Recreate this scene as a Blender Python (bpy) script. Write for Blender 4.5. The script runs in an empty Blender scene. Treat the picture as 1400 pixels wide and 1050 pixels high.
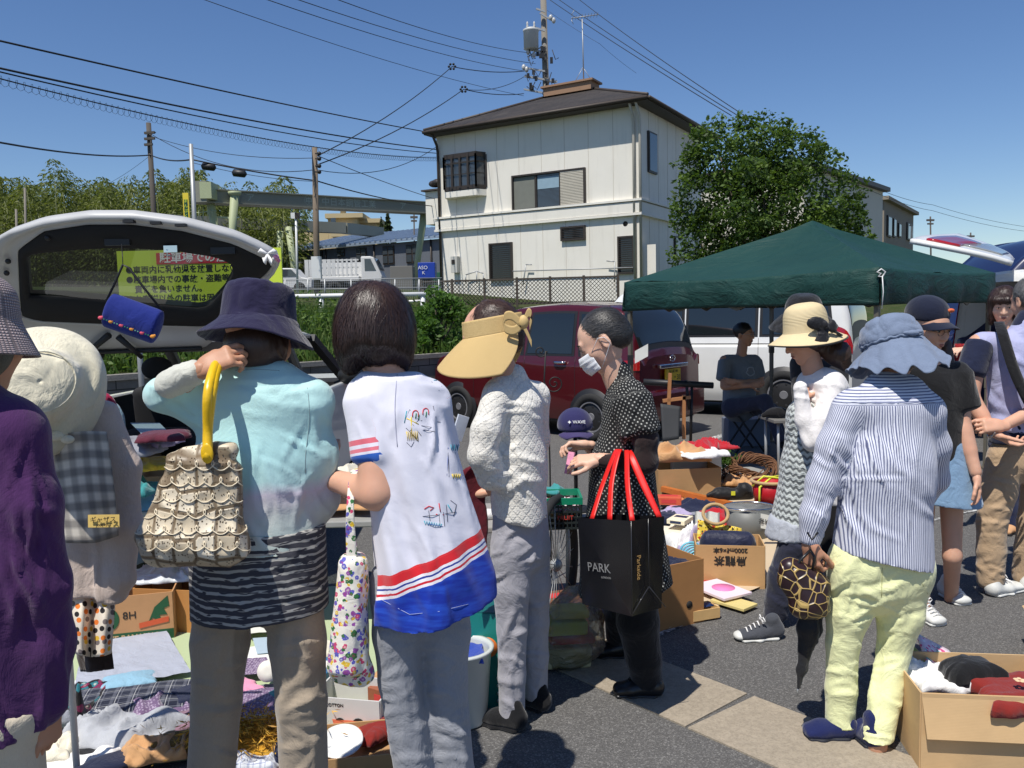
# Flea market in a parking lot: library, setting, vehicles and tent, goods, people
import bpy,bmesh,math,random
import numpy as np
from mathutils import Vector,Matrix,Euler
from mathutils.kdtree import KDTree
R=math.radians
random.seed(7)
RNG=np.random.default_rng(11)
SC=bpy.context.scene
COL=SC.collection
FPX,CAMZ=1142.0,1.5
PITCH,ROLL=R(4.76),R(-1.3)
CAMROT=Matrix.Rotation(math.pi/2-PITCH,3,'X')@Matrix.Rotation(ROLL,3,'Z')
def ray(px,py):
 return CAMROT@Vector((px-700,525-py,-FPX))
def P(px,py,d):
 """the point of the place seen at px, py whose distance ahead is d metres"""
 v=ray(px,py);v=v*(d/v.y)
 return Vector((v.x,v.y,v.z+CAMZ))
def G(px,py,z=0.0):
 v=ray(px,py);v=v*((z-CAMZ)/v.z)
 return Vector((v.x,v.y,z))
def proj(p):
 v=CAMROT.transposed()@(Vector(p)-Vector((0,0,CAMZ)))
 return(700+FPX*v.x/-v.z,525-FPX*v.y/-v.z)
cam_d=bpy.data.cameras.new('camera');cam=bpy.data.objects.new('camera',cam_d);COL.objects.link(cam)
cam.location=(0,0,CAMZ);cam.rotation_euler=CAMROT.to_euler()
cam_d.sensor_width=36;cam_d.lens=36*FPX/1400;cam_d.clip_start=0.05;cam_d.clip_end=3000
SC.camera=cam
SC.view_settings.view_transform='Standard';SC.view_settings.look='None';SC.view_settings.exposure=0
def link(o,parent=None):
 COL.objects.link(o)
 if parent is not None:o.parent=parent
 return o
def tag(o,label=None,cat=None,group=None,kind=None):
 if label:o['label']=label
 if cat:o['category']=cat
 if group:o['group']=group
 if kind:o['kind']=kind
 return o
def thing(name,label,cat,loc=(0,0,0),rz=0.0,group=None):
 o=bpy.data.objects.new(name,None);o.empty_display_size=.1
 o.location=loc;o.rotation_euler=(0,0,rz);link(o)
 return tag(o,label,cat,group)
def mobj(name,verts,faces,mat,parent=None,smooth=True,world=False,attrs=None,mats=None,midx=None):
 """one mesh object; with world=True the coordinates are world ones and get moved into the parent's frame"""
 V=np.asarray(verts,dtype=np.float64).reshape(-1,3)
 if world and parent is not None:
  M=wm(parent).inverted()
  A=np.array(M);V=V@A[:3,:3].T+A[:3,3]
 me=bpy.data.meshes.new(name)
 me.from_pydata(V.tolist(),[],faces if isinstance(faces,list)else faces.tolist())
 if smooth:me.polygons.foreach_set('use_smooth',np.ones(len(me.polygons),dtype=bool))
 for m in(mats or[mat]):me.materials.append(m)
 if midx is not None:me.polygons.foreach_set('material_index',np.asarray(midx,dtype=np.int32))
 for k,a in(attrs or{}).items():
  a=np.asarray(a,dtype=np.float32)
  at=me.attributes.new(k,'FLOAT_VECTOR' if a.ndim==2 else 'FLOAT','POINT')
  at.data.foreach_set('vector' if a.ndim==2 else 'value',a.ravel())
 me.update()
 return link(bpy.data.objects.new(name,me),parent)
def wm(o):
 m=Matrix.Translation(o.location)@o.rotation_euler.to_matrix().to_4x4()@Matrix.Diagonal(o.scale).to_4x4()
 return wm(o.parent)@m if o.parent else m
def copy_tree(o,parent=None,**kw):
 c=o.copy();link(c,parent)
 for ch in list(o.children):copy_tree(ch,c)
 return c
class MB:
 """collects simple solids, each with its own material slot, and links them as one mesh object"""
 def __init__(s):s.v=[];s.f=[];s.n=0;s.mi=[];s.m=[];s.cur=0;s.sm=[]
 def mat(s,m):
  if m not in s.m:s.m.append(m)
  s.cur=s.m.index(m);return s
 def add(s,V,Fc,smooth=False):
  s.v+=[tuple(x)for x in V];s.f+=[[i+s.n for i in f]for f in Fc];s.n+=len(V)
  s.mi+=[s.cur]*len(Fc);s.sm+=[smooth]*len(Fc);return s
 def box(s,c,size,rot=None,M=None,taper=1.0):
  x,y,z=[q/2 for q in size]
  V=[]
  for dz in(-1,1):
   t=taper if dz>0 else 1
   for dx,dy in((-1,-1),(1,-1),(1,1),(-1,1)):
    p=Vector((dx*x*t,dy*y*t,dz*z))
    if rot is not None:p=rot@p
    p=p+Vector(c)
    if M is not None:p=M@p
    V.append(p)
  return s.add(V,[(0,3,2,1),(4,5,6,7),(0,1,5,4),(1,2,6,5),(2,3,7,6),(3,0,4,7)])
 def bar(s,a,b,w,h=None,up=(0,0,1)):
  a,b=Vector(a),Vector(b);d=(b-a);L=d.length;d.normalize()
  sd=d.cross(Vector(up))
  if sd.length<1e-3:sd=d.cross(Vector((1,0,0)))
  sd.normalize();u=sd.cross(d)
  rot=Matrix((sd,d,u)).transposed()
  return s.box((a+b)/2,(w,L,h or w),rot=rot)
 def tube(s,pts,r,seg=8,closed=False,caps=True):
  pts=[Vector(p)for p in pts];n=len(pts)
  rs=r if isinstance(r,(list,tuple))else[r]*n
  V=[];side=None
  for i,p in enumerate(pts):
   d=(pts[(i+1)%n]if(closed or i<n-1)else p)-(pts[i-1]if(closed or i>0)else p)
   d.normalize()
   if side is None:
    side=d.cross(Vector((0,0,1)))
    if side.length<1e-2:side=d.cross(Vector((1,0,0)))
   side=(side-d*side.dot(d)).normalized();u=side.cross(d)
   for k in range(seg):
    a=2*math.pi*k/seg
    V.append(p+(side*math.cos(a)+u*math.sin(a))*rs[i])
  Fc=[]
  for i in range(n if closed else n-1):
   j=(i+1)%n
   for k in range(seg):
    l=(k+1)%seg
    Fc.append((i*seg+k,i*seg+l,j*seg+l,j*seg+k))
  if caps and not closed:
   Fc.append(tuple(range(seg))[::-1]);Fc.append(tuple((n-1)*seg+k for k in range(seg)))
  return s.add(V,Fc,True)
 def lathe(s,prof,c=(0,0,0),seg=24,M=None,smooth=True):
  V=[]
  for r,z in prof:
   for k in range(seg):
    a=2*math.pi*k/seg
    p=Vector((r*math.cos(a),r*math.sin(a),z))
    V.append((M@p if M is not None else p)+Vector(c))
  Fc=[(i*seg+k,i*seg+(k+1)%seg,(i+1)*seg+(k+1)%seg,(i+1)*seg+k)for i in range(len(prof)-1)for k in range(seg)]
  if prof[0][0]>1e-6:Fc.append(tuple(range(seg))[::-1])
  if prof[-1][0]>1e-6:Fc.append(tuple((len(prof)-1)*seg+k for k in range(seg)))
  return s.add(V,Fc,smooth)
 def poly(s,pts):return s.add(pts,[tuple(range(len(pts)))])
 def prism(s,pts,ext):
  n=len(pts);e=Vector(ext);V=[Vector(p)for p in pts]+[Vector(p)+e for p in pts]
  return s.add(V,[tuple(range(n))[::-1],tuple(range(n,2*n))]+[(i,(i+1)%n,n+(i+1)%n,n+i)for i in range(n)])
 def ball(s,c,r,seg=12,rings=8,M=None):
  prof=[(math.sin(math.pi*i/rings),-math.cos(math.pi*i/rings))for i in range(rings+1)]
  prof[0]=(0,-1);prof[-1]=(0,1)
  S=Matrix.Diagonal(Vector(r if isinstance(r,(tuple,list))else(r,r,r)))
  return s.lathe(prof,c,seg,M=(M@S if M is not None else S))
 def build(s,name,parent=None,world=False,bevel=0,mat=None):
  o=mobj(name,s.v,s.f,None,parent,smooth=False,world=world,mats=(s.m or[mat]),midx=s.mi)
  o.data.polygons.foreach_set('use_smooth',np.array(s.sm,dtype=bool))
  if bevel:
   b=o.modifiers.new('b','BEVEL');b.width=bevel;b.segments=2;b.limit_method='ANGLE';b.angle_limit=R(40)
  return o
def _hash(ix,iy,iz,s):
 h=(ix*374761393+iy*668265263+iz*2147483647+s*974634777)&0xFFFFFFFF
 h=((h^(h>>13))*1274126177)&0xFFFFFFFF
 return((h^(h>>16))&0xFFFF)/65535.0*2-1
def vnoise(p,seed=0):
 p=np.asarray(p);i=np.floor(p).astype(np.int64);f=p-i;f=f*f*(3-2*f)
 r=0
 for dx in(0,1):
  for dy in(0,1):
   for dz in(0,1):
    w=(f[:,0]if dx else 1-f[:,0])*(f[:,1]if dy else 1-f[:,1])*(f[:,2]if dz else 1-f[:,2])
    r=r+w*_hash(i[:,0]+dx,i[:,1]+dy,i[:,2]+dz,seed)
 return r
def wrinkle(p,freq=(9,9,9),seed=0,warp=.5,rot=None):
 """sharp-ridged cloth folds, -1..1"""
 q=np.asarray(p)
 if rot is not None:q=q@np.array(rot.to_matrix()if isinstance(rot,Euler)else rot)
 q=q*np.array(freq)
 w=np.stack([vnoise(q*.6+7,seed+1),vnoise(q*.6+19,seed+2),vnoise(q*.6+31,seed+3)],1)*warp
 a=vnoise(q+w,seed+4);b=vnoise((q+w)*2.1+5,seed+5);m=np.clip(vnoise(q*.45+3,seed+6)*1.6+.55,0,1)
 return(np.clip(1-3*np.abs(a),0,1)**1.3*1.1+np.clip(1-3*np.abs(b),0,1)*.4)*m+.45*vnoise(q*.5+11,seed+7)-.25
def smin(a,b,k):
 h=np.clip(.5+.5*(a-b)/k,0,1)
 return a*(1-h)+b*h-k*h*(1-h)
class SDF:
 """smooth union of tapered, flattened capsules and other solids, meshed as one closed surface"""
 def __init__(s):s.pr=[]
 def cap(s,a,b,w0,w1=None,d0=None,d1=None,side=None,k=.02,op='add',rnd=1.0):
  a,b=np.array(a,float),np.array(b,float)
  w1=w0 if w1 is None else w1;d0=w0 if d0 is None else d0;d1=(w1 if d0==w0 else d0)if d1 is None else d1
  s.pr.append(dict(t='cap',a=a,b=b,w0=w0,w1=w1,d0=d0,d1=d1,side=side,k=k,op=op,rnd=rnd));return s
 def chain(s,pts,ws,ds=None,side=None,k=.02,rnd=1.0):
  for i in range(len(pts)-1):
   s.cap(pts[i],pts[i+1],ws[i],ws[i+1],(ds or ws)[i],(ds or ws)[i+1],side,k,rnd=rnd)
  return s
 def ell(s,c,r,rot=None,k=.02,op='add'):
  s.pr.append(dict(t='ell',a=np.array(c,float),r=np.array(r,float),rot=None if rot is None else np.array(rot),k=k,op=op));return s
 def cut(s,c,n,wave=0,freq=20,seed=0):
  s.pr.append(dict(t='cut',a=np.array(c,float),n=np.array(Vector(n).normalized()),wave=wave,freq=freq,seed=seed,op='cut'));return s
 def loft(s,rings,k=.02,folds=0,nf=9,ph=0.0,rz=0.0,foldpow=1.0,op='add'):
  """rings: (x, y, z, rx, ry) from low z to high z; folds swell towards the low end"""
  s.pr.append(dict(t='loft',r=np.array(rings,float),k=k,folds=folds,nf=nf,ph=ph,rz=rz,fp=foldpow,op=op));return s
 def _bb(s,p):
  if p['t']=='cap':
   m=max(p['w0'],p['w1'],p['d0'],p['d1'])*max(1,p['rnd']);return np.minimum(p['a'],p['b'])-m,np.maximum(p['a'],p['b'])+m
  if p['t']=='ell':
   m=p['r'].max()if p['rot']is not None else p['r'];return p['a']-m,p['a']+m
  if p['t']=='loft':
   r=p['r'];m=r[:,3:5].max(1)[:,None]*(1+abs(p['folds']));lo=(r[:,:3]-np.hstack([m,m,m*0])).min(0);hi=(r[:,:3]+np.hstack([m,m,m*0])).max(0)
   return lo,hi
 def _ev(s,p,X):
  if p['t']=='cap':
   ax=p['b']-p['a'];L=np.linalg.norm(ax);az=ax/max(L,1e-9)
   sd=np.array(p['side']if p['side']is not None else((1,0,0)if abs(az[0])<.8 else(0,1,0)),float)
   sd=sd-az*sd.dot(az);sd/=np.linalg.norm(sd);fw=np.cross(az,sd)
   q=X-p['a'];z=q@az;t=np.clip(z/max(L,1e-9),0,1)
   w=p['w0']+(p['w1']-p['w0'])*t;d=p['d0']+(p['d1']-p['d0'])*t
   e=(z-t*L)/(np.minimum(w,d)*p['rnd'])
   x=q@sd;y=q@fw
   n=np.sqrt((x/w)**2+(y/d)**2+e**2)
   s._uv=(np.arctan2(y/d,x/w)*(w+d)/2,z)
   return(n-1)*np.minimum(w,d)
  if p['t']=='ell':
   q=X-p['a']
   if p['rot']is not None:q=q@p['rot']
   s._uv=(q[:,0],q[:,2])
   return(np.sqrt(((q/p['r'])**2).sum(1))-1)*p['r'].min()
  if p['t']=='loft':
   r=p['r'];z=X[:,2]
   it=lambda j:np.interp(z,r[:,2],r[:,j])
   x=X[:,0]-it(0);y=X[:,1]-it(1)
   c,sn=math.cos(p['rz']),math.sin(p['rz']);x,y=c*x+sn*y,-sn*x+c*y
   rx,ry=it(3),it(4);th=np.arctan2(y/ry,x/rx)
   u=np.clip((r[-1,2]-z)/(r[-1,2]-r[0,2]),0,1)**p['fp']
   m=1+p['folds']*u*(np.cos(p['nf']*th+p['ph']+1.1*np.sin(3*z*4))*.6+.4*np.cos((p['nf']*1.0//1+4)*th+2*p['ph']+z*5))
   g=(np.sqrt((x/(rx*m))**2+(y/(ry*m))**2)-1)*np.minimum(rx,ry)
   s._uv=(th*(rx+ry)/2,z)
   return np.maximum(g,np.maximum(z-r[-1,2],r[0,2]-z))
 def mesh(s,res=.01,pad=.03):
  bbs=[s._bb(p)for p in s.pr if p['op']=='add']
  lo=np.min([b[0]for b in bbs],0)-pad;hi=np.max([b[1]for b in bbs],0)+pad
  n=np.maximum(np.ceil((hi-lo)/res).astype(int)+1,4)
  F=np.full(n,.2,dtype=np.float64)
  ax=[lo[i]+res*np.arange(n[i])for i in range(3)]
  for p in s.pr:
   if p['t']=='cut':sl=(slice(None),)*3
   else:
    a,b=s._bb(p);m=p['k']+.03
    i0=np.clip(np.floor((a-m-lo)/res).astype(int),0,n-1);i1=np.clip(np.ceil((b+m-lo)/res).astype(int)+1,1,n)
    sl=tuple(slice(i0[i],i1[i])for i in range(3))
   sub=F[sl]
   if sub.size==0:continue
   X=np.stack(np.meshgrid(*[ax[i][sl[i]]for i in range(3)],indexing='ij'),-1).reshape(-1,3)
   if p['t']=='cut':
    g=((X-p['a'])@p['n'])
    if p['wave']:g=g+p['wave']*vnoise(X*p['freq']*.3,p['seed'])
    F[sl]=np.maximum(sub,g.reshape(sub.shape));continue
   g=s._ev(p,X).reshape(sub.shape)
   if p['op']=='add':F[sl]=smin(sub,g,p['k'])
   else:F[sl]=-smin(-sub,g,p['k'])
  V,Q=surfnet(F,lo,res)
  return V,Q
 def uvs(s,V):
  best=np.full(len(V),9.0);U=np.zeros((len(V),3));i=0
  for p in s.pr:
   if p['op']!='add':continue
   g=s._ev(p,V);m=g<best;best[m]=g[m]
   U[m,0]=s._uv[0][m];U[m,1]=s._uv[1][m];U[m,2]=i;i+=1
  return U
def surfnet(F,lo,res):
 nx,ny,nz=F.shape
 ins=F<0
 c=np.zeros((nx-1,ny-1,nz-1),dtype=int)
 for dx in(0,1):
  for dy in(0,1):
   for dz in(0,1):c+=ins[dx:nx-1+dx,dy:ny-1+dy,dz:nz-1+dz]
 act=(c>0)&(c<8)
 idx=np.full(act.shape,-1);I=np.argwhere(act);idx[act]=np.arange(len(I))
 acc=np.zeros((len(I),3));cnt=np.zeros(len(I))
 cor=[(0,0,0),(1,0,0),(0,1,0),(1,1,0),(0,0,1),(1,0,1),(0,1,1),(1,1,1)]
 for a in range(8):
  for b in range(a+1,8):
   if sum(abs(cor[a][i]-cor[b][i])for i in range(3))!=1:continue
   A=np.array(cor[a]);B=np.array(cor[b])
   fa=F[tuple((I+A).T)];fb=F[tuple((I+B).T)]
   m=(fa<0)!=(fb<0)
   t=np.where(m,fa/np.where(m,fa-fb,1),0)
   acc[m]+=(A+(B-A)*t[:,None])[m];cnt[m]+=1
 V=lo+res*(I+acc/cnt[:,None])
 Q=[]
 for axis in range(3):
  o=[0,0,0];o[axis]=1
  n=[nx,ny,nz]
  sl0=[slice(1,n[i]-1)for i in range(3)];sl1=list(sl0)
  sl0[axis]=slice(0,n[axis]-1);sl1[axis]=slice(1,n[axis])
  a=ins[tuple(sl0)];b=ins[tuple(sl1)]
  u,v=[(1,2),(2,0),(0,1)][axis]
  for m,flip in(((a&~b),False),((~a&b),True)):
   J=np.argwhere(m)
   if not len(J):continue
   off=np.ones(3,int);off[axis]=0;J=J+off
   eu=np.zeros(3,int);eu[u]=1;ev=np.zeros(3,int);ev[v]=1
   q=[idx[tuple((J-eu-ev).T)],idx[tuple((J-ev).T)],idx[tuple(J.T)],idx[tuple((J-eu).T)]]
   if flip:q=q[::-1]
   Q.append(np.stack(q,1))
 return V,np.concatenate(Q)
def vnormals(V,Q):
 n=np.cross(V[Q[:,2]]-V[Q[:,0]],V[Q[:,3]]-V[Q[:,1]])
 N=np.zeros_like(V)
 for i in range(4):np.add.at(N,Q[:,i],n)
 return N/np.maximum(np.linalg.norm(N,axis=1),1e-12)[:,None]
def relax(V,Q,it=2,f=.5):
 for _ in range(it):
  S=np.zeros_like(V);C=np.zeros(len(V))
  for i in range(4):
   for j in(1,3):
    np.add.at(S,Q[:,i],V[Q[:,(i+j)%4]]);np.add.at(C,Q[:,i],1)
  V=V*(1-f)+f*S/C[:,None]
 return V
def drape(V,Q,az=.10,ah=.05,band=(-.006,.016),it=90,seed=0,bend=.35,wf=9,mask=None,grav=.0):
 """gives cloth more length than the form beneath it, so that it buckles into folds; az along the limb, ah around it"""
 E=np.concatenate([Q[:,[i,(i+1)%4]]for i in range(4)]);E=np.unique(np.sort(E,1),axis=0);D1=np.concatenate([Q[:,[0,2]],Q[:,[1,3]]])
 X0=V.copy();N0=vnormals(V,Q);N0=relax(N0,Q,3);N0/=np.maximum(np.linalg.norm(N0,axis=1),1e-9)[:,None];A=np.concatenate([E,D1]);d=X0[A[:,1]]-X0[A[:,0]];L=np.linalg.norm(d,axis=1);vz=(d[:,2]/np.maximum(L,1e-9))**2
 m=np.clip(.55+.8*vnoise(X0*5.5+seed,seed),0,1.15);m=m if mask is None else m*mask(X0);mm=(m[A[:,0]]+m[A[:,1]])/2
 L0=L*(1+mm*(az*vz+ah*(1-vz)));n=len(V);i,j=A[:,0],A[:,1];cnt=np.maximum(np.bincount(i,minlength=n)+np.bincount(j,minlength=n),1)[:,None]
 ie,je=E[:,0],E[:,1];ce=np.maximum(np.bincount(ie,minlength=n)+np.bincount(je,minlength=n),1)[:,None]
 X=X0+N0*(.0035*vnoise(X0*wf*2,seed+1)+.003*vnoise(X0*wf,seed+2))[:,None]
 sc=lambda I,W:np.stack([np.bincount(I,W[:,k],n)for k in range(3)],1)
 for k in range(it):
  e=X[j]-X[i];l=np.linalg.norm(e,axis=1);c=e*((l-L0)/np.maximum(l,1e-9)*.5)[:,None]
  X=X+(sc(i,c)-sc(j,c))/cnt*1.9
  D=X-X0;S=(sc(ie,D[je])+sc(je,D[ie]))/ce;D=D+(S-D)*bend*.5;S=(sc(ie,D[je])+sc(je,D[ie]))/ce;D=D+(S-D)*bend*.5
  h=(D*N0).sum(1);T=D-N0*h[:,None];h=np.where(h>band[1],band[1]+(h-band[1])*.3,h);h=np.where(h<band[0],band[0]+(h-band[0])*.3,h);T[:,2]-=grav;X=X0+N0*h[:,None]+T*.97
 return X
def creases(V,Q,specs):
 """crisp fold lines: ridge with a shadowed valley beside it. spec: (seed, n, (x0, y0, x1, y1), angle, spread, length, amp, width), sizes in sight pixels"""
 N=vnormals(V,Q);C=(V-np.array([0,0,CAMZ]))@np.array(CAMROT);fx,fy=700+FPX*C[:,0]/-C[:,2],525-FPX*C[:,1]/-C[:,2];H=np.zeros(len(V))
 front=np.clip(-(N*(V-np.array([0,0,CAMZ]))).sum(1)/np.linalg.norm(V,axis=1)*2,0,1)
 for sp in specs:
  rg=np.random.default_rng(sp[0])
  for _ in range(sp[1]):
   if isinstance(sp[2],list):pts=np.array(sp[2],float);L=np.linalg.norm(np.diff(pts,axis=0),axis=1).sum();amp,w=sp[3],sp[4]
   else:
    x0,y0,x1,y1=sp[2];c=np.array([rg.uniform(x0,x1),rg.uniform(y0,y1)]);a=R(sp[3]+rg.normal()*sp[4]);L=sp[5]*rg.uniform(.5,1.5);cv=rg.normal()*.5;amp=sp[6]*rg.uniform(.4,1.3);w=sp[7]*rg.uniform(.6,1.4)
    tt=np.linspace(-.5,.5,7);an=a+cv*tt;pts=c+np.cumsum(np.stack([np.cos(an),np.sin(an)],1)*L/6,0)-np.array([math.cos(a),math.sin(a)])*L/2
   lo,hi=pts.min(0)-4*w,pts.max(0)+4*w;I=np.nonzero((fx>lo[0])&(fx<hi[0])&(fy>lo[1])&(fy<hi[1])&(front>0))[0]
   if not len(I):continue
   P_=np.stack([fx[I],fy[I]],1);best=np.full(len(I),1e9);sg=np.zeros(len(I));tp=np.zeros(len(I));acc=0
   for k in range(len(pts)-1):
    d=pts[k+1]-pts[k];l=np.linalg.norm(d);u=d/max(l,1e-6);q=P_-pts[k];t=np.clip(q@u,0,l);e=q-t[:,None]*u;ds=np.linalg.norm(e,axis=1);m=ds<best
    best[m]=ds[m];sg[m]=(q[m,0]*u[1]-q[m,1]*u[0]);tp[m]=(acc+t[m])/max(L,1e-6);acc+=l
   s_=np.sign(sg)*best/w;tap=np.clip(np.sin(np.pi*np.clip(tp,0.02,.98)),0,1)**.7
   H[I]+=.78*amp*tap*(np.clip(1-np.abs(s_),0,1)**1.2-.55*np.exp(-((s_-1.5)/.8)**2))*front[I]
 return V+N*H[:,None]
def sdf_obj(name,s,mat,parent,res=.01,fold=None,sm=2,world=True,extra=(),mats=None,midf=None,dr=None,cr=None):
 """fold: list of (amp, freq3, seed, rot); extra: further (SDF, res) meshed finer and joined"""
 Vs,Qs,Us,off=[],[],[],0
 for q,r in[(s,res)]+list(extra):
  V,Q=q.mesh(r);V=relax(V,Q,sm)
  U=q.uvs(V)
  if dr and q is s:
   rc=dr.pop('rc',.019);V2,Q2=q.mesh(rc);V2=relax(V2,Q2,2);DD=drape(V2,Q2,**dr)-V2;kd=KDTree(len(V2))
   for ii,vv in enumerate(V2):kd.insert(vv,ii)
   kd.balance();W=np.zeros_like(V)
   for ii,vv in enumerate(V):
    sw=0;sd=0
    for _,jj,ds in kd.find_n(vv,8):ww=math.exp(-(ds/(rc*.62))**2)+1e-6;sw+=ww;sd=sd+DD[jj]*ww
    W[ii]=sd/sw
   V=V+W-vnormals(V,Q)*.006
  if cr and q is s:V=creases(V,Q,cr)
  if fold and q is s:
   N=vnormals(V,Q);D=0
   for a,fr,sd,*rt in fold:D=D+a*wrinkle(V,fr,sd,rot=rt[0]if rt else None)
   V=V+N*D[:,None];V=relax(V,Q,1,.3)
  Vs.append(V);Qs.append(Q+off);Us.append(U);off+=len(V)
 V=np.concatenate(Vs);Q=np.concatenate(Qs)
 mi=midf(V[Q].mean(1))if midf else None
 return mobj(name,V,Q,mat,parent,world=world,attrs={'pc':np.concatenate(Us)},mats=mats,midx=mi)
def grid_obj(name,Pg,mat,parent=None,thick=0,world=False,closed_u=False,wr=None,smooth=True):
 """Pg: array (rows, cols, 3)"""
 Pg=np.asarray(Pg,float);a,b=Pg.shape[:2]
 V=Pg.reshape(-1,3)
 u,v=np.meshgrid(np.linspace(0,1,b),np.linspace(0,1,a))
 fc=[]
 for i in range(a-1):
  for j in range(b if closed_u else b-1):
   k=(j+1)%b;fc.append((i*b+j,i*b+k,(i+1)*b+k,(i+1)*b+j))
 Q=np.array(fc)
 if wr:
  N=vnormals(V,Q);D=0
  for am,fr,sd,*rt in wr:D=D+am*wrinkle(V,fr,sd,rot=rt[0]if rt else None)
  V=V+N*np.asarray(D)[:,None]
 o=mobj(name,V,Q,mat,parent,smooth=smooth,world=world,attrs={'pc':np.stack([u.ravel(),v.ravel(),u.ravel()*0],1)})
 if thick:
  m=o.modifiers.new('t','SOLIDIFY');m.thickness=thick;m.offset=0
 return o
def catmull(C,n):
 C=np.asarray(C,float);m=len(C)
 t=np.linspace(0,m-1,n);i=np.clip(t.astype(int),0,m-2);f=(t-i).reshape(-1,*([1]*(C.ndim-1)))
 p0=np.where((i>0).reshape(f.shape),C[np.maximum(i-1,0)],2*C[i]-C[i+1]);p3=np.where((i<m-2).reshape(f.shape),C[np.minimum(i+2,m-1)],2*C[i+1]-C[i])
 p1,p2=C[i],C[i+1]
 return.5*(2*p1+(p2-p0)*f+(2*p0-5*p1+4*p2-p3)*f**2+(3*p1-p0-3*p2+p3)*f**3)
def patch(C,nu,nv):
 """C rows x cols control points -> nv x nu smooth grid"""
 A=catmull(C,nv);return np.swapaxes(catmull(np.swapaxes(A,0,1),nu),0,1)
class NT:
 def __init__(s,name):
  s.m=bpy.data.materials.new(name);s.m.use_nodes=True;s.t=s.m.node_tree;s.n=s.t.nodes
  s.b=s.n['Principled BSDF']
 def new(s,t,**kw):
  x=s.n.new(t)
  for k,v in kw.items():setattr(x,k,v)
  return x
 def l(s,a,b):s.t.links.new(a,b)
 def put(s,sock,v):
  if hasattr(v,'is_output')or isinstance(v,bpy.types.NodeSocket):s.l(v,sock)
  elif isinstance(v,(tuple,list)):sock.default_value=tuple(v)+((1,)if len(v)==3 and len(sock.default_value)==4 else())
  else:sock.default_value=v
 def coord(s,kind='Object'):return s.new('ShaderNodeTexCoord').outputs[kind]
 def attr(s,name='pc'):return s.new('ShaderNodeAttribute',attribute_name=name).outputs['Vector']
 def sep(s,v):
  x=s.new('ShaderNodeSeparateXYZ');s.l(v,x.inputs[0]);return x.outputs
 def comb(s,x,y,z):
  n=s.new('ShaderNodeCombineXYZ')
  for i,v in enumerate((x,y,z)):s.put(n.inputs[i],v)
  return n.outputs[0]
 def mth(s,op,a,b=0.0,c=None):
  n=s.new('ShaderNodeMath',operation=op);s.put(n.inputs[0],a);s.put(n.inputs[1],b)
  if c is not None:s.put(n.inputs[2],c)
  return n.outputs[0]
 def scale(s,v,sc):
  n=s.new('ShaderNodeMapping');s.l(v,n.inputs[0]);n.inputs['Scale'].default_value=sc if isinstance(sc,tuple)else(sc,)*3;return n.outputs[0]
 def noise(s,v,sc=5,det=3,rough=.55,out='Fac',dist=0):
  n=s.new('ShaderNodeTexNoise');s.l(v,n.inputs['Vector']);n.inputs['Scale'].default_value=sc;n.inputs['Detail'].default_value=det
  n.inputs['Roughness'].default_value=rough;n.inputs['Distortion'].default_value=dist;return n.outputs[out]
 def vor(s,v,sc=5,feat='F1',out='Distance',rnd=1):
  n=s.new('ShaderNodeTexVoronoi',feature=feat);s.l(v,n.inputs['Vector']);n.inputs['Scale'].default_value=sc;n.inputs['Randomness'].default_value=rnd;return n.outputs[out]
 def ramp(s,v,stops,interp='LINEAR'):
  n=s.new('ShaderNodeValToRGB');s.l(v,n.inputs[0]);e=n.color_ramp.elements;n.color_ramp.interpolation=interp
  while len(e)<len(stops):e.new(.5)
  for i,(p,c)in enumerate(stops):
   e[i].position=p;e[i].color=(tuple(c)+(1,))if isinstance(c,(tuple,list))else(c,c,c,1)
  return n.outputs[0]
 def mix(s,f,a,b,bl='MIX'):
  n=s.new('ShaderNodeMix',data_type='RGBA',blend_type=bl);s.put(n.inputs[0],f);s.put(n.inputs[6],a);s.put(n.inputs[7],b);return n.outputs[2]
 def bump(s,h,st=.3,dist=.01):
  n=s.new('ShaderNodeBump');n.inputs['Strength'].default_value=st;n.inputs['Distance'].default_value=dist;s.put(n.inputs['Height'],h)
  if s.b.inputs['Normal'].is_linked:s.l(s.b.inputs['Normal'].links[0].from_socket,n.inputs['Normal'])
  s.l(n.outputs[0],s.b.inputs['Normal']);return s
 def set(s,**kw):
  for k,v in kw.items():s.put(s.b.inputs[{'col':'Base Color','rough':'Roughness','metal':'Metallic','alpha':'Alpha','spec':'Specular IOR Level','trans':'Transmission Weight','ior':'IOR','coat':'Coat Weight','sheen':'Sheen Weight','sss':'Subsurface Weight'}[k]],v)
  return s
def lin(*c):
 """sRGB 0-255 to linear"""
 r=tuple(((x/255)/12.92 if x/255<.04045 else((x/255+.055)/1.055)**2.4)for x in c)
 return r if len(r)==3 else r[0]
def sc_(c,k):return tuple(min(1,x*k)for x in c)
_mc={}
def plain(name,col,rough=.6,var=.12,vs=6,metal=0,bump=0,bs=60,spec=.5,coat=0):
 if name in _mc:return _mc[name]
 t=NT(name);o=t.coord()
 n=t.noise(o,vs,4)
 t.set(col=t.mix(n,sc_(col,1-var),sc_(col,1+var)),rough=rough,metal=metal,spec=spec,coat=coat)
 if bump:t.bump(t.noise(o,bs,3),bump)
 _mc[name]=t.m;return t.m
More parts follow.
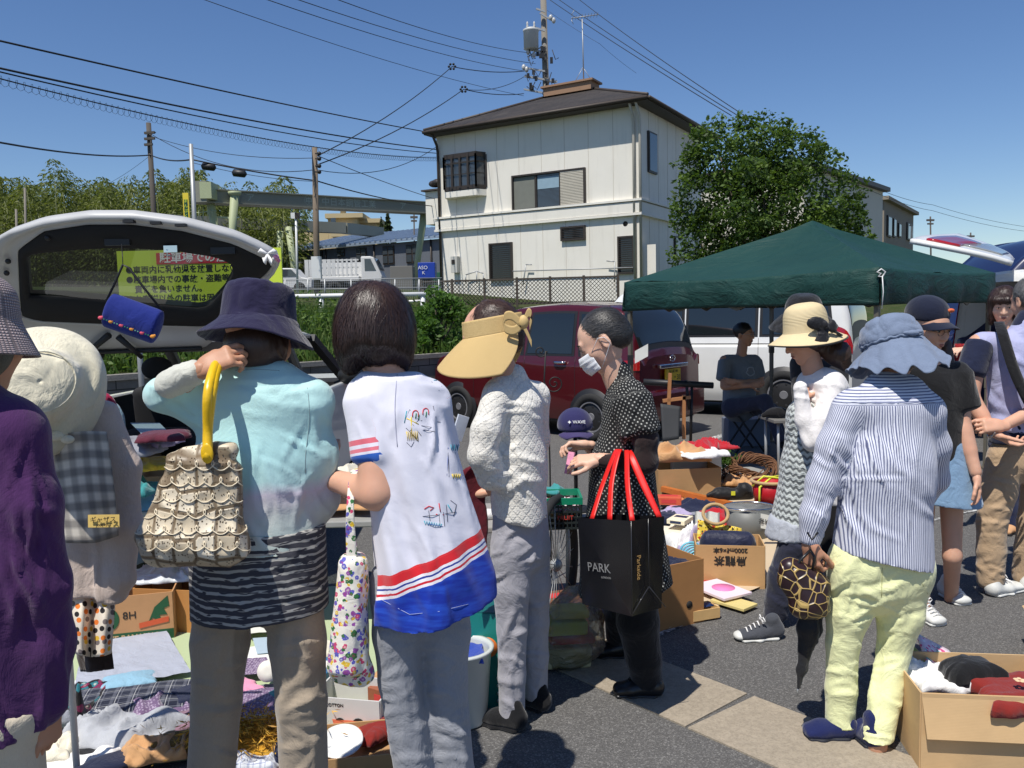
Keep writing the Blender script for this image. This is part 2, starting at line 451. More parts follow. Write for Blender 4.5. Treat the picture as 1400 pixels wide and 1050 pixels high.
def cloth(name,col,col2=None,weave=420,var=.1,bump=.25,rough=.9,sheen=.25,wr=.5,wsc=14,bl=0.0):
 """woven fabric: thread bump, faint mottling, small creases"""
 if name in _mc:return _mc[name]
 t=NT(name);o=t.coord()
 n=t.noise(o,9,5,.6)
 c=t.mix(n,sc_(col,1-var),sc_(col2 or col,1+var))
 w=t.noise(t.scale(o,(1,1,.25)),weave,2)
 c=t.mix(.35,c,t.mix(w,sc_(col,.7),sc_(col,1.3)))
 t.set(col=c,rough=rough,sheen=sheen,spec=.2)
 if wr:t.bump(t.noise(o,wsc,5,.55,dist=.8),wr,.02)
 t.bump(w,bump,.002)
 _mc[name]=t.m;return t.m
def glass_dark(name='dark_glass',col=(.012,.016,.018),rough=.04):
 if name in _mc:return _mc[name]
 t=NT(name);t.set(col=col,rough=rough,spec=.7,coat=.3);_mc[name]=t.m;return t.m
def paint(name,col,rough=.35,flake=0):
 if name in _mc:return _mc[name]
 t=NT(name);o=t.coord()
 d=t.noise(o,2.5,5,.6)
 t.set(col=t.mix(d,sc_(col,.88),sc_(col,1.08)),rough=t.mth('MULTIPLY_ADD',d,.2,rough-.1),coat=.6,metal=flake)
 t.b.inputs['Coat Roughness'].default_value=.06
 t.bump(t.noise(o,1.3,2),.08,.02)
 _mc[name]=t.m;return t.m
def text_obj(name,body,size,mat,M,parent=None,ext=.0008,bold=0.0,align='CENTER',sx=1.0):
 """raised or printed lettering as a mesh; M maps text x,y plane to the world"""
 cu=bpy.data.curves.new(name,'FONT');cu.body=body;cu.size=size;cu.extrude=ext;cu.align_x=align;cu.align_y='CENTER';cu.offset=bold;cu.resolution_u=3
 ob=bpy.data.objects.new(name+'_c',cu);COL.objects.link(ob)
 dg=bpy.context.evaluated_depsgraph_get();me=bpy.data.meshes.new_from_object(ob.evaluated_get(dg))
 bpy.data.objects.remove(ob);me.name=name;me.materials.clear();me.materials.append(mat)
 for v in me.vertices:v.co.x*=sx
 if parent is not None:M=wm(parent).inverted()@M
 me.transform(M)
 return link(bpy.data.objects.new(name,me),parent)
def frame_M(o,x,y):
 """4x4 with given origin, x axis and y axis (z = x cross y)"""
 x=Vector(x).normalized();y=Vector(y);y=(y-x*y.dot(x)).normalized();z=x.cross(y)
 M=Matrix((x,y,z)).transposed().to_4x4();M.translation=Vector(o);return M
SUN_EL,SUN_AZ=R(63),R(212)
w=bpy.data.worlds.new('World');SC.world=w;w.use_nodes=True
nt=w.node_tree;bg=nt.nodes['Background'];sky=nt.nodes.new('ShaderNodeTexSky');sky.sky_type='NISHITA'
sky.sun_disc=False;sky.sun_elevation=SUN_EL;sky.sun_rotation=SUN_AZ;sky.air_density=1.0;sky.dust_density=.1;sky.ozone_density=4.0;sky.altitude=50
hs=nt.nodes.new('ShaderNodeHueSaturation');hs.inputs['Saturation'].default_value=1.14;hs.inputs['Hue'].default_value=.508;nt.links.new(sky.outputs[0],hs.inputs['Color']);nt.links.new(hs.outputs[0],bg.inputs[0]);bg.inputs[1].default_value=.108
sl=bpy.data.lights.new('sun','SUN');sl.energy=5.0;sl.angle=R(.53);sl.color=(1,.955,.88)
so=bpy.data.objects.new('sun',sl);COL.objects.link(so)
SUNV=Vector((math.sin(SUN_AZ)*math.cos(SUN_EL),math.cos(SUN_AZ)*math.cos(SUN_EL),math.sin(SUN_EL)))
so.rotation_euler=SUNV.to_track_quat('Z','Y').to_euler();so.location=SUNV*40
def onplane(px,py,p0,n):
 v=ray(px,py);o=Vector((0,0,CAMZ));n=Vector(n)
 return o+v*((Vector(p0)-o).dot(n)/v.dot(n))
def asphalt():
 t=NT('asphalt');o=t.coord()
 big=t.noise(o,.8,4);med=t.noise(o,7,4);sp=t.vor(o,210,out='Color');spv=t.sep(sp)[0]
 sp2=t.sep(t.vor(o,400,out='Color'))[1]
 c=t.mix(big,(.088,.085,.082),(.130,.126,.121))
 c=t.mix(t.mth('MULTIPLY',med,.5),c,(.065,.062,.060))
 c=t.mix(t.ramp(spv,[(.0,0),(.55,.08),(.85,.28),(1,.6)]),c,(.34,.33,.31))
 c=t.mix(t.ramp(sp2,[(.6,0),(1,.35)]),c,(.012,.012,.013))
 crack=t.vor(t.mix(.25,o,t.noise(o,2,5,.7,out='Color')),.4,feat='DISTANCE_TO_EDGE')
 c=t.mix(t.mth('MULTIPLY',t.ramp(crack,[(0,.5),(.004,.0)]),t.ramp(t.noise(o,.7,2),[(.5,0),(.6,1)])),c,(.02,.019,.018))
 t.set(col=c,rough=.88,spec=.25)
 t.bump(t.vor(o,210),.6,.004);t.bump(med,.2,.02)
 return t.m
M_ASPH=asphalt()
o=mobj('parking_lot_asphalt',[(-1500,-1500,0),(1500,-1500,0),(1500,1500,0),(-1500,1500,0)],[[0,1,2,3]],M_ASPH,smooth=False);tag(o,kind='structure')
def conc(name,col,sc=1.0,st=.5):
 t=NT(name);o=t.coord()
 n=t.noise(o,3*sc,6,.65);s=t.sep(t.vor(o,160*sc,out='Color'))[0];d=t.noise(o,40*sc,4)
 c=t.mix(n,sc_(col,.72),sc_(col,1.12));c=t.mix(t.ramp(s,[(.5,0),(1,.4)]),c,sc_(col,.45));c=t.mix(t.ramp(d,[(.3,.5),(.6,0)]),c,sc_(col,.6))
 t.set(col=c,rough=.92,spec=.2);t.bump(d,st,.006);t.bump(s,st*.5,.004);return t.m
M_CONC=conc('concrete_strip',lin(168,156,138));M_KERB=conc('concrete_grey',lin(150,146,138))
sdir=Vector((.646,-.763,0));nrm=Vector((-.763,-.646,0));p_top=G(1025,951)
for i in range(-2,3):
 L=.92;a=p_top+sdir*(L*i);b=a+sdir*(L-.012)
 if i==-2:a=a+sdir*.1
 q=[a,b,b+nrm*.385,a+nrm*.385]
 if i==0:q[0]=q[0]+sdir*.02
 mb=MB();mb.mat(M_CONC).prism([Vector((v.x,v.y,-.01))for v in q],(0,0,.016));tag(mb.build('concrete_strip'),kind='structure')
t=NT('worn_white_line');oo=t.coord();t.set(col=t.mix(t.ramp(t.noise(oo,30,5,.7),[(.42,0),(.56,1)]),(.07,.07,.07),(.55,.55,.53)),rough=.8);M_LINE=t.m
def line(a,b,wd=.1,name='parking_line'):
 a,b=Vector(a),Vector(b);d=(b-a).normalized();s=Vector((-d.y,d.x,0))*wd/2
 o=mobj(name,[(p.x,p.y,.005)for p in(a+s,a-s,b-s,b+s)],[[0,1,2,3]],M_LINE,smooth=False);tag(o,kind='structure')
line(G(896,871),G(938,852),.03);line(G(1090,560),G(955,607),.12);line(G(1370,690),G(1240,720),.03)
WA=Vector((-2.68,10.4,0));WD=Vector((.68,.733,0)).normalized();WN=Vector((-WD.y,WD.x,0))
def bank_z(s):return np.interp(s,[-.01,0,.05,.4,4,7,14,22,3000],[-.3,-.3,.9,.92,1.42,1.6,2.35,2.8,2.8])
def grassm():
 t=NT('bank_soil_grass');o=t.coord();n=t.noise(o,1.4,6,.7);m=t.noise(o,14,5,.7)
 c=t.mix(t.ramp(n,[(.4,0),(.6,1)]),(.045,.075,.018),(.11,.10,.05));c=t.mix(m,sc_((.03,.05,.015),1),c)
 t.set(col=c,rough=1,spec=.1);t.bump(m,.8,.05);return t.m
M_BANK=grassm()
ss=[0,.05,.4,1,2,3,4,5.5,7,9,11,14,18,22,60,400,1500];us=list(np.linspace(-30,60,61))
us=[-800]+us+[900]
V=[]
for s in ss:
 for u in us:
  p=WA+WD*u+WN*s;z=float(bank_z(s))+(.06*math.sin(u*1.7+s*2)+.05*math.sin(u*3.1)if.4<s<6 else 0);V.append((p.x,p.y,z))
nu=len(us);Fc=[(i*nu+j,i*nu+j+1,(i+1)*nu+j+1,(i+1)*nu+j)for i in range(len(ss)-1)for j in range(nu-1)]
tag(mobj('grassy_bank_terrain',V,Fc,M_BANK),kind='structure')
M_ROAD=plain('upper_road_asphalt',(.11,.11,.11),.9,.2,2)
q=[WA+WD*u+WN*s+Vector((0,0,z))for u,s,z in((-40,22,2.81),(60,22,2.81),(60,70,2.815),(-40,70,2.815))]
tag(mobj('upper_road',q,[[0,1,2,3]],M_ROAD,smooth=False),kind='structure')
def blockm():
 t=NT('block_wall');o=t.coord();b=t.new('ShaderNodeTexBrick');t.l(o,b.inputs['Vector'])
 b.inputs['Scale'].default_value=1;b.inputs['Brick Width'].default_value=.4;b.inputs['Row Height'].default_value=.2;b.inputs['Mortar Size'].default_value=.006
 b.inputs['Color1'].default_value=(.20,.19,.17,1);b.inputs['Color2'].default_value=(.15,.145,.13,1);b.inputs['Mortar'].default_value=(.05,.05,.045,1)
 n=t.noise(o,2.2,6,.7);t.set(col=t.mix(t.ramp(n,[(.3,.65),(.62,0)]),b.outputs[0],(.06,.06,.05)),rough=.95,spec=.1);t.bump(t.mth('MULTIPLY',b.outputs[1],-1.0),.8,.01);t.bump(t.noise(o,60,4),.3,.01);return t.m
M_BLOCK=blockm()
wl=thing('retaining_wall','grey concrete block retaining wall holding the grass bank behind the cars','wall',WA+WD*-14,math.atan2(WD.y,WD.x))
mb=MB();mb.mat(M_BLOCK)
V=[(0,0,0),(45,0,0),(45,.9,0),(0,.9,0),(0,.15,0),(45,.15,0),(45,.9,-.15),(0,.9,-.15)]
wo=mobj('blocks',V,[[0,1,2,3],[3,2,6,7]],M_BLOCK,wl,smooth=False);wo.rotation_euler=(R(90),0,0);wo.location=(0,-.0,0)
mb=MB();mb.mat(M_KERB).box((22.5,.06,.93),(45,.17,.06));mb.build('capping',wl)
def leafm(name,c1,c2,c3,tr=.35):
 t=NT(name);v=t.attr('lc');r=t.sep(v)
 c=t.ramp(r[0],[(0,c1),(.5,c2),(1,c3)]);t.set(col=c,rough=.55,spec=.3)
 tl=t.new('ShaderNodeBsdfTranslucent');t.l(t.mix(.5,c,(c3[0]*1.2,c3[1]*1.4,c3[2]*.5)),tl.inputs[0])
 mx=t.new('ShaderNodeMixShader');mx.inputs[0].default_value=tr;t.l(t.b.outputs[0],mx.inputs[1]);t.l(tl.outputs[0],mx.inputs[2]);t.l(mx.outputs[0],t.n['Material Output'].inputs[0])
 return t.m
def leaves(name,C,size,mat,parent=None,rng=RNG,up=.4,asp=.5,dirs=None,sh=None,world=True,**kw):
 """C: leaf centres; each leaf a folded diamond of its own heading"""
 n=len(C);D=rng.normal(size=(n,3));D[:,2]*=.6
 if dirs is not None:D=D*.35+dirs
 D/=np.linalg.norm(D,axis=1)[:,None]
 S=rng.normal(size=(n,3));S-=D*(S*D).sum(1)[:,None];S/=np.linalg.norm(S,axis=1)[:,None]
 sz=size*rng.uniform(.6,1.3,n)[:,None]
 V=np.stack([C-D*sz*.5,C+S*sz*asp*.5,C+D*sz*.5,C-S*sz*asp*.5],1).reshape(-1,3)
 Q=np.arange(4*n).reshape(-1,4)
 v=rng.random(n)if sh is None else np.clip(sh+rng.normal(size=n)*.16,0,1)
 lc=np.repeat(np.stack([v,v,v],1),4,0)
 return mobj(name,V,Q,mat,parent,smooth=False,world=world,attrs={'lc':lc},**kw)
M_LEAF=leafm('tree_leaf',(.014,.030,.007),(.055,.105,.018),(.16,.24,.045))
M_BAMB=leafm('bamboo_leaf',(.03,.045,.008),(.11,.135,.026),(.24,.26,.065),.4)
M_CED=leafm('cedar_leaf',(.010,.020,.007),(.028,.048,.014),(.06,.09,.03),.15)
M_GRASS=leafm('grass_blade',(.03,.06,.012),(.07,.14,.025),(.17,.22,.06),.4)
M_BARK=plain('bark',(.10,.08,.06),.95,.3,12,bump=.8,bs=30)
n=26000;u=RNG.uniform(-4,9,n);s=RNG.uniform(.1,6.5,n)**1.0
dn=vnoise(np.stack([u,s,s*0],1)*1.1,5);k=dn>RNG.uniform(-.9,.1,n);u,s,dn=u[k],s[k],dn[k];n=len(u)
base=np.array(WA)[None]+np.array(WD)[None]*u[:,None]+np.array(WN)[None]*s[:,None];base[:,2]=bank_z(s)+.02
hh=RNG.uniform(.06,.24,n)*(1+.7*np.clip(dn,0,1));a=RNG.uniform(0,6.28,n);ln=RNG.normal(size=(n,2))*.35
tip=base+np.stack([ln[:,0]*hh,ln[:,1]*hh,hh],1);wv=np.stack([np.cos(a),np.sin(a),a*0],1)*.014
mid=(base+tip)/2+np.stack([ln[:,0],ln[:,1],a*0],1)*.03
V=np.stack([base-wv,base+wv,mid+wv,tip,mid-wv],1).reshape(-1,3);Q=np.arange(5*n).reshape(-1,5)
lc=np.repeat(np.clip(RNG.random((n,1))*.7+.15+dn[:,None]*.2,0,1),5,0)*np.ones((1,3))
tag(mobj('grass',V,Q,M_GRASS,smooth=False,attrs={'lc':lc}),'green and straw coloured grass tufts growing on the bank above the block wall','grass',kind='stuff')
lu,ls=RNG.uniform(-3.5,7,16000),RNG.uniform(.05,6.2,16000);dn=vnoise(np.stack([lu,ls,ls*0+4],1)*1.3,15);k=dn>.02;lu,ls,dn=lu[k],ls[k],dn[k]
C=np.array(WA)[None]+np.array(WD)[None]*lu[:,None]+np.array(WN)[None]*ls[:,None];C[:,2]=bank_z(ls)+RNG.uniform(.02,.55,len(lu))*np.clip(dn*2.2,.1,1)
tag(leaves('weeds',C,.085,leafm('weed_leaf',(.02,.045,.008),(.07,.13,.025),(.16,.24,.06)),None,world=False),'broad leaved weeds in clumps over the bank between the grass tufts','weeds',kind='stuff')
def shrub(name,label,c,r,n,size,mat,seed,clumps=16,cat='shrub',group=None):
 rg=np.random.default_rng(seed);t=thing(name,label,cat,c,group=group)
 cl=rg.normal(size=(clumps,3));cl/=np.linalg.norm(cl,axis=1)[:,None];cl*=rg.uniform(.45,.85,(clumps,1));cl=cl*np.array(r)
 rad=rg.uniform(.28,.42,clumps)*min(r)
 i=rg.integers(0,clumps,n);d=rg.normal(size=(n,3));d/=np.linalg.norm(d,axis=1)[:,None]
 C=cl[i]+d*(rad[i]*rg.uniform(.6,1.15,n))[:,None];C[:,2]+=r[2]*.8
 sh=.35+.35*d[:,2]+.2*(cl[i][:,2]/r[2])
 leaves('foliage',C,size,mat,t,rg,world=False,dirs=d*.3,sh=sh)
 mb=MB();mb.mat(M_BARK)
 for j in range(clumps):
  mb.tube([(0,0,0),Vector(cl[j])*.4+Vector((0,0,r[2]*.5)),Vector(cl[j])+Vector((0,0,r[2]*.8))],[.03*min(r)/.6,.02*min(r)/.6,.008],5)
 mb.build('stem',t);return t
def bankp(px,py,d):p=P(px,py,d);return Vector((p.x,p.y,0))
M_SHR=leafm('shrub_leaf',(.02,.05,.01),(.06,.13,.02),(.13,.24,.05))
for k,(px,d,r,lb)in enumerate([(600,12.9,(.46,.5,.62),'bright green leafy shrub climbing the bank left of the straw visor'),(585,14.6,(.34,.4,.42),'light green shrub on the bank directly under the lattice fence'),(560,12.4,(.30,.4,.25),'low leafy weeds on the bank beside the bobbed head')]):
 p=bankp(px,430,d);s=(p-WA).dot(WN);z=float(bank_z(max(s,.1)))
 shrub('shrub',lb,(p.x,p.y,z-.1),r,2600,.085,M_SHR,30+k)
M_WHITE=plain('white_metal',(.72,.72,.70),.45,.06,4);M_GALV=plain('galvanised_steel',(.38,.39,.39),.5,.12,5,metal=.4)
rl=thing('guard_rail','white pipe guard rail running along the top of the grass bank','guard rail',(0,17,1.7))
mb=MB();mb.mat(M_WHITE);A=P(360,406,17.0);B=P(585,402,17.0)
mb.tube([A,B],.045,8);mb.build('rail',rl,world=True)
for px in(385,439,493,578):
 mb=MB();mb.mat(M_WHITE);a=P(px,404,17.03);mb.tube([(a.x,a.y,1.45),a+Vector((0,0,-.01))],.05,8);mb.build('post',rl,world=True)
rl=thing('barrier','short white barrier rail standing at the end of the guard rail','barrier',(0,17,1.6));mb=MB();mb.mat(M_WHITE)
a,b=P(556,412,17.2),P(578,411,17.2);mb.tube([(a.x,a.y,1.5),a,b,(b.x,b.y,1.5)],.035,6);mb.build('frame',rl,world=True)
fn=thing('mesh_fence','thin grey wire mesh fence on posts in front of the parked truck','fence',(0,19.5,1.9))
mb=MB();mb.mat(M_GALV)
for px in(390,421,444,480,512,540,573,600):mb.tube([P(px,410,19.5),P(px,382,19.5)],.02,6)
for y in(383,396):mb.tube([P(380,y,19.5),P(604,y-3,19.5)],.012,5)
mb.build('posts',fn,world=True)
mb=MB();mb.mat(M_GALV)
for i in range(75):px=384+i*3;mb.bar(P(px,408,19.5),P(px,383,19.5),.004)
for i in range(8):y=385+i*3;mb.bar(P(382,y,19.51),P(604,y-3,19.51),.004)
mb.build('mesh',fn,world=True)
M_LAT=plain('weathered_lattice',lin(74,66,58),.85,.15,3)
lf=thing('lattice_fence','brown diagonal lattice fence in front of the cream house','fence',(2,25.5,1.9))
fa,fb=P(576,418,25.5),P(845,412,24.3);du=(fb-fa);L=du.length;du.normalize();H=.72
mb=MB();mb.mat(M_LAT);st=.115
k=-H
while k<L:
 for sg in(1,-1):
  x0,x1=(k,k+H)if sg>0 else(k+H,k)
  z0,z1=0,H;xa,xb=x0,x1
  pts=[]
  for x,z in((x0,z0),(x1,z1)):
   pts.append((x,z))
  (xa,za),(xb,zb)=pts
  def clip(x,z,x2,z2):
   if x<0:f=(0-x)/(x2-x)if x2!=x else 0;return(0,z+(z2-z)*f)
   if x>L:f=(L-x)/(x2-x);return(L,z+(z2-z)*f)
   return(x,z)
  if max(xa,xb)>.05 and min(xa,xb)<L-.05:
   a_,b_=clip(xa,za,xb,zb),clip(xb,zb,xa,za)
   off=Vector((0,-.02*sg,0))
   mb.bar(fa+du*a_[0]+Vector((0,0,a_[1]))+off,fa+du*b_[0]+Vector((0,0,b_[1]))+off,.05,.012)
 k+=st
mb.build('lattice',lf,world=True)
mb=MB();mb.mat(M_LAT);mb.bar(fa+Vector((0,-.02,H)),fb+Vector((0,-.02,H)),.06,.05);mb.bar(fa,fb,.06,.06)
mb.build('rails',lf,world=True)
for i in range(7):
 p=fa+du*(L*i/6);mb=MB();mb.mat(M_LAT).box(p+Vector((0,-.05,.3)),(.07,.06,.95));mb.build('post',lf,world=True)
HN,HL=Vector((4.32,27.9,0)),Vector((-2.63,32.0,0))
hd=(HL-HN).normalized();HLn=(HL-HN).length;hp=Vector((-hd.y,hd.x,0));hp=hp if hp.y>0 else-hp
HZ0,HZ1,HW=2.3,8.25,6.6
fn_=Vector((hd.y,-hd.x,0));fn_=fn_ if fn_.dot(hp)<0 else-fn_
def wallm():
 t=NT('cream_panel_wall');o=t.coord();n=t.noise(o,.9,5,.6);st=t.noise(t.scale(o,(3,3,.35)),1.6,4)
 c=t.mix(n,lin(222,217,204),lin(236,232,222));c=t.mix(t.ramp(st,[(.55,0),(.8,.22)]),c,lin(150,144,132));t.set(col=c,rough=.85,spec=.2)
 t.bump(t.noise(o,90,3),.15,.01);return t.m
M_WALLH=wallm();M_DKBR=plain('dark_bronze_frame',(.035,.026,.02),.5,.1);M_JOINT=plain('panel_joint',lin(196,189,176),.9)
def roofm():
 t=NT('slate_roof');o=t.coord();b=t.new('ShaderNodeTexBrick');t.l(o,b.inputs['Vector']);b.inputs['Scale'].default_value=1;b.inputs['Brick Width'].default_value=.9;b.inputs['Row Height'].default_value=.2;b.inputs['Mortar Size'].default_value=.015
 for k_,c in(('Color1',(.05,.042,.038)),('Color2',(.035,.032,.032)),('Mortar',(.015,.014,.014))):b.inputs[k_].default_value=c+(1,)
 n=t.noise(o,1.2,5,.65);t.set(col=t.mix(t.ramp(n,[(.5,0),(.7,.5)]),b.outputs[0],(.085,.075,.065)),rough=.8,spec=.3);t.bump(t.noise(o,20,4),.3,.02);return t.m
house=thing('cream_house','two storey cream panelled house with dark hip roof behind the lattice fence','house',(HN.x,HN.y,HZ0),math.atan2(hd.y,hd.x))
def hq(u,v,z):return HN+hd*u+hp*v+Vector((0,0,z))
mb=MB();mb.mat(M_WALLH);mb.prism([hq(0,0,HZ0-.6),hq(HLn,0,HZ0-.6),hq(HLn,HW,HZ0-.6),hq(0,HW,HZ0-.6)],(0,0,HZ1-HZ0+.6));mb.build('wall',house,world=True)
mb=MB();mb.mat(M_JOINT)
for i in range(1,9):
 u=i*.905;mb.box(hq(u,-.004,(HZ0+HZ1)/2),(.012,.010,HZ1-HZ0),rot=frame_M((0,0,0),hd,hp).to_3x3())
for i in range(1,7):mb.box(hq(-.004,i*.905,(HZ0+HZ1)/2),(.012,.010,HZ1-HZ0),rot=frame_M((0,0,0),hp,hd).to_3x3())
mb.build('panel_joints',house,world=True)
zb=4.93
mb=MB();mb.mat(M_WALLH)
for dz,pr,th in((0,.10,.34),(.24,.14,.07),(-.22,.13,.08)):
 mb.prism([hq(-pr,-pr,zb+dz-th/2),hq(HLn+pr,-pr,zb+dz-th/2),hq(HLn+pr,HW+pr,zb+dz-th/2),hq(-pr,HW+pr,zb+dz-th/2)],(0,0,th))
mb.build('floor_band',house,world=True)
ov=.52;ze=HZ1-.05;zr=9.75;rc=.9
c1,c2,c3,c4=hq(-ov,-ov,ze),hq(HLn+.2,-ov,ze),hq(HLn+.2,HW+ov,ze),hq(-ov,HW+ov,ze)
r1,r2=hq(HLn/2-rc,HW/2,zr),hq(HLn/2+rc,HW/2,zr)
M_ROOF=roofm()
M_EAVE=plain('brown_eave',(.06,.045,.035),.6)
mb=MB();mb.mat(M_ROOF);up=Vector((0,0,.16))
mb.add([c1+up,c2+up,c3+up,c4+up,r1+up,r2+up],[(0,1,5,4),(1,2,5),(2,3,4,5),(3,0,4)])
mb.mat(M_EAVE);mb.add([c1,c2,c3,c4,c1+up*.97,c2+up*.97,c3+up*.97,c4+up*.97],[(3,2,1,0),(0,1,5,4),(1,2,6,5),(2,3,7,6),(3,0,4,7)])
rf=mb.build('roof',house,world=True)
mb=MB();mb.mat(M_EAVE)
for a_,b_ in((c1,r1),(c2,r2),(c3,r2),(c4,r1)):mb.tube([a_+up*1.1,b_+up*1.1],.06,6)
mb.build('hip_ridge',rf,world=True)
M_CAPB=plain('ridge_box',lin(150,118,92),.8,.15)
mb=MB();mb.mat(M_CAPB);m=(r1+r2)/2;rot=frame_M((0,0,0),hd,hp).to_3x3()
mb.box(m+Vector((0,0,.24)),(2.0,.75,.32),rot=rot);mb.box(m+Vector((0,0,.42)),(2.2,.9,.07),rot=rot);mb.build('ridge_vent',rf,world=True)
mb=MB();mb.mat(M_EAVE);
for a_,b_ in((c1,c2),(c1,c4)):
 d_=(b_-a_).normalized();o_=Vector((d_.y,-d_.x,0));o_=o_ if o_.dot(hq(3,3,0)-a_)<0 else-o_
 mb.tube([a_+o_*.06+up*.5,b_+o_*.06+up*.5],.06,6)
mb.build('gutter',house,world=True)
M_PIPE=plain('cream_pipe',lin(188,182,168),.5)
for u,v in((-.08,-.08),(.14,-.08),(HLn-.1,-.08)):
 mb=MB();mb.mat(M_PIPE if u<1 else M_EAVE);mb.tube([hq(u,v-.35,ze+.05),hq(u,v-.05,ze-.35),hq(u,v,ze-.6),hq(u,v,HZ0)],.05,8);mb.build('downpipe',house,world=True)
fp0=hq(0,0,0)
def face_uv(px,py):q=onplane(px,py,fp0,hp);return(q-fp0).dot(hd),q.z
M_GL=glass_dark('house_glass',(.05,.06,.07),.06)
def house_window(x0,y0,x1,y1,kind,name='window'):
 ua,za=face_uv(x0,y0);ub,zb_=face_uv(x1,y1);u0,u1=min(ua,ub),max(ua,ub);z0,z1=min(za,zb_),max(za,zb_)
 rotf=frame_M((0,0,0),hd,Vector((0,0,1))).to_3x3()
 mb=MB();mb.mat(M_DKBR);t_=.06
 um,zm=(u0+u1)/2,(z0+z1)/2
 for c_,s_ in(((um,z1-t_/2),(u1-u0,t_)),((um,z0+t_/2),(u1-u0,t_)),((u0+t_/2,zm),(t_,z1-z0-2*t_)),((u1-t_/2,zm),(t_,z1-z0-2*t_))):
  mb.box(hq(c_[0],-.05,c_[1]),(s_[0],s_[1],.12),rot=rotf)
 f=mb.build(name,house,world=True)
 mb=MB();mb.mat(M_GL).box(hq(um,-.012,zm),(u1-u0-2*t_,z1-z0-2*t_,.02),rot=rotf);mb.build('pane',f,world=True)
 mb=MB();mb.mat(M_DKBR)
 if kind=='louvre':
  k_=int((z1-z0)/.075)
  for i in range(k_):mb.box(hq(um,-.07,z0+t_+(i+.5)*(z1-z0-2*t_)/k_),(u1-u0-2*t_,.022,.05),rot=rotf)
  mb.build('louvre',f,world=True)
 if kind=='slide':
  w3=(u1-u0)/3
  for i in(1,2):mb=MB();mb.mat(M_DKBR).box(hq(u0+w3*i,-.04,zm),(.07,z1-z0-2*t_,.06),rot=rotf);mb.build('mullion',f,world=True)
  mb=MB();mb.mat(plain('cream_shutter',lin(205,198,182),.6))
  for i in range(22):mb.box(hq(u0+w3*.5,-.075,z0+.06+(i+.5)*(z1-z0-.12)/22),(w3*.96,.035,.04),rot=rotf)
  mb.build('shutter',f,world=True)
  mb=MB();mb.mat(plain('grey_screen',lin(118,120,112),.9)).box(hq(u1-w3*.5,-.03,zm),(w3-.12,z1-z0-.16,.01),rot=rotf)
  mb.mat(plain('pale_blind',lin(140,165,180),.7)).box(hq(um,-.028,z1-.36),(w3-.12,.4,.008),rot=rotf);mb.build('blind',f,world=True)
 return f
house_window(702,290,801,229,'slide');house_window(671,384,701,331,'louvre');house_window(768,330,801,308,'louvre');house_window(846,375,868,322,'louvre')
ua,za=face_uv(611,262);ub,zb_=face_uv(664,211);u0,u1=min(ua,ub),max(ua,ub);z0,z1=min(za,zb_),max(za,zb_);pr=.42
mb=MB();mb.mat(M_DKBR);outl=[(u0,0),(u0+.18,-pr),(u1-.18,-pr),(u1,0)]
mb.prism([hq(u,v,z1-.08)for u,v in outl],(0,0,.16));mb.prism([hq(u,v,z0-.06)for u,v in outl],(0,0,.14))
for(ua_,va_),(ub_,vb_)in zip(outl[:-1],outl[1:]):
 for k_ in range(5 if ub_-ua_>.5 else 2):
  f_=k_/(4 if ub_-ua_>.5 else 1);p=hq(ua_+(ub_-ua_)*f_,va_+(vb_-va_)*f_,0)
  mb.bar((p.x,p.y,z0),(p.x,p.y,z1),.07)
for z in(z0+.5,z0+.9,z1-.25):
 for i in range(3):
  a_,b_=hq(*outl[i],z),hq(*outl[i+1],z);mb.bar(a_,b_,.02)
bw=mb.build('bay_window',house,world=True)
mb=MB();mb.mat(M_GL);o2=[(u0+.04,0),(u0+.2,-pr+.04),(u1-.2,-pr+.04),(u1-.04,0)]
mb.prism([hq(u,v,z0+.05)for u,v in o2],(0,0,z1-z0-.1));mb.build('pane',bw,world=True)
mb=MB();mb.mat(M_WALLH);mb.prism([hq(u,v*.96,z0-.3)for u,v in outl],(0,0,.22));mb.build('bay_base',bw,world=True)
def sidewin(x0,y0,x1,y1):
 a_=onplane(x0,y0,fp0,hd);b_=onplane(x1,y1,fp0,hd);v0,v1=(a_-fp0).dot(hp),(b_-fp0).dot(hp);z0,z1=min(a_.z,b_.z),max(a_.z,b_.z)
 mb=MB();mb.mat(M_DKBR)
 rr=frame_M((0,0,0),hp,Vector((0,0,1))).to_3x3()
 mb.box(hq(-.03,(v0+v1)/2,(z0+z1)/2),(abs(v1-v0),z1-z0,.08),rot=rr);f=mb.build('window',house,world=True)
 mb=MB();mb.mat(M_GL).box(hq(-.075,(v0+v1)/2,(z0+z1)/2),(abs(v1-v0)-.12,z1-z0-.12,.02),rot=rr);mb.build('pane',f,world=True)
sidewin(885,235,896,184);sidewin(921,353,932,325)
mb=MB();mb.mat(M_WALLH);mb.prism([hq(HLn,.5,5.05),hq(HLn+.95,.5,5.05),hq(HLn+.95,4,5.05),hq(HLn,4,5.05)],(0,0,1.25));mb.mat(M_EAVE).box(hq(HLn+.5,2.2,6.34),(1.1,3.7,.06),rot=rot)
mb.build('balcony',house,world=True)
mb=MB();mb.mat(M_DKBR)
for i in range(4):mb.ball(hq(HLn+.35+.15*i,.6+.1*i,6.62+.03*(i%2)),(.22,.16,.14))
tag(mb.build('satellite_dish'),'dark draped bundle on the balcony parapet of the cream house','bundle');bpy.data.objects['satellite_dish'].name='bundle'
u,z=face_uv(625,362);mb=MB();mb.mat(plain('meter_grey',lin(190,188,180),.5)).box(hq(u,-.12,z),(.28,.2,.6),rot=rot);mb.mat(M_DKBR).box(hq(u+.02,-.23,z+.1),(.14,.02,.16),rot=rot);mb.build('meter_box',house,world=True)
mb=MB();mb.mat(M_GALV)
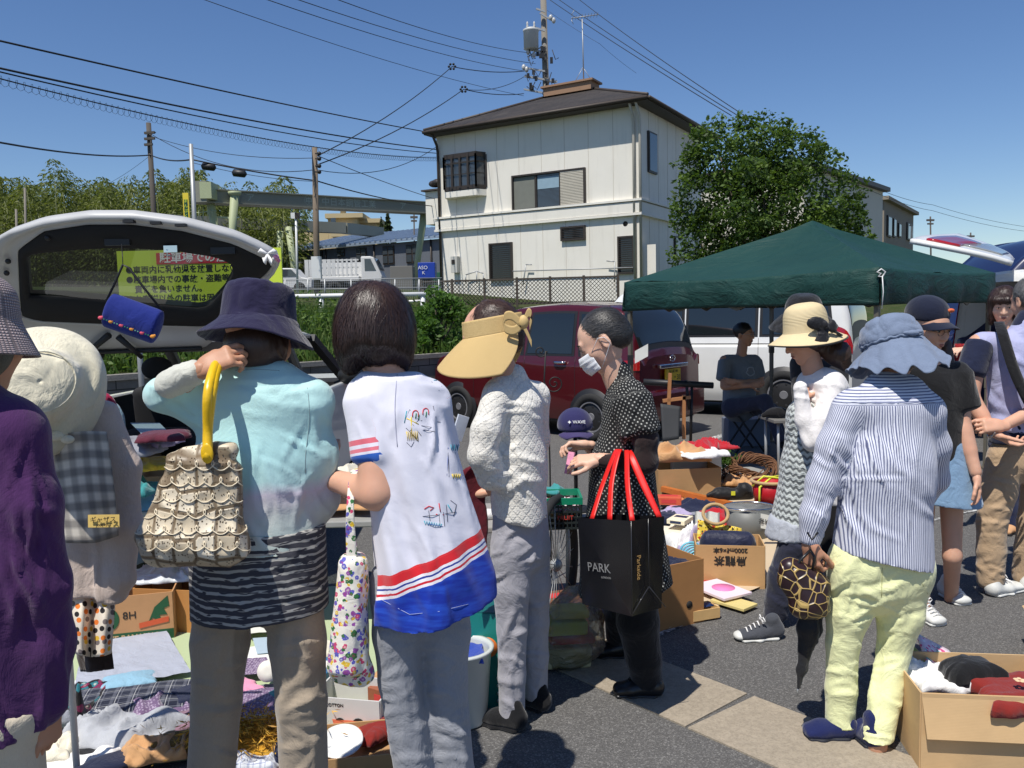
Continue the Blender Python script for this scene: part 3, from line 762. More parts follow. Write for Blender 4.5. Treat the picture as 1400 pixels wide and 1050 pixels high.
for x0,y0,x1,y1 in((640,386,640,376),(640,376,655,371),(655,371,664,374),(664,374,664,388),(655,371,655,388),(704,371,868,366),(718,390,722,362),(832,357,843,358),(843,358,843,386),(722,362,730,362)):
 a_=hq(face_uv(x0,y0)[0],-.16,face_uv(x0,y0)[1]);b_=hq(face_uv(x1,y1)[0],-.16,face_uv(x1,y1)[1]);mb.tube([a_,b_],.022,6)
mb.build('pipes',house,world=True)
u,z=face_uv(855,306);mb=MB();mb.mat(M_DKBR).lathe([(.09,0),(.1,.06),(.05,.07),(0,.07)],hq(u,0,z),14,M=frame_M((0,0,0),hd,Vector((0,0,1))));mb.build('vent',house,world=True)
u0,z0=face_uv(893,384)
mb=MB();mb.mat(M_WALLH).box(hq(-.35,.3,3.1),(.3,.25,1.2),rot=rot);mb.build('utility_box',house,world=True)
an=thing('tv_antenna','thin roof antenna mast on the ridge of the cream house','antenna',m+Vector((0,0,.45)))
mb=MB();mb.mat(M_GALV);b0=P(798,109,m.y);b1=P(796,26,m.y);mb.tube([b0,b1],.025,6);mb.build('mast',an,world=True)
for dx in(-12,12):
 mb=MB();mb.mat(M_GALV);mb.tube([P(797,92,m.y),P(798+dx,112,m.y)],.012,5);mb.build('stay',an,world=True)
mb=MB();mb.mat(M_GALV);mb.tube([P(781,25,m.y),P(818,20,m.y)],.02,5)
for k_ in range(9):p=P(783+k_*4.2,24.6-k_*.55,m.y);mb.tube([p+Vector((0,-.28,0)),p+Vector((0,.28,0))],.008,4)
mb.tube([P(781,21,m.y),P(785,14,m.y)],.012,4);mb.tube([P(781,27,m.y),P(784,33,m.y)],.012,4);mb.build('boom',an,world=True)
tr=thing('leafy_tree','large dark green broadleaf tree beside the cream house behind the tent','tree',(P(1045,400,23).x,23,1.5))
def crown(tree,D,blobs,n,size,mat,seed,jit=.9):
 rg=np.random.default_rng(seed);C=[];S=[];Dn=[]
 B=[]
 for(px,py,rr,dd)in blobs:
  p=P(px,py,D+dd);r_=rr*D/FPX;B.append((np.array(p),r_))
  k_=max(5,int(7*(rr/40)))
  for _ in range(k_*3):
   d=rg.normal(size=3);d/=np.linalg.norm(d);B.append((np.array(p)+d*r_*rg.uniform(.75,1.2),r_*rg.uniform(.13,.3)))
 W=np.array([b[1]**2 for b in B]);i=rg.choice(len(B),n,p=W/W.sum())
 d=rg.normal(size=(n,3));d/=np.linalg.norm(d,axis=1)[:,None]
 bc=np.array([b[0]for b in B])[i];br=np.array([b[1]for b in B])[i]
 C=bc+d*(br*rg.uniform(.5,1.1,n))[:,None]
 sh=.40+.26*(d@np.array(SUNV))+.22*vnoise(C*1.6,seed)+rg.normal(size=len(B))[i]*.14  # sunlight painted into the crown: leaves facing the sun get a lighter colour
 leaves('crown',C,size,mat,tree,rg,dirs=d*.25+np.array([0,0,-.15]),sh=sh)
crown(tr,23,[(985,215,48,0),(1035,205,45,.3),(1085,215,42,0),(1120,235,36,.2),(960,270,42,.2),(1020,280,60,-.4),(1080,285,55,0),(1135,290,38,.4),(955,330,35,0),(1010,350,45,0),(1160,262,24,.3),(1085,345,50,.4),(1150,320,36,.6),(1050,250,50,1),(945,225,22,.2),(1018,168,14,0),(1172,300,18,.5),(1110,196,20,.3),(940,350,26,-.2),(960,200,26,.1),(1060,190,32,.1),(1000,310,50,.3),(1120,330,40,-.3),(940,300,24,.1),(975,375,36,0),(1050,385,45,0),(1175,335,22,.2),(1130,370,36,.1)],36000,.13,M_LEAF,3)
mb=MB();mb.mat(M_BARK);b0=Vector((P(1040,420,23).x,23,1.2))
for px,py,dd in((985,215,0),(1085,215,0),(1035,190,.3),(960,270,.2),(1135,280,.3),(1150,320,.5),(955,330,0)):
 e=P(px,py,23+dd);mid_=b0.lerp(e,.5)+Vector((RNG.uniform(-.2,.2),0,.3));mb.tube([b0+Vector((0,0,.6)),mid_,e],[.11,.07,.02],6)
mb.tube([b0,b0+Vector((0,0,.9))],[.2,.16],8);mb.build('trunk',tr,world=True)
M_BW=plain('cream_far_wall',lin(205,200,184),.9,.06,.5);M_BG=plain('tan_far_wall',lin(142,132,116),.9,.08,.5)
def far_block(name,label,x0,x1,ytop,d0,d1,mats,zb=-.5,cat='building',wins=()):
 a_,b_=P(x0,ytop[0],d0),P(x1,ytop[1],d1);zt=(a_.z+b_.z)/2
 t_=thing(name,label,cat,(a_.x,a_.y,0));du_=Vector((b_.x-a_.x,b_.y-a_.y,0));nn=Vector((-du_.y,du_.x,0)).normalized();nn=nn if nn.y>0 else-nn
 mb=MB();mb.mat(mats[0]);q=[Vector((a_.x,a_.y,zb)),Vector((b_.x,b_.y,zb)),Vector((b_.x,b_.y,zb))+nn*9,Vector((a_.x,a_.y,zb))+nn*9]
 mb.prism(q,(0,0,zt-zb));mb.build('wall',t_,world=True)
 mb=MB();mb.mat(mats[1]);e=.35;dn_=du_.normalized()
 q=[Vector((p.x,p.y,zt))for p in(a_-dn_*e-nn*e,b_+dn_*e-nn*e,b_+dn_*e+nn*9.4,a_-dn_*e+nn*9.4)];mb.prism(q,(0,0,.25));mb.build('roof',t_,world=True)
 for(wx0,wy0,wx1,wy1)in wins:
  p_,q_=onplane(wx0,wy0,a_,nn),onplane(wx1,wy1,a_,nn);c_=(p_+q_)/2-nn*.05
  mb=MB();mb.mat(M_DKBR).box(c_,(abs((q_-p_).dot(dn_)),abs(p_.z-q_.z),.12),rot=frame_M((0,0,0),dn_,(0,0,1)).to_3x3());w_=mb.build('window',t_,world=True)
  mb=MB();mb.mat(M_GL).box(c_-nn*.07,(abs((q_-p_).dot(dn_))*.8,abs(p_.z-q_.z)*.85,.03),rot=frame_M((0,0,0),dn_,(0,0,1)).to_3x3());mb.build('pane',w_,world=True)
 return t_
far_block('white_building','long cream walled building with dark roof edge partly behind the leafy tree',1100,1207,(226,263),42,52,(M_BW,M_DKBR),wins=[(1128,262,1138,285)])
far_block('tan_building','tan flat roofed building farther off to the right of the cream walled one',1209,1249,(274,294),58,68,(M_BG,M_BG),wins=[(1212,294,1217,325),(1227,305,1230,325),(1239,304,1246,330),(1220,298,1223,325)])
t=NT('grey_siding');o_=t.coord();wv_=t.new('ShaderNodeTexWave',wave_type='BANDS',bands_direction='X');t.l(o_,wv_.inputs[0]);wv_.inputs['Scale'].default_value=3;t.set(col=t.mix(t.noise(o_,.4,4),lin(88,92,98),lin(104,108,114)),rough=.6);t.bump(wv_.outputs[1],.3,.03);M_SID=t.m
M_RFB=plain('pale_metal_roof',lin(150,165,182),.4,.1,1,metal=.3)
hall=thing('grey_factory_hall','long grey corrugated factory hall with pale metal roof beyond the truck','factory',(-10,60,2.8))
ga,gb=P(395,345,66),P(640,318,56)
zg=ga.z;gb.z=zg;gdu=(gb-ga);gdu.z=0;gn=Vector((-gdu.y,gdu.x,0)).normalized();gn=gn if gn.y>0 else-gn;gdn=gdu.normalized()
mb=MB();mb.mat(M_SID);z0=2.7
for p_ in((ga,gb),):mb.prism([Vector((ga.x,ga.y,z0)),Vector((gb.x,gb.y,z0)),Vector((gb.x,gb.y,z0))+gn*12,Vector((ga.x,ga.y,z0))+gn*12],(0,0,zg-z0))
mb.build('wall',hall,world=True)
mb=MB();mb.mat(M_RFB);e=.4
A_,B_=ga-gn*e-gdn*e,gb-gn*e+gdn*e
mb.add([A_,B_,B_+gn*7+Vector((0,0,1.5)),A_+gn*7+Vector((0,0,1.5)),A_+Vector((0,0,.18)),B_+Vector((0,0,.18))],[(0,1,5,4),(4,5,2,3)])
rfh=mb.build('roof',hall,world=True)
mb=MB();mb.mat(M_RFB)
L_=(B_-A_).length
for i in range(int(L_/.5)):
 a_=A_+gdn*(i*.5)+Vector((0,0,.2));mb.bar(a_-gn*.05,a_+gn*7+Vector((0,0,1.5)),.12,.1)
mb.build('roof_ribs',rfh,world=True)
def on_hall(px,py):return onplane(px,py,ga,gn)
for(x0,y0,x1,y1,nx)in((408,345,418,353,1),(434,343,442,352,1),(462,341,472,350,2),(488,340,502,356,2),(524,337,540,361,2),(556,335,574,359,2)):
 p_,q_=on_hall(x0,y0),on_hall(x1,y1);c_=(p_+q_)/2-gn*.05;W_,H_=abs((q_-p_).dot(gdn)),abs(p_.z-q_.z)
 rr=frame_M((0,0,0),gdn,(0,0,1)).to_3x3()
 mb=MB();mb.mat(M_DKBR)
 mb.box(c_,(W_,H_,.1),rot=rr);w_=mb.build('window',hall,world=True)
 mb=MB();mb.mat(M_GL)
 for i in range(nx):
  for j in range(2):mb.box(c_-gn*.07+gdn*(W_/nx)*(i-(nx-1)/2)+Vector((0,0,(j-.5)*H_*.47)),(W_/nx*.8,H_*.38,.03),rot=rr)
 mb.build('pane',w_,world=True)
for px in(446,512,590):
 p_=on_hall(px,332);mb=MB();mb.mat(M_DKBR).tube([(p_.x-gn.x*.1,p_.y-gn.y*.1,zg),(p_.x-gn.x*.1,p_.y-gn.y*.1,z0)],.06,6);mb.build('downpipe',hall,world=True)
bb=thing('beige_building','beige concrete block with stair tower and rooftop tank far behind the hall','building',(P(480,400,95).x,95,2.8))
M_BEI=plain('beige_concrete',lin(190,172,132),.9,.08,.4)
def bbx(x0,y0,x1,y1,d,dep,nm,m_=M_BEI):
 a_,b_=P(x0,y0,d),P(x1,y1,d);mb=MB();mb.mat(m_).box(((a_.x+b_.x)/2,d+dep/2,(a_.z+b_.z)/2),(abs(b_.x-a_.x),dep,abs(a_.z-b_.z)));return mb.build(nm,bb,world=True)
bbx(448,296,492,400,95,6,'stair_tower');bbx(444,292,496,297,94.5,7,'tower_roof');bbx(492,303,518,400,97,8,'wall');bbx(490,299,521,304,96.5,9,'roof');bbx(400,316,452,400,98,8,'wing');bbx(452,308,480,323,94,1,'balcony');bbx(462,281,474,284,96,2,'tank',M_GALV);bbx(465,284,471,293,96.3,1,'tank_stand')
for x0,y0 in((500,320),(480,318),(452,298)):bbx(x0,y0,x0+7,y0+7,93.9 if x0!=500 else 96.4,.1,'window',M_GL)
def conifer(label,px,ytop,ybot,wpx,d,seed,n=2500,mat=M_CED,group=None):
 rg=np.random.default_rng(seed);top,bot=P(px,ytop,d),P(px,ybot,d);H_=top.z-bot.z;Rm=wpx*d/FPX/2
 t_=thing('conifer',label,'tree',(top.x,d,bot.z),group=group)
 tt=rg.random(n)**.75;a_=rg.uniform(0,6.28,n);lay=.75+.3*np.sin(tt*45+a_*2)
 rr=Rm*(tt**.8)*lay*rg.uniform(.6,1.05,n)
 C=np.stack([rr*np.cos(a_),rr*np.sin(a_),H_*(1-tt)-.15*rr],1)
 sh=.45+.3*(np.cos(a_)*SUNV.x+np.sin(a_)*SUNV.y)+.2*np.sin(tt*45+a_*2)  # leaf colour carries the sunlight: lighter on the side toward the sun
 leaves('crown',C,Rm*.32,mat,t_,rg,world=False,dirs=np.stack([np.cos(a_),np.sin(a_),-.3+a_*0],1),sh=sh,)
 mb=MB();mb.mat(M_BARK).tube([(0,0,-1),(0,0,H_*.95)],[Rm*.12,.02],6);mb.build('trunk',t_);return t_
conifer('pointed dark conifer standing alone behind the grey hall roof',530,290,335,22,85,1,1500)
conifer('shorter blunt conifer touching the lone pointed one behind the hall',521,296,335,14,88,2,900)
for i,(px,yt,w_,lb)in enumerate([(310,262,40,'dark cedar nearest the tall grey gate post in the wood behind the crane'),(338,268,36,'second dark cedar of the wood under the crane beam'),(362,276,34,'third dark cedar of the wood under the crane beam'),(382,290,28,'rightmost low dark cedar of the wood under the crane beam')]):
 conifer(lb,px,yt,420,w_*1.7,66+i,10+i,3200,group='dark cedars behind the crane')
rg=np.random.default_rng(5);Cs,Ds,Sh=[],[],[]
culm=MB();M_CULM=plain('bamboo_culm',(.16,.18,.07),.6);culm.mat(M_CULM)
for k_ in range(300):
 px=rg.uniform(-60,392);d=rg.uniform(56,78);top_y=247+10*math.sin(px*.045)+8*math.sin(px*.11+1)+rg.uniform(-12,42)+(22 if px>290 else 0)+(d-56)*.3
 top=np.array(P(px,top_y,d));lean=rg.normal(size=2)*1.1;n=850
 t_=rg.random(n);a_=rg.uniform(0,6.28,n);r_=(.35+1.75*np.sin(np.clip(t_*1.15,0,1)*3.0)**.8)*rg.uniform(.3,1,n)
 z=top[2]-t_*8.5*rg.uniform(.85,1.1);bend=(1-t_)**3
 C=np.stack([top[0]+lean[0]*bend+r_*np.cos(a_),top[1]+lean[1]*bend+r_*np.sin(a_),z],1);Cs.append(C)
 Ds.append(np.stack([np.cos(a_),np.sin(a_),-.7+a_*0],1));Sh.append(.5+.28*(np.cos(a_)*SUNV.x+np.sin(a_)*SUNV.y)+rg.normal()*.12-t_*.22)  # sun side of each plume coloured lighter as if lit; lower leaves darker
 culm.tube([(top[0],top[1],2.5),(top[0],top[1],top[2]-3),(top[0]+lean[0]*.6,top[1]+lean[1]*.6,top[2]-.3)],[.06,.05,.015],4)
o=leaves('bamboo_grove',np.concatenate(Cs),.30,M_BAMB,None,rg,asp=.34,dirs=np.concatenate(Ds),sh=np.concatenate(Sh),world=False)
tag(o,'yellow green bamboo grove filling the skyline behind the raised tailgate','bamboo grove',kind='stuff')
o=culm.build('bamboo_culms');tag(o,'bare bamboo stems inside the grove behind the raised tailgate','bamboo stems',kind='stuff')
M_CR=plain('crane_green_grey',lin(132,132,118),.6,.12,.6);M_CRL=plain('crane_leg_pale',lin(164,172,134),.6,.1,1)
cr=thing('gantry_crane','olive grey gantry crane with long box girder spanning to the house','crane',(P(430,420,38).x,38,2.8))
ga_,gb_=P(268,268,37),P(604,286,45)
mb=MB();mb.mat(M_CR);mb.bar(ga_,gb_,.6,.52);mb.bar(ga_+Vector((0,0,.28)),gb_+Vector((0,0,.28)),.8,.05);mb.bar(ga_+Vector((0,0,-.28)),gb_+Vector((0,0,-.28)),.8,.05);gir=mb.build('girder',cr,world=True)
gdx=(gb_-ga_).normalized()
M_MARK=plain('girder_marking',lin(170,176,160),.7)
def on_gir(f,s_,dz=0):p=ga_.lerp(gb_,f);return frame_M(p+Vector((gdx.y,-gdx.x,0)).normalized()*.302+Vector((0,0,dz)),gdx,(0,0,1))
text_obj('lettering','中日本鋼管工業',.42,M_MARK,on_gir(.565,0),gir);text_obj('lettering','㊥',.5,M_MARK,on_gir(.40,0),gir);text_obj('lettering','ア',.4,M_MARK,on_gir(.18,0),gir);text_obj('lettering','ア',.4,M_MARK,on_gir(.80,0),gir)
for x0,y0,x1,y1,d in((285,262,300,345,37.4),(321,266,315,345,37.4),(580,290,565,400,44.5),(604,296,614,400,44.5)):
 a_,b_=P(x0,y0,d),P(x1,y1,d);b_=a_+(b_-a_)*((a_.z-2.75)/(a_.z-b_.z));mb=MB();mb.mat(M_CRL);mb.tube([a_,b_],[.2,.13],8);mb.lathe([(.1,-.1),(.28,.0),(.3,.12)],a_,10);mb.build('leg',cr,world=True)
mb=MB();mb.mat(M_CRL);mb.bar(P(298,297,37.4),P(318,298,37.4),.08);
for x in(272,278,284,290):mb.tube([P(x,300,37),P(x,284,37)],.02,5)
mb.tube([P(268,291,37),P(296,288,37)],.02,5);mb.build('walkway',cr,world=True)
mb=MB();mb.mat(M_CR).box(P(277,262,37)+Vector((0,0,-.05)),(.6,.8,.9));mb.mat(M_CRL).box(P(286,262,37),(.5,.9,.7));mb.build('drive_unit',cr,world=True)
cr2=thing('gantry_crane','second lower gantry crane girder running behind the grey factory hall','crane',(P(400,420,58).x,58,2.8))
a_,b_=P(225,302,54),P(470,312,62);mb=MB();mb.mat(M_CR);mb.bar(a_,b_,.7,.75);mb.build('girder',cr2,world=True)
mb=MB();mb.mat(M_CR);mb.bar(b_,P(520,318,66),.7,.75);mb.build('girder_end',cr2,world=True)
for x0,y0,x1,y1 in((394,310,407,380),(383,316,380,380)):
 p_,q_=P(x0,y0,56),P(x1,y1,56);mb=MB();mb.mat(M_CRL);mb.tube([p_,q_+Vector((0,0,-1.5))],.22,8);mb.build('leg',cr2,world=True)
M_POLE=plain('concrete_pole',lin(126,120,110),.9,.15,2);M_POLED=plain('dark_pole',lin(84,78,72),.9,.15,2);M_INS=plain('insulator',(.5,.5,.48),.3);M_BLK=plain('black_rubber',(.012,.012,.013),.5)
def pole(label,xt,yt,xb,yb,d,wpx,mat=M_POLE,zbot=1.5):
 a_,b_=P(xt,yt,d),P(xb,yb,d);b2=a_+(b_-a_)*((a_.z-zbot)/(a_.z-b_.z));r_=wpx*d/FPX/2
 t_=thing('utility_pole',label,'utility pole',b2);mb=MB();mb.mat(mat);mb.tube([b2,a_],[r_*1.12,r_*.9],10);mb.build('post',t_,world=True);return t_
pl=pole('dark weathered utility pole rising behind the raised tailgate, leftmost of the tall poles',203,168,211,300,30,7,M_POLED)
mb=MB();mb.mat(M_POLED)
for y_,L_ in((181,8),(189,8),(197,5)):mb.bar(P(203.5-6,y_+1,29.85),P(203.5+L_,y_,29.85),.08)
mb.tube([P(213,181,30),P(206,181,30),P(206,196,30)],.02,5);mb.build('crossarm',pl,world=True)
pg=pole('smooth grey steel pole next to the yellow and green upright sign',261,197,266,305,22,6,M_GALV)
pm=pole('brown grey wooden utility pole standing by the truck, with insulators near its top',430,202,434,400,24,8,plain('wood_pole',lin(122,108,92),.9,.2,3))
mb=MB();mb.mat(M_BLK)
for y_ in(210,217,227,235):mb.ball(P(436.5,y_,23.8),.06);mb.tube([P(431,y_,23.8),P(437,y_,23.8)],.02,5)
mb.build('insulators',pm,world=True)
mb=MB();mb.mat(M_WHITE).box(P(433,366,23.7),(.25,.2,.62));mb.build('control_box',pm,world=True)
pt=pole('tall concrete utility pole with transformer rising behind the house roof',742,-30,747,140,38,9,M_POLE,2.5)
mb=MB();mb.mat(plain('transformer_grey',lin(190,192,190),.5));c_=P(726,52,37.6);mb.lathe([(.2,-.5),(.32,-.47),(.33,.25),(.35,.27),(.35,.34),(.2,.42),(.12,.44)],c_,18)
for k_ in(-.15,.15):mb.mat(M_INS).lathe([(.04,.4),(.06,.5),(.03,.55),(.05,.62),(.02,.7)],c_+Vector((k_,0,0)),8)
mb.build('transformer',pt,world=True)
mb=MB();mb.mat(M_GALV)
for(x0,y0,x1,y1,w_)in((733,12,745,16,.07),(731,38,745,42,.08),(716,66,746,72,.08),(714,92,748,98,.07),(717,104,762,112,.08),(716,122,748,128,.07),(722,78,745,60,.04),(738,18,758,30,.06)):mb.bar(P(x0,y0,37.7),P(x1,y1,37.7),w_)
mb.build('crossarm',pt,world=True)
mb=MB();mb.mat(M_INS)
for(x0,y0)in((753,24),(757,28),(722,71),(730,75),(716,92),(720,95)):mb.ball(P(x0,y0,37.6),(.09,.09,.13))
mb.mat(M_BLK)
rg=np.random.default_rng(3)
for k_ in range(34):
 x0,y0=rg.uniform(718,757),rg.choice([66,74,82,96,104,112,120,126])+rg.uniform(-4,4);
 if k_%2:mb.box(P(x0,y0,37.6),(.12,.12,.22*rg.uniform(.6,1.3)))
 else:
  p_=P(x0,y0,37.5);q_=P(x0+rg.uniform(-14,14),y0+rg.uniform(-3,14),37.5);mb.tube([p_,(p_+q_)/2-Vector((0,0,.25)),q_],.018,4)
mb.build('fittings',pt,world=True)
M_WIRE=plain('wire',(.01,.011,.014),.6)
wire_n=[0]
def wire(pts,r=.012,sag=.02,lab=None,seg=14):
 """pts: (px, py, d) supports"""
 mb=MB();mb.mat(M_WIRE);q=[]
 for(a_,b_)in zip(pts[:-1],pts[1:]):
  A_,B_=P(*a_),P(*b_);L_=(B_-A_).length
  for k_ in range(seg):f=k_/seg;q.append(A_.lerp(B_,f)-Vector((0,0,4*sag*L_*f*(1-f))))
 q.append(P(*pts[-1]));mb.tube(q,r*.75,4);o=mb.build('overhead_wire');o.location=(0,0,0)
 wire_n[0]+=1;tag(o,lab,'wire','overhead wires crossing the sky');return o
wl_=[([(-60,42,14),(598,183,33)],.024,.004,'topmost thick black wire running from the left edge to the house eave'),([(-60,80,14),(603,205,33)],.026,.008,'second thick wire from the left edge, just under the topmost one'),([(-60,84,14),(604,210,33)],.018,.012,'thin wire running close under the second thick wire to the house'),([(-60,92,14),(604,216,33)],.016,.018,'lowest wire of the bundle from the left edge to the house corner'),([(-60,183,16),(206,212,30),(262,218,23),(432,247,24),(606,283,34)],.028,.012,'thick telephone cable carrying two black splice boxes past three poles'),([(275,-2,20),(716,131,38)],.012,.01,'thin wire from the upper left sky down to the lowest crossarm of the transformer pole'),([(358,-3,20),(716,97,38)],.014,.01,'thin wire ending at the middle crossarm of the transformer pole'),([(400,-3,20),(732,87,38)],.014,.01,'thin wire just above the middle crossarm of the transformer pole'),([(455,-3,20),(722,72,38)],.014,.01,'topmost thin wire coming to the transformer pole from the left'),([(432,214,24),(618,91,33),(718,97,38)],.022,.02,'wire rising from the wooden pole to the upper insulator left of the transformer'),([(432,226,24),(634,122,33),(716,128,38)],.022,.02,'wire rising from the wooden pole to the lower insulator left of the transformer'),([(634,122,33),(718,104,38)],.016,.04,'short slack wire between the lower insulator and the transformer pole'),([(432,212,24),(598,273,33)],.016,.006,'straight wire from the wooden pole top down to the house balcony'),([(206,186,30),(430,216,24)],.012,.025,'sagging wire between the dark pole and the wooden pole'),([(206,183,30),(432,232,24),(604,195,33)],.014,.05,'slack wire dipping from the wooden pole up to the house eave'),([(262,222,23),(430,248,24)],.01,.03,'thin drooping wire under the telephone cable'),([(752,0,37),(1000,158,24)],.018,.004,'left wire of the three running from the pole down behind the leafy tree'),([(762,-2,37),(1012,160,24)],.018,.004,'middle wire of the three running from the pole down behind the leafy tree'),([(790,-2,37),(1024,162,24)],.018,.006,'right wire of the three running from the pole down behind the leafy tree'),([(748,14,37.6),(820,60,36),(870,100,40)],.008,.01,'faint thin wire right of the transformer pole'),([(1150,235,40),(1275,280,60),(1420,312,75)],.018,.01,'upper faint wire over the far right buildings'),([(1150,240,40),(1275,288,60),(1420,318,75)],.018,.01,'lower faint wire over the far right buildings'),([(206,212,30),(150,250,34),(100,262,50)],.01,.01,'thin wire from the dark pole down toward the bamboo')]
for a_ in wl_:wire(a_[0],a_[1],a_[2],a_[3])
mb=MB();mb.mat(M_WIRE);q=[]
A_,B_=P(-60,94,14),P(604,217,33);
for k_ in range(900):
 f=k_/899;p_=A_.lerp(B_,f)-Vector((0,0,4*.02*(B_-A_).length*f*(1-f)));a_=k_*.9;q.append(p_+Vector((math.cos(a_)*.05,0,math.sin(a_)*.09)))
mb.tube(q,.004,3);tag(mb.build('spiral_hanger_wire'),'spiral hanger wire wound around the lowest wire of the left bundle','wire')
for(px,py,lb)in((285,227,'black splice box on the telephone cable, nearer the grey steel pole'),(327,236,'black splice box on the telephone cable, the one farther right')):
 mb=MB();mb.mat(M_BLK);c_=P(px,py,23.2);mb.tube([c_+Vector((-.19,0,.02)),c_+Vector((-.15,0,0)),c_+Vector((.15,0,-.04)),c_+Vector((.2,0,-.05))],[.03,.1,.1,.03],8)
 tag(mb.build('splice_box'),lb,'cable box','splice boxes on the telephone cable')
for(px,py,lb)in((618,91,'small insulator cluster where the upper left wires meet'),(634,122,'small insulator cluster where the lower left wires meet')):
 mb=MB();mb.mat(M_WIRE);c_=P(px,py,33)
 for k_ in range(6):a_=k_*1.05;mb.ball(c_+Vector((math.cos(a_)*.12,0,math.sin(a_)*.1)),.05,6,4)
 tag(mb.build('insulator'),lb,'insulator','insulators in the wires')
for(px,py,d,lb)in((1272,296,70,'small far utility pole right of the tan building'),(1194+3,318,80,None),(1352-25,318,75,'tiny distant pole near the blue van roof'),(606-40,292,60,'distant pole between crane leg and house')):
 if lb:p_=pole(lb,px,py,px+.5,py+40,d,2.2,M_POLED,2.0);mb=MB();mb.mat(M_POLED);mb.bar(P(px-5,py+5,d),P(px+5,py+5,d),.15);mb.bar(P(px-4,py+10,d),P(px+4,py+10,d),.12);mb.build('crossarm',p_,world=True)
for(px,py,lb)in((34,257,'thin pale post at the far left before the bamboo'),(22,286,'shorter thin pale post left of the taller one before the bamboo')):
 t_=thing('post',lb,'post',(P(px,400,40).x,40,2));mb=MB();mb.mat(M_POLE);mb.tube([P(px,py,40),P(px+3,400,40)],.05,6);mb.build('shaft',t_,world=True)
M_TW=plain('truck_white',(.62,.62,.60),.4,.08,2);M_TYRE=plain('tyre',(.018,.018,.018),.85,.2);M_RIM=plain('steel_rim',(.16,.16,.17),.5);M_CHAS=plain('chassis_dark',(.03,.03,.032),.8)
tk=thing('flatbed_truck','small white flatbed truck with stake sides parked behind the wire fence','truck',(P(470,400,45).x,45,2.75))
S_=45/FPX
def tkp(px,py,dy=0):return P(px,py,45+dy)
zt=2.75;x0,x1=tkp(418,400).x,tkp(523,400).x;W_=1.7
def tb(nm,xa,xb,za,zb2,m_,dy=0,dd=W_,**k):mb=MB();mb.mat(m_).box(((xa+xb)/2,45+W_/2+dy,(za+zb2)/2),(xb-xa,dd,zb2-za),**k);return mb.build(nm,tk,world=True,bevel=.03)
Lx=x1-x0
tb('chassis',x0+.2,x1-.3,zt+.35,zt+.6,M_CHAS,dd=1.2);tb('bed',x0,x0+Lx*.70,zt+.72,zt+.98,M_TW)
mb=MB();mb.mat(M_TW)
for k_ in range(12):xx=x0+.1+k_*Lx*.70/12;mb.box((xx,45.02,zt+1.45),(.10 if k_>6 else.2,.03,.9))
for z in(1.05,1.45,1.85):mb.box((x0+Lx*.35,45.06,zt+z),(Lx*.7,.04,.08))
for k_ in range(6):mb.box((x0+.02,45.1+k_*.3,zt+1.45),(.03,.1,.9))
mb.box((x0+Lx*.35,45+W_,zt+1.4),(Lx*.7,.03,.85));mb.build('stake_side',tk,world=True)
cab=[(x0+Lx*.73,zt+.45),(x1-.05,zt+.45),(x1,zt+.95),(x1-.12,zt+1.25),(x1-.42,zt+1.95),(x1-.6,zt+2.02),(x0+Lx*.73,zt+2.02)]
mb=MB();mb.mat(M_TW).prism([(x,45,z)for x,z in cab][::-1],(0,W_,0));mb.build('cab',tk,world=True,bevel=.06)
mb=MB();mb.mat(M_GL).prism([(x,44.985,z)for x,z in((x0+Lx*.78,zt+1.25),(x1-.3,zt+1.25),(x1-.58,zt+1.88),(x0+Lx*.78,zt+1.88))][::-1],(0,.01,0));mb.build('side_window',tk,world=True)
mb=MB();mb.mat(M_GL).prism([(x1-.10,45.1,zt+1.3),(x1-.1,45+W_-.1,zt+1.3),(x1-.4,45+W_-.15,zt+1.93),(x1-.4,45.15,zt+1.93)],(.02,0,.01));mb.build('windscreen',tk,world=True)
for xx in(x0+Lx*.38,x0+Lx*.86):
 for yy in(45.0,45+W_-.2):
  Mx=Matrix.Rotation(R(90),4,'X');mb=MB();mb.mat(M_TYRE).lathe([(.2,-.2),(.36,-.2),(.38,-.17),(.38,-.03),(.36,0),(.22,0)],(xx,yy,zt+.36),20,M=Mx);wh=mb.build('wheel',tk,world=True)
  mb=MB();mb.mat(M_RIM).lathe([(.22,.0),(.2,-.06),(.08,-.03),(0,-.02)],(xx,yy-.0,zt+.36),16,M=Matrix.Rotation(R(90),4,'X'));mb.build('rim',wh,world=True)
M_GBX=plain('grey_cabinet',lin(112,110,106),.7,.08);M_BLUE=plain('blue_panel',lin(28,62,165),.45,.08)
def cab_box(name,label,cat,x0,y0,x1,y1,d,m_,dep=1.0,parts=None):
 a_,b_=P(x0,y0,d),P(x1,y1,d);t_=thing(name,label,cat,((a_.x+b_.x)/2,d,b_.z));mb=MB();mb.mat(m_).box(((a_.x+b_.x)/2,d+dep/2,(a_.z+b_.z)/2),(b_.x-a_.x,dep,a_.z-b_.z));mb.build('body',t_,world=True,bevel=.02);return t_
cab_box('equipment_cabinet','grey steel cabinet standing between the truck and the blue machine','cabinet',533,364,565,400,40,M_GBX)
tb_=cab_box('equipment_cabinet','low grey cabinet right in front of the blue machine base','cabinet',572,380,590,402,38,M_GBX);tb_['label']='small dark grey cabinet beneath the blue machine'
cab_box('storage_shed','green box shed edge between blue machine and house','shed',592,372,612,400,43,plain('shed_green',lin(40,88,70),.6),1.4)
vm=cab_box('vending_machine','bright blue vending machine with white lettering left of the house','vending machine',571,359,595,381,37,M_BLUE,.9)
p_=P(578,366,36.97);text_obj('logo','ASO',.22,plain('white_print',(.8,.8,.8),.6),frame_M(p_,(1,0,0),(0,0,1)),vm);text_obj('logo','K',.2,plain('white_print',(1,1,1)),frame_M(P(579,373,36.97),(1,0,0),(0,0,1)),vm)
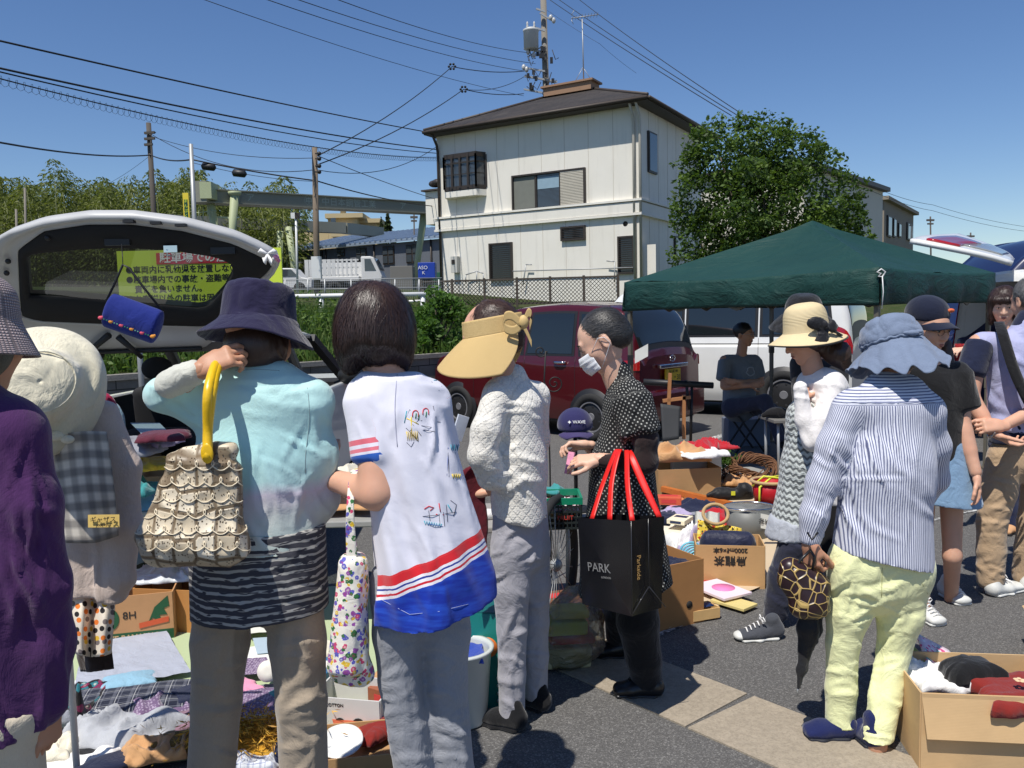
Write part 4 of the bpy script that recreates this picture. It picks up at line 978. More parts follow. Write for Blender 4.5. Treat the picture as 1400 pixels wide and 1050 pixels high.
lp=thing('lamp_post','thin white lamp post with two small floodlights beside the crane leg','lamp post',(P(403,400,26).x,26,2.2));mb=MB();mb.mat(M_WHITE);mb.tube([P(407,400,26),P(404.5,293,26)],.035,6);mb.build('shaft',lp,world=True)
for dx in(-4,4):mb=MB();mb.mat(M_DKBR if dx>0 else M_WHITE).box(P(404+dx*.7,295,26),(.14,.12,.18));mb.build('floodlight',lp,world=True)
for i,(px,lb,m_)in enumerate([(398,'pale car body glimpsed between the truck and the yellow sign',M_TW)]):
 a_=P(px,380,42);t_=thing('parked_car',lb,'car',(a_.x,42,2.75));mb=MB();mb.mat(M_TW);mb.prism([(a_.x+x,42,2.75+z)for x,z in((-2.6,.3),(1.0,.3),(1.05,.7),(.5,.85),(.1,1.3),(-2,1.35),(-2.6,.9))][::-1],(0,1.5,0));mb.build('body',t_,world=True,bevel=.05)
 mb=MB();mb.mat(M_GL);mb.prism([(a_.x+x,41.98,2.75+z)for x,z in((-2.3,.88),(.35,.88),(.02,1.24),(-1.95,1.27))][::-1],(0,.01,0));mb.build('window',t_,world=True)
 for xx in(-2.0,.4):mb=MB();mb.mat(M_TYRE).lathe([(0,-.01),(.3,-.01),(.3,.2)],(a_.x+xx,42,3.05),16,M=Matrix.Rotation(R(-90),4,'X'));mb.build('wheel',t_,world=True)
M_SY=plain('sign_lime',lin(196,214,62),.5,.04);M_SR=plain('sign_red',lin(196,40,46),.5,.04);M_SB=plain('sign_black',(.012,.013,.012),.6);M_SW=plain('sign_white',(.8,.8,.78),.5,.02)
sd_=8.6
sg=thing('parking_sign','lime yellow parking notice board with red heading seen through the tailgate glass','sign',(P(270,420,sd_).x,sd_,.95))
a_,b_=P(160,341,sd_),P(386,372,sd_);bx0,bx1=a_.x,b_.x;zt_=P(275,341,sd_).z;zb_2=P(275,430,sd_).z
mb=MB();mb.mat(M_SY).box(((bx0+bx1)/2,sd_,(zt_+zb_2)/2),(bx1-bx0,.03,zt_-zb_2));mb.build('board',sg,world=True)
for x in(bx0+.15,bx1-.15):mb=MB();mb.mat(M_GALV).tube([(x,sd_+.04,.0),(x,sd_+.04,zt_-.05)],.03,8);mb.build('post',sg,world=True)
W_=bx1-bx0;xm=bx0+W_*.50
mb=MB();mb.mat(M_SR).box((xm,sd_-.018,zt_-.085),(W_*.52,.006,.115));mb.build('heading_panel',sg,world=True)
text_obj('heading','駐車場での注意',.115,M_SW,frame_M((xm,sd_-.0225,zt_-.085),(1,0,0),(0,0,1)),sg,bold=.002)
yy=zt_-.20
for i,s_ in enumerate(['●車両内に乳幼児を放置しないで下さい。','●駐車場内での事故・盗難等について','　責任を負いません。','●お客様以外の駐車は固くお断り','　致します。']):
 text_obj('notice_text',s_,.082,M_SB,frame_M((bx0+.08,sd_-.0165,yy),(1,0,0),(0,0,1)),sg,align='LEFT',bold=.0015);yy-=.098
us=thing('shop_sign','narrow upright yellow and green shop sign beside the grey steel pole','sign',(P(256,420,21.6).x,21.6,2.2))
a_,b_=P(250,264,21.6),P(260,304,21.6);c_=(a_+b_)/2;W_,H_=b_.x-a_.x,a_.z-b_.z
mb=MB();mb.mat(plain('sign_yellow',lin(232,206,60),.5)).box(c_,(W_,.06,H_));mb.build('board',us,world=True)
mb=MB();mb.mat(plain('sign_green',lin(18,70,52),.5)).box(c_+Vector((0,-.033,-.06)),(W_*.62,.006,H_*.72));mb.build('green_panel',us,world=True)
for k_,ch in enumerate('まんぷく'):text_obj('lettering',ch,.1,M_SY,frame_M(c_+Vector((0,-.038,H_*.22-k_*.125)),(1,0,0),(0,0,1)),us,bold=.001)
mb=MB();mb.mat(M_GALV).tube([(c_.x,21.65,1.5),(c_.x,21.65,c_.z)],.03,6);mb.build('post',us,world=True)
M_TAIL=plain('tail_lamp_red',(.35,.008,.008),.12,.2,20,coat=1);M_TRIM=plain('black_trim',(.015,.015,.016),.5);M_CHROME=plain('chrome',(.7,.7,.7),.15,metal=1)
M_SEAT=plain('seat_fabric',(.02,.02,.022),.9)
def car_shell(xs,zr,zb,w,wr):
 """table of surface points; x forward from the rear, y left"""
 rows=[]
 for x,r,b,ww,wt in zip(xs,zr,zb,w,wr):
  b=min(b,r-.02);half=[(ww*.93,.22),(ww*.99,.38),(ww,.62),(ww*.985,b-.08),(ww*.965,b),(wt+(ww-wt)*.12,r-.10),(wt*.86,r-.025),(wt*.45,r)]
  rows.append([(x,y,z)for y,z in half]+[(x,0,r+.008)]+[(x,-y,z)for y,z in half[::-1]])
 return np.array(rows)
def build_car(name,label,loc,fwd,L,xs,zr,zb,w,wr,m_body,windows,wheels,wr_=.3,cat='car',rear_glass=None,open_rear=False):
 f=Vector((fwd[0],fwd[1],0)).normalized()
 t_=thing(name,label,cat,loc,math.atan2(f.y,f.x))
 C=car_shell(xs,zr,zb,w,wr);n=97;T=patch(C,C.shape[1]*3,n)
 o=grid_obj('body',T,m_body,t_)
 mb=MB();mb.mat(m_body)
 if not open_rear:mb.poly([Vector(p)for p in T[0][::-1]])
 mb.poly([Vector(p)for p in T[-1]])
 mb.mat(M_TRIM).box((L/2,0,.24),(L*.96,w[2]*1.8,.1));mb.build('end_panels',t_)
 xr=T[:,T.shape[1]//2,0]
 nc=C.shape[1]
 def S(x,v,off=.004):
  i=np.interp(x,xr,np.arange(n));j=v*(T.shape[1]-1)/(nc-1)
  def smp(i_,j_):
   i0=int(np.clip(i_,0,n-2));j0=int(np.clip(j_,0,T.shape[1]-2));a,b=i_-i0,j_-j0
   return T[i0,j0]*(1-a)*(1-b)+T[i0+1,j0]*a*(1-b)+T[i0,j0+1]*(1-a)*b+T[i0+1,j0+1]*a*b
  p=smp(i,j);du=smp(min(i+.5,n-1),j)-smp(max(i-.5,0),j);dv=smp(i,min(j+.3,T.shape[1]-1))-smp(i,max(j-.3,0));nn=np.cross(du,dv);nn/=max(np.linalg.norm(nn),1e-9)
  return p-nn*-off if nn@(p-np.array([L/2,0,.7]))>0 else p+nn*-off
 def surf_patch(nm,x0,x1,v0,v1,mat,par,off=.004,x0b=None,x1b=None,n_=9):
  """x0b, x1b: ends of the far edge, for raked pillars"""
  x0b=x0 if x0b is None else x0b;x1b=x1 if x1b is None else x1b
  A=[[S((x0+(x0b-x0)*b)*(1-a)+(x1+(x1b-x1)*b)*a,v0+(v1-v0)*b,off)for a in np.linspace(0,1,n_)]for b in np.linspace(0,1,n_)]
  return grid_obj(nm,A,mat,par)
 for(x0,x1,x0b,x1b)in windows:
  for sgn in(1,-1):
   v0,v1=(4.12,4.95)if sgn>0 else(12-.12+4-4,11.05)
   fr=surf_patch('window_frame',x0-.04,x1+.04,v0-.08*sgn,v1+.08*sgn,M_TRIM,t_,.003,x0b-.04,x1b+.04)
   surf_patch('window',x0,x1,v0,v1,glass_dark(),fr,.007,x0b,x1b)
 if rear_glass:a,b,va,vb=rear_glass;fr=surf_patch('rear_window_frame',a-.02,b+.02,va-.1,vb+.1,M_TRIM,t_,.003,n_=15);surf_patch('rear_window',a,b,va,vb,glass_dark(),fr,.007,n_=15)
 for wx in wheels:
  for sg in(1,-1):
   ww=float(np.interp(wx,xs,w));Mx=Matrix.Rotation(R(-90*sg),4,'X')
   mb=MB();mb.mat(M_TRIM).lathe([(0,0),(wr_+.045,.0),(wr_+.055,-.02)],(wx,sg*(ww+.006),wr_+.01),28,M=Mx);mb.build('wheel_arch',t_)
   mb=MB();mb.mat(M_TYRE).lathe([(wr_*.6,-.16),(wr_*.95,-.16),(wr_,-.13),(wr_,.0),(wr_*.95,.03),(wr_*.68,.02),(wr_*.66,-.08)],(wx,sg*(ww+.01),wr_),28,M=Mx);wh=mb.build('wheel',t_)
   mb=MB();mb.mat(M_RIM).lathe([(wr_*.67,-.05),(wr_*.66,.012),(wr_*.60,.012),(wr_*.56,-.03),(wr_*.2,-.015),(wr_*.16,.0),(0,.0)],(wx,sg*(ww+.012),wr_),28,M=Mx,smooth=False)
   mb.mat(M_TRIM)
   for k in range(7):a_=k*2*math.pi/7;mb.ball((wx+math.cos(a_)*wr_*.45,sg*(ww-.004),wr_+math.sin(a_)*wr_*.45),(.030,.014,.030),10,6)
   mb.build('rim',wh)
 return t_,S,surf_patch
t=NT('red_car_paint');o_=t.coord();n_=t.noise(o_,1.5,4);t.set(col=t.mix(n_,(.075,.004,.007),(.115,.006,.010)),rough=.3,coat=1,metal=.35);t.b.inputs['Coat Roughness'].default_value=.05;M_RED=t.m
M_WHP=paint('white_car_paint',(.78,.78,.75),.35);M_BLP=paint('navy_car_paint',(.008,.014,.06),.35)
H_=1.62;L_=3.4;wv_=[.66,.70,.725,.735,.74,.74,.74,.74,.73,.70,.64]
rc_,S,sp=build_car('red_car','dark red small hatchback with yellow plate parked in front of the white van',(1.38+.67*.74-.74*.0,9.3+.74*.74,0),(-.74,.67),L_,[0,.05,.14,.32,.7,1.3,2.0,2.35,2.8,3.2,3.4],[.98,1.15,1.38,1.56,1.61,1.63,1.58,1.45,1.05,.98,.80],[.96]*7+[.97,.97,.95,.78],wv_,[.54,.56,.585,.59,.60,.60,.58,.56,.60,.58,.5],M_RED,[(.50,.78,.60,.82),(.92,1.62,.92,1.55),(1.72,2.5,1.72,2.12)],(.62,2.85),.28,rear_glass=(.045,.25,5.2,10.8))
for sg,(va,vb)in((1,(2.8,3.9)),(-1,(12.1,13.2))):
 lp_=sp('tail_lamp',.0,.17,va,vb,M_TAIL,rc_,.012,n_=7)
mb=MB();mb.mat(M_RED).box((-.02,0,.42),(.14,1.36,.34));mb.build('bumper',rc_,bevel=.05)
mb=MB();mb.mat(M_CHROME).box((-.035,0,.86),(.05,.62,.05));mb.build('garnish',rc_,bevel=.01)
mb=MB();mb.mat(plain('plate_yellow',lin(226,190,40),.5)).box((-.03,0,.74),(.02,.33,.165));pl_=mb.build('number_plate',rc_,bevel=.005)
Mp=wm(rc_)@frame_M((-.0415,0,.715),(0,-1,0),(0,0,1));text_obj('plate_number','・5 ・31',.085,M_SB,Mp,pl_,bold=.001);text_obj('plate_text','名古屋 580',.04,M_SB,wm(rc_)@frame_M((-.0415,0,.79),(0,-1,0),(0,0,1)),pl_)
Mp=wm(rc_)@frame_M((-.02,0,.93),(0,-1,0),(0,0,1))
mb=MB();mb.mat(M_CHROME);q=[]
for k in range(24):a_=2*math.pi*k/24;q.append((-.03,.055*math.cos(a_),.945+.035*math.sin(a_)))
mb.tube(q,.006,6,closed=True);mb.tube([(-.03,.02,.925),(-.03,.0,.965),(-.03,-.02,.93)],.006,6);mb.build('emblem',rc_)
mb=MB();mb.mat(M_TRIM).tube([(.02,.15,1.0),(.06,-.05,1.06),(.07,-.35,1.09)],[.018,.012,.008],6);mb.build('rear_wiper',rc_)
for x in(1.08,1.9):
 p_=S(x,3.35,.02);mb=MB();mb.mat(M_CHROME).tube([Vector(p_)+Vector((-.09,0,0)),Vector(p_)+Vector((-.05,.02,0)),Vector(p_)+Vector((.05,.02,0)),Vector(p_)+Vector((.09,0,0))],.016,8);mb.build('door_handle',rc_)
for x0 in(.86,1.66,2.55):
 mb=MB();mb.mat(M_TRIM);mb.tube([S(x0,v,.001)for v in np.linspace(1.2,4.0,8)],.003,4);mb.build('door_gap',rc_)
mb=MB();mb.mat(M_RED).ball((2.25,.82,1.04),(.09,.1,.08));mb.build('mirror',rc_)
wv,S,sp=build_car('white_van','white van parked across behind the green tent and the red hatchback',(4.4-.52*-.8*0+.44,10.8+.72,0),(-.85,.52),4.7,[0,.06,.2,.5,1.5,2.8,3.3,3.75,4.1,4.5,4.7],[1.0,1.5,1.80,1.88,1.92,1.90,1.78,1.35,1.15,1.05,.8],[1.08]*8+[1.1,1.0,.78],[.78,.82,.84,.85,.85,.85,.85,.85,.84,.8,.7],[.62,.66,.69,.70,.70,.70,.68,.67,.68,.66,.6],M_WHP,[(.25,1.15,.35,1.15),(1.25,2.2,1.25,2.2),(2.3,3.55,2.3,3.1)],(.85,3.75),.33,'van',rear_glass=(.03,.13,5.3,10.7))
for sg,(va,vb)in((1,(2.9,4.3)),(-1,(11.7,13.1))):sp('tail_lamp',.0,.2,va,vb,M_TAIL,wv,.012,n_=7)
for x0 in(1.2,2.25,3.35):mb=MB();mb.mat(M_TRIM);mb.tube([S(x0,v,.001)for v in np.linspace(1.2,4.0,8)],.003,4);mb.build('door_gap',wv)
mb=MB();mb.mat(M_TRIM);mb.tube([S(x,3.2,.001)for x in np.linspace(.3,2.2,8)],.005,4);mb.build('door_rail',wv)
A_=[[S(x,v,.006)for x in np.linspace(3.36,3.72,9)]for v in np.linspace(5.4,10.6,9)];grid_obj('windscreen',A_,glass_dark('windscreen',(.03,.045,.045)),wv)
nv,S,sp=build_car('navy_van','dark navy high roofed van at the far right behind the tent',(9.9,10.4,0),(-1,.02),4.85,[0,.05,.25,1,2.2,3.4,3.9,4.35,4.6,4.75,4.85],[1.9,2.15,2.28,2.32,2.32,2.28,2.05,1.55,1.25,1.15,.9],[1.12]*9+[1.08,.85],[.82,.85,.86,.87,.87,.87,.87,.86,.85,.82,.75],[.68,.72,.74,.75,.75,.74,.72,.70,.70,.66,.6],M_BLP,[(2.2,3.3,2.2,3.3),(3.4,4.3,3.4,3.8)],(.9,4.0),.34,'van')
for v_ in(3.1,5.0):mb=MB();mb.mat(M_TRIM);mb.tube([S(x,v_,.002)for x in np.linspace(.2,4.3,12)],.006,4);mb.build('panel_crease',nv)
for v_ in(13.4,):pass
mv,S,sp=build_car('white_minivan','white minivan at the right edge with its tailgate raised over the tent corner',(5.22,8.9,0),(1,.12),4.5,[0,.04,.1,.3,1.5,2.8,3.3,3.75,4.1,4.4,4.5],[1.72,1.78,1.82,1.85,1.88,1.86,1.75,1.35,1.12,1.02,.8],[1.05]*9+[.98,.78],[.80,.81,.82,.83,.84,.84,.84,.83,.82,.78,.7],[.64,.66,.67,.68,.69,.69,.67,.66,.66,.64,.6],M_WHP,[(.3,1.3,.35,1.3),(1.4,2.3,1.4,2.3),(2.4,3.5,2.4,3.1)],(.8,3.7),.32,'car',open_rear=True)
for va,vb in((2.4,4.9),(11.1,13.6)):sp('tail_lamp',.0,.12,va,vb,M_TAIL,mv,.015,n_=7)
hp_=[P(1388,361,8.1),P(1370,355,9.6)]
def mvp(px,py,d):return P(px,py,d)
C_=[[P(1244,330,8.7),P(1262,325,8.9),P(1290,323,9.2),P(1310,322,9.5)],[P(1286,338,8.5),P(1300,334,8.8),P(1330,333,9.1),P(1345,334,9.4)],[P(1345,350,8.4),P(1352,347,8.7),P(1362,346,9.0),P(1374,346,9.4)],[P(1384,361,8.4),P(1385,357,8.7),P(1385,356,9.1),P(1385,356,9.5)]]
C_=np.array([[list(p)for p in r]for r in C_])
tg=grid_obj('tailgate',patch(C_,12,14),M_WHP,mv,thick=.05,world=True);Gd=patch(C_,12,14)
tl_=grid_obj('tail_lamp',(Gd[2:7,1:8]+np.array([0,-.0,.035])),M_TAIL,tg,thick=.02,world=True)
grid_obj('rear_window',(Gd[6:12,3:11]+np.array([0,0,.034])),glass_dark('bright_glass',(.25,.27,.28),.1),tg,thick=.01,world=True)
sv=thing('white_hatchback','white hatchback at the left with its black lined tailgate raised over the flea market goods','car',(-2.12,4.45,0),R(90+2))
def sx(y):return y
M_INT=plain('car_interior',(.012,.012,.013),.9);M_GREYI=plain('grey_interior',(.10,.10,.10),.9)
yl,yr=.80,-.80
mb=MB();mb.mat(M_WHP)
for sg in(1,-1):
 out=[(0,.25),(0,.9),(.08,1.0),(3.9,.95),(4.1,.7),(4.1,.25)]
 mb.prism([(x,sg*.80,z)for x,z in out][::sg],(0,-sg*.05,0))
mb.box((3.55,0,.84),(1.1,1.6,.2));mb.build('body_side',sv,bevel=.02)
mb=MB();mb.mat(M_WHP)
Rf=[[(0.02,.58-0,1.385),(.02,.3,1.42),(.02,0,1.43),(.02,-.3,1.42),(.02,-.58,1.385)],[(1.2,.60,1.43),(1.2,.3,1.47),(1.2,0,1.48),(1.2,-.3,1.47),(1.2,-.60,1.43)],[(2.3,.58,1.36),(2.3,.3,1.40),(2.3,0,1.41),(2.3,-.3,1.40),(2.3,-.58,1.36)]]
grid_obj('roof',patch(Rf,14,12),M_WHP,sv,thick=.035)
mb=MB();mb.mat(M_TRIM)
for sg in(1,-1):
 for a_,b_,w_,h_ in(((0.03,sg*.585,1.36),(.03,sg*.74,.95),.07,.09),((1.25,sg*.6,1.41),(1.25,sg*.76,.97),.08,.05),((2.3,sg*.58,1.35),(3.1,sg*.72,.94),.07,.06)):mb=MB();mb.mat(M_TRIM).bar(a_,b_,w_,h_);mb.build('pillar',sv)
mb=MB();mb.mat(M_TRIM).bar((.03,.60,1.365),(.03,-.60,1.365),.06,.05);mb.build('roof_beam',sv)
for sg in(1,-1):
 for k,(xa,xb,xc,xd)in enumerate([(.12,1.2,1.2,.15),(1.3,2.9,2.3,1.3)]):
  t=None
  V=[(xa,sg*.755,.97),(xb,sg*.755,.97),(xc,sg*.61,1.37),(xd,sg*.61,1.37)]
  mobj('side_window',V,[[0,1,2,3]],None,sv,smooth=False,mats=[None])if 0 else None
mb=MB();mb.mat(M_INT)
for sg in(1,-1):mb.box((1.9,sg*.735,.62),(3.7,.02,.68))
mb.box((.02,0,.30),(.03,1.4,.55));mb.build('inner_lining',sv)
mb=MB();mb.mat(M_INT);mb.box((1.9,0,.28),(3.6,1.5,.06));mb.box((3.05,0,.8),(.5,1.46,.3));mb.build('interior_floor',sv)
for y_,nm in((.38,'seat'),(-.38,'seat')):
 s_=SDF();s_.cap((1.75,y_,.45),(1.6,y_,1.0),.23,.2,.08,.06,side=(0,1,0)).ell((1.58,y_,1.17),(.05,.12,.09));sdf_obj('seat',s_,M_SEAT,sv,.02,world=False)
s_=SDF();s_.cap((.95,.3,.72),(.95,-.3,.72),.1,side=(1,0,0),k=.02);sdf_obj('rear_seat',s_,M_SEAT,sv,.02,world=False)
mb=MB();mb.mat(M_TRIM).ball((2.55,-.85,1.02),(.08,.11,.08));mb.build('mirror',sv);mb=MB();mb.mat(M_TRIM).box((2.2,-.0,1.28),(.02,.24,.07));mb.build('rear_view_mirror',sv)
mb=MB();mb.mat(M_WHP).box((-.06,0,.42),(.16,1.56,.34));mb.build('bumper',sv,bevel=.05)
for sg in(1,-1):
 mb=MB();mb.mat(M_TAIL).box((-.01,sg*.755,.93),(.12,.1,.32));mb.build('tail_lamp',sv,bevel=.02)
 for wx in(.65,3.25):
  mb=MB();mb.mat(M_TYRE).lathe([(.18,-.16),(.29,-.16),(.3,-.1),(.3,0),(.28,.02),(.19,.02)],(wx,sg*.79,.3),24,M=Matrix.Rotation(R(-90*sg),4,'X'));wh=mb.build('wheel',sv)
  mb=MB();mb.mat(M_RIM).lathe([(.19,.02),(.1,0),(0,.02)],(wx,sg*.79,.3),16,M=Matrix.Rotation(R(-90*sg),4,'X'));mb.build('rim',wh)
hA,hB,tip=P(5,478,4.42),P(280,476,4.42),P(190,297,3.62)
gn_=(hB-hA).cross(tip-hA).normalized()
if gn_.y>0:gn_=-gn_
def gp(px,py,off=0):
 bow=.00000;p=onplane(px,py,hA,gn_);
 return p+gn_*off
def outline(pts,n=96):
 pts=[Vector((a,b))for a,b in pts];m_=len(pts);ds=[0]
 for i in range(m_):ds.append(ds[-1]+(pts[(i+1)%m_]-pts[i]).length)
 r_=[]
 for k in range(n):
  s__=ds[-1]*k/n;i=max(j for j in range(m_)if ds[j]<=s__+1e-9);f=(s__-ds[i])/(ds[i+1]-ds[i])
  p0,p1,p2,p3=pts[i-1],pts[i],pts[(i+1)%m_],pts[(i+2)%m_]
  r_.append(p1.lerp(p2,f))
 for _ in range(2):r_=[(r_[k-1]+r_[k]*2+r_[(k+1)%n])/4 for k in range(n)]
 return r_
def radial(pts,c,n=120):
 """resample an outline by angle around c so that nested outlines share spokes"""
 o_=outline(pts,400);an=np.array([math.atan2(p.y-c[1],p.x-c[0])for p in o_]);rr=np.array([math.hypot(p.x-c[0],p.y-c[1])for p in o_])
 k=np.argsort(an);th=np.linspace(-math.pi,math.pi,n,endpoint=False);r_=np.interp(th,an[k],rr[k],period=2*math.pi)
 return[(c[0]+r_[i]*math.cos(th[i]),c[1]+r_[i]*math.sin(th[i]))for i in range(n)]
cc=(180,385)
O_=radial([(-14,340),(2,322),(60,305),(120,297),(180,297),(250,306),(320,324),(360,342),(384,356),(380,370),(352,402),(330,430),(300,462),(280,479),(140,482),(20,480),(-14,470)],cc)
A0=radial([(24,342),(60,316),(120,307),(180,307),(250,316),(320,334),(356,351),(375,361),(364,376),(342,392),(318,416),(293,444),(278,447),(150,444),(50,440),(28,434)],cc)
B0=radial([(36,350),(60,347),(120,344),(165,343),(230,345),(290,353),(312,362),(318,374),(306,398),(286,420),(274,425),(220,420),(150,414),(80,408),(40,408)],cc)
tg=None
def ringm(name,rings,mat,par,offs,fill=False):
 V=[];n=len(rings[0])
 for r_,o_ in zip(rings,offs):V+=[gp(x,y,o_)for x,y in r_]
 Fc=[(i*n+k,i*n+(k+1)%n,(i+1)*n+(k+1)%n,(i+1)*n+k)for i in range(len(rings)-1)for k in range(n)]
 if fill:Fc.append(tuple(range((len(rings)-1)*n,len(rings)*n)))
 return mobj(name,V,Fc,mat,par,world=True)
mixr=lambda a,b,f:[(x*(1-f)+u_*f,y*(1-f)+v_*f)for(x,y),(u_,v_)in zip(a,b)]
tg=ringm('tailgate',[B0,mixr(O_,A0,.2),O_,mixr(O_,A0,.08),mixr(O_,A0,.45),mixr(O_,A0,.55),mixr(O_,A0,.92),A0,A0],plain('shaded_gate_white',(.5,.5,.49),.4),sv,[-.05,-.05,-.02,.0,.0,-.008,-.006,.0,-.02])  # car white greyed here, the underside's shade put into the colour
ringm('inner_trim',[mixr(A0,B0,0.0),mixr(A0,B0,.06),mixr(A0,B0,.5),mixr(A0,B0,.9),B0],M_INT,tg,[-.012,.004,.008,.0,-.02])
t=NT('tailgate_glass');t.set(col=(.5,.56,.5),rough=.0,trans=1.0,ior=1.0);tr_=t.new('ShaderNodeBsdfTransparent');tr_.inputs[0].default_value=(.33,.37,.33,1);gl_=t.new('ShaderNodeBsdfGlossy');gl_.inputs['Roughness'].default_value=.02;mx=t.new('ShaderNodeMixShader');mx.inputs[0].default_value=.07
t.l(tr_.outputs[0],mx.inputs[1]);t.l(gl_.outputs[0],mx.inputs[2]);t.l(mx.outputs[0],t.n['Material Output'].inputs[0]);M_TGL=t.m
n=len(B0);mobj('glass',[gp(x,y,-.015)for x,y in B0],[tuple(range(n))],M_TGL,tg,smooth=False,world=True)
mb=MB();mb.mat(M_TRIM)
for x0,y0,x1,y1 in((115,478,150,454),(197,478,163,456)):mb=MB();mb.mat(M_TRIM).tube([gp(x0,y0,.05),gp(x1,y1,.02)],[.012,.018],8);mb.build('gas_strut',tg,world=True)
mb=MB();mb.mat(M_CHROME).box(gp(236,336,.02),(.06,.03,.03));mb.tube([gp(231,334,.03),gp(231,340,.04),gp(241,341,.04),gp(241,335,.03)],.005,6);mb.build('latch',tg,world=True)
mb=MB();mb.mat(M_TRIM)
for x0,y0 in((162,328),(306,340)):mb.box(gp(x0,y0,.012),(.11,.02,.03))
for x0,y0 in((177,302),(214,304),(248,307)):mb.box(gp(x0,y0,.004),(.045,.03,.012))
mb.build('trim_clips',tg,world=True)
for x0,y0 in((66,323),(12,355),(10,371),(283,460)):mb=MB();mb.mat(M_TRIM).ball(gp(x0,y0,.01),.013,8,6);mb.build('rubber_buffer',tg,world=True)
mb=MB();mb.mat(M_TRIM).tube([gp(20,476,.01),gp(140,479,.012),gp(276,474,.01)],.012,6);mb.build('weather_strip',tg,world=True)
t=NT('dark_green_tarpaulin');o_=t.coord();n_=t.noise(o_,2,5,.6)
t.set(col=t.mix(n_,(.006,.034,.028),(.014,.058,.048)),rough=t.mth('MULTIPLY_ADD',t.noise(o_,8,4),.2,.48),spec=.3)
rg_=t.noise(t.scale(o_,(1,1,2.2)),3.0,6,.62,dist=1.6);t.bump(rg_,.6,.05);t.bump(t.noise(o_,420,2),.1,.002);M_TARP=t.m
tn=thing('green_tent','dark green pop-up tent with one pole at each corner shading the seated seller','tent',(2.77,7.7,0))
T0=[Vector((2.62,5.95)),Vector((1.075,7.85)),Vector((2.92,9.4)),Vector((4.34,7.52))];PK=Vector((2.77,7.7,2.27));ze_=1.775
mb=None;allV=[]
for i in range(4):
 a,b=T0[i],T0[(i+1)%4];nu_,nv_=46,34;A=np.zeros((nv_,nu_,3))
 for j,v in enumerate(np.linspace(0,1,nv_)):
  for k,u in enumerate(np.linspace(0,1,nu_)):
   e=a.lerp(b,u);p=Vector((e.x,e.y,ze_)).lerp(PK,v)
   sag=-.05*math.sin(math.pi*v)*math.sin(math.pi*u)-.025*math.sin(math.pi*u)*(1-v)
   A[j,k]=(p.x,p.y,p.z+sag+.02*math.exp(-((1-v)/.08)**2))
 f=.011*wrinkle(A.reshape(-1,3),(4,4,6),40+i,1.2)*np.clip(np.minimum.reduce([np.tile(np.linspace(0,1,nu_),nv_),1-np.tile(np.linspace(0,1,nu_),nv_)])*12,0,1)*np.clip((1-np.repeat(np.linspace(0,1,nv_),nu_))*8,0,1)
 A.reshape(-1,3)[:,2]+=f;grid_obj('canopy',A,M_TARP,tn,world=True)
 A=np.zeros((12,nu_,3));nn=Vector((b.y-a.y,-(b.x-a.x))).normalized();nn=nn if nn.dot(a-PK.xy)>0 else-nn
 for j,v in enumerate(np.linspace(0,1,12)):
  for k,u in enumerate(np.linspace(0,1,nu_)):
   e=a.lerp(b,u);w__=(.018*math.sin(u*19+i*2)+.012*math.sin(u*43+i))*v+.02*math.sin(v*3.1)*(1 if 0.02<u<.98 else 0)
   A[j,k]=(e.x+nn.x*(w__+.006),e.y+nn.y*(w__+.006),ze_+.0-.025*math.sin(math.pi*u)*(1-v)-v*(.27-.05*u*(1-u)))
 grid_obj('valance',A,M_TARP,tn,world=True,thick=.003,wr=[(.006,(5,5,9),60+i)])
M_LEG=plain('tent_leg_grey',lin(110,104,92),.5,.1,metal=.3)
for i in range(4):
 e=T0[i]+(PK.xy-T0[i]).normalized()*.045;mb=MB();mb.mat(M_LEG).box((e.x,e.y,1.25),(.034,.034,1.02),rot=Matrix.Rotation(R(40),3,'Z')).box((e.x,e.y,.5),(.026,.026,1.0),rot=Matrix.Rotation(R(40),3,'Z')).box((e.x,e.y,.01),(.09,.09,.02));mb.mat(M_TRIM).box((e.x,e.y,1.05),(.05,.05,.09));mb.build('leg',tn,world=True)
mb=MB();mb.mat(M_LEG)
for i in range(4):
 a,b=T0[i],T0[(i+1)%4];
 for k in range(4):
  p0,p1=a.lerp(b,k/4),a.lerp(b,(k+1)/4);p0=p0.lerp(PK.xy,.02);p1=p1.lerp(PK.xy,.02)
  mb.bar((p0.x,p0.y,1.50),(p1.x,p1.y,1.71),.012,.022);mb.bar((p0.x,p0.y,1.71),(p1.x,p1.y,1.50),.012,.022)
 mb.bar((a.x,a.y,1.72),(PK.x,PK.y,2.2),.02)
mb.build('truss',tn,world=True)
mb=MB();mb.mat(M_WHITE);c_=Vector((2.62,5.93,1.74));mb.tube([c_+Vector(v)for v in((-.03,0,.0),(.0,0,.02),(.03,0,-.0),(.01,0,-.035),(-.02,0,-.03),(0.0,0,-.01))],.006,6,closed=True);mb.tube([c_+Vector((0,-.02,-.03)),c_+Vector((.004,-.03,-.14)),c_+Vector((-.004,-.03,-.26))],.004,5);mb.build('tie_cord',tn,world=True)
def cardm(name,col=lin(186,148,104)):
 if name in _mc:return _mc[name]
 t=NT(name);o=t.coord();w_=t.new('ShaderNodeTexWave',wave_type='BANDS',bands_direction='Z');t.l(o,w_.inputs[0]);w_.inputs['Scale'].default_value=70
 c=t.mix(t.noise(o,5,5,.6),sc_(col,.80),sc_(col,1.08));t.set(col=c,rough=.9,spec=.15);t.bump(w_.outputs[1],.06,.002);t.bump(t.noise(o,9,3),.25,.01);_mc[name]=t.m;return t.m
M_CARD=cardm('cardboard');M_CARD2=cardm('cardboard_pale',lin(205,172,128));M_CARDI=cardm('cardboard_inside',lin(160,124,84))
M_INK=plain('black_ink',(.02,.018,.016),.8)
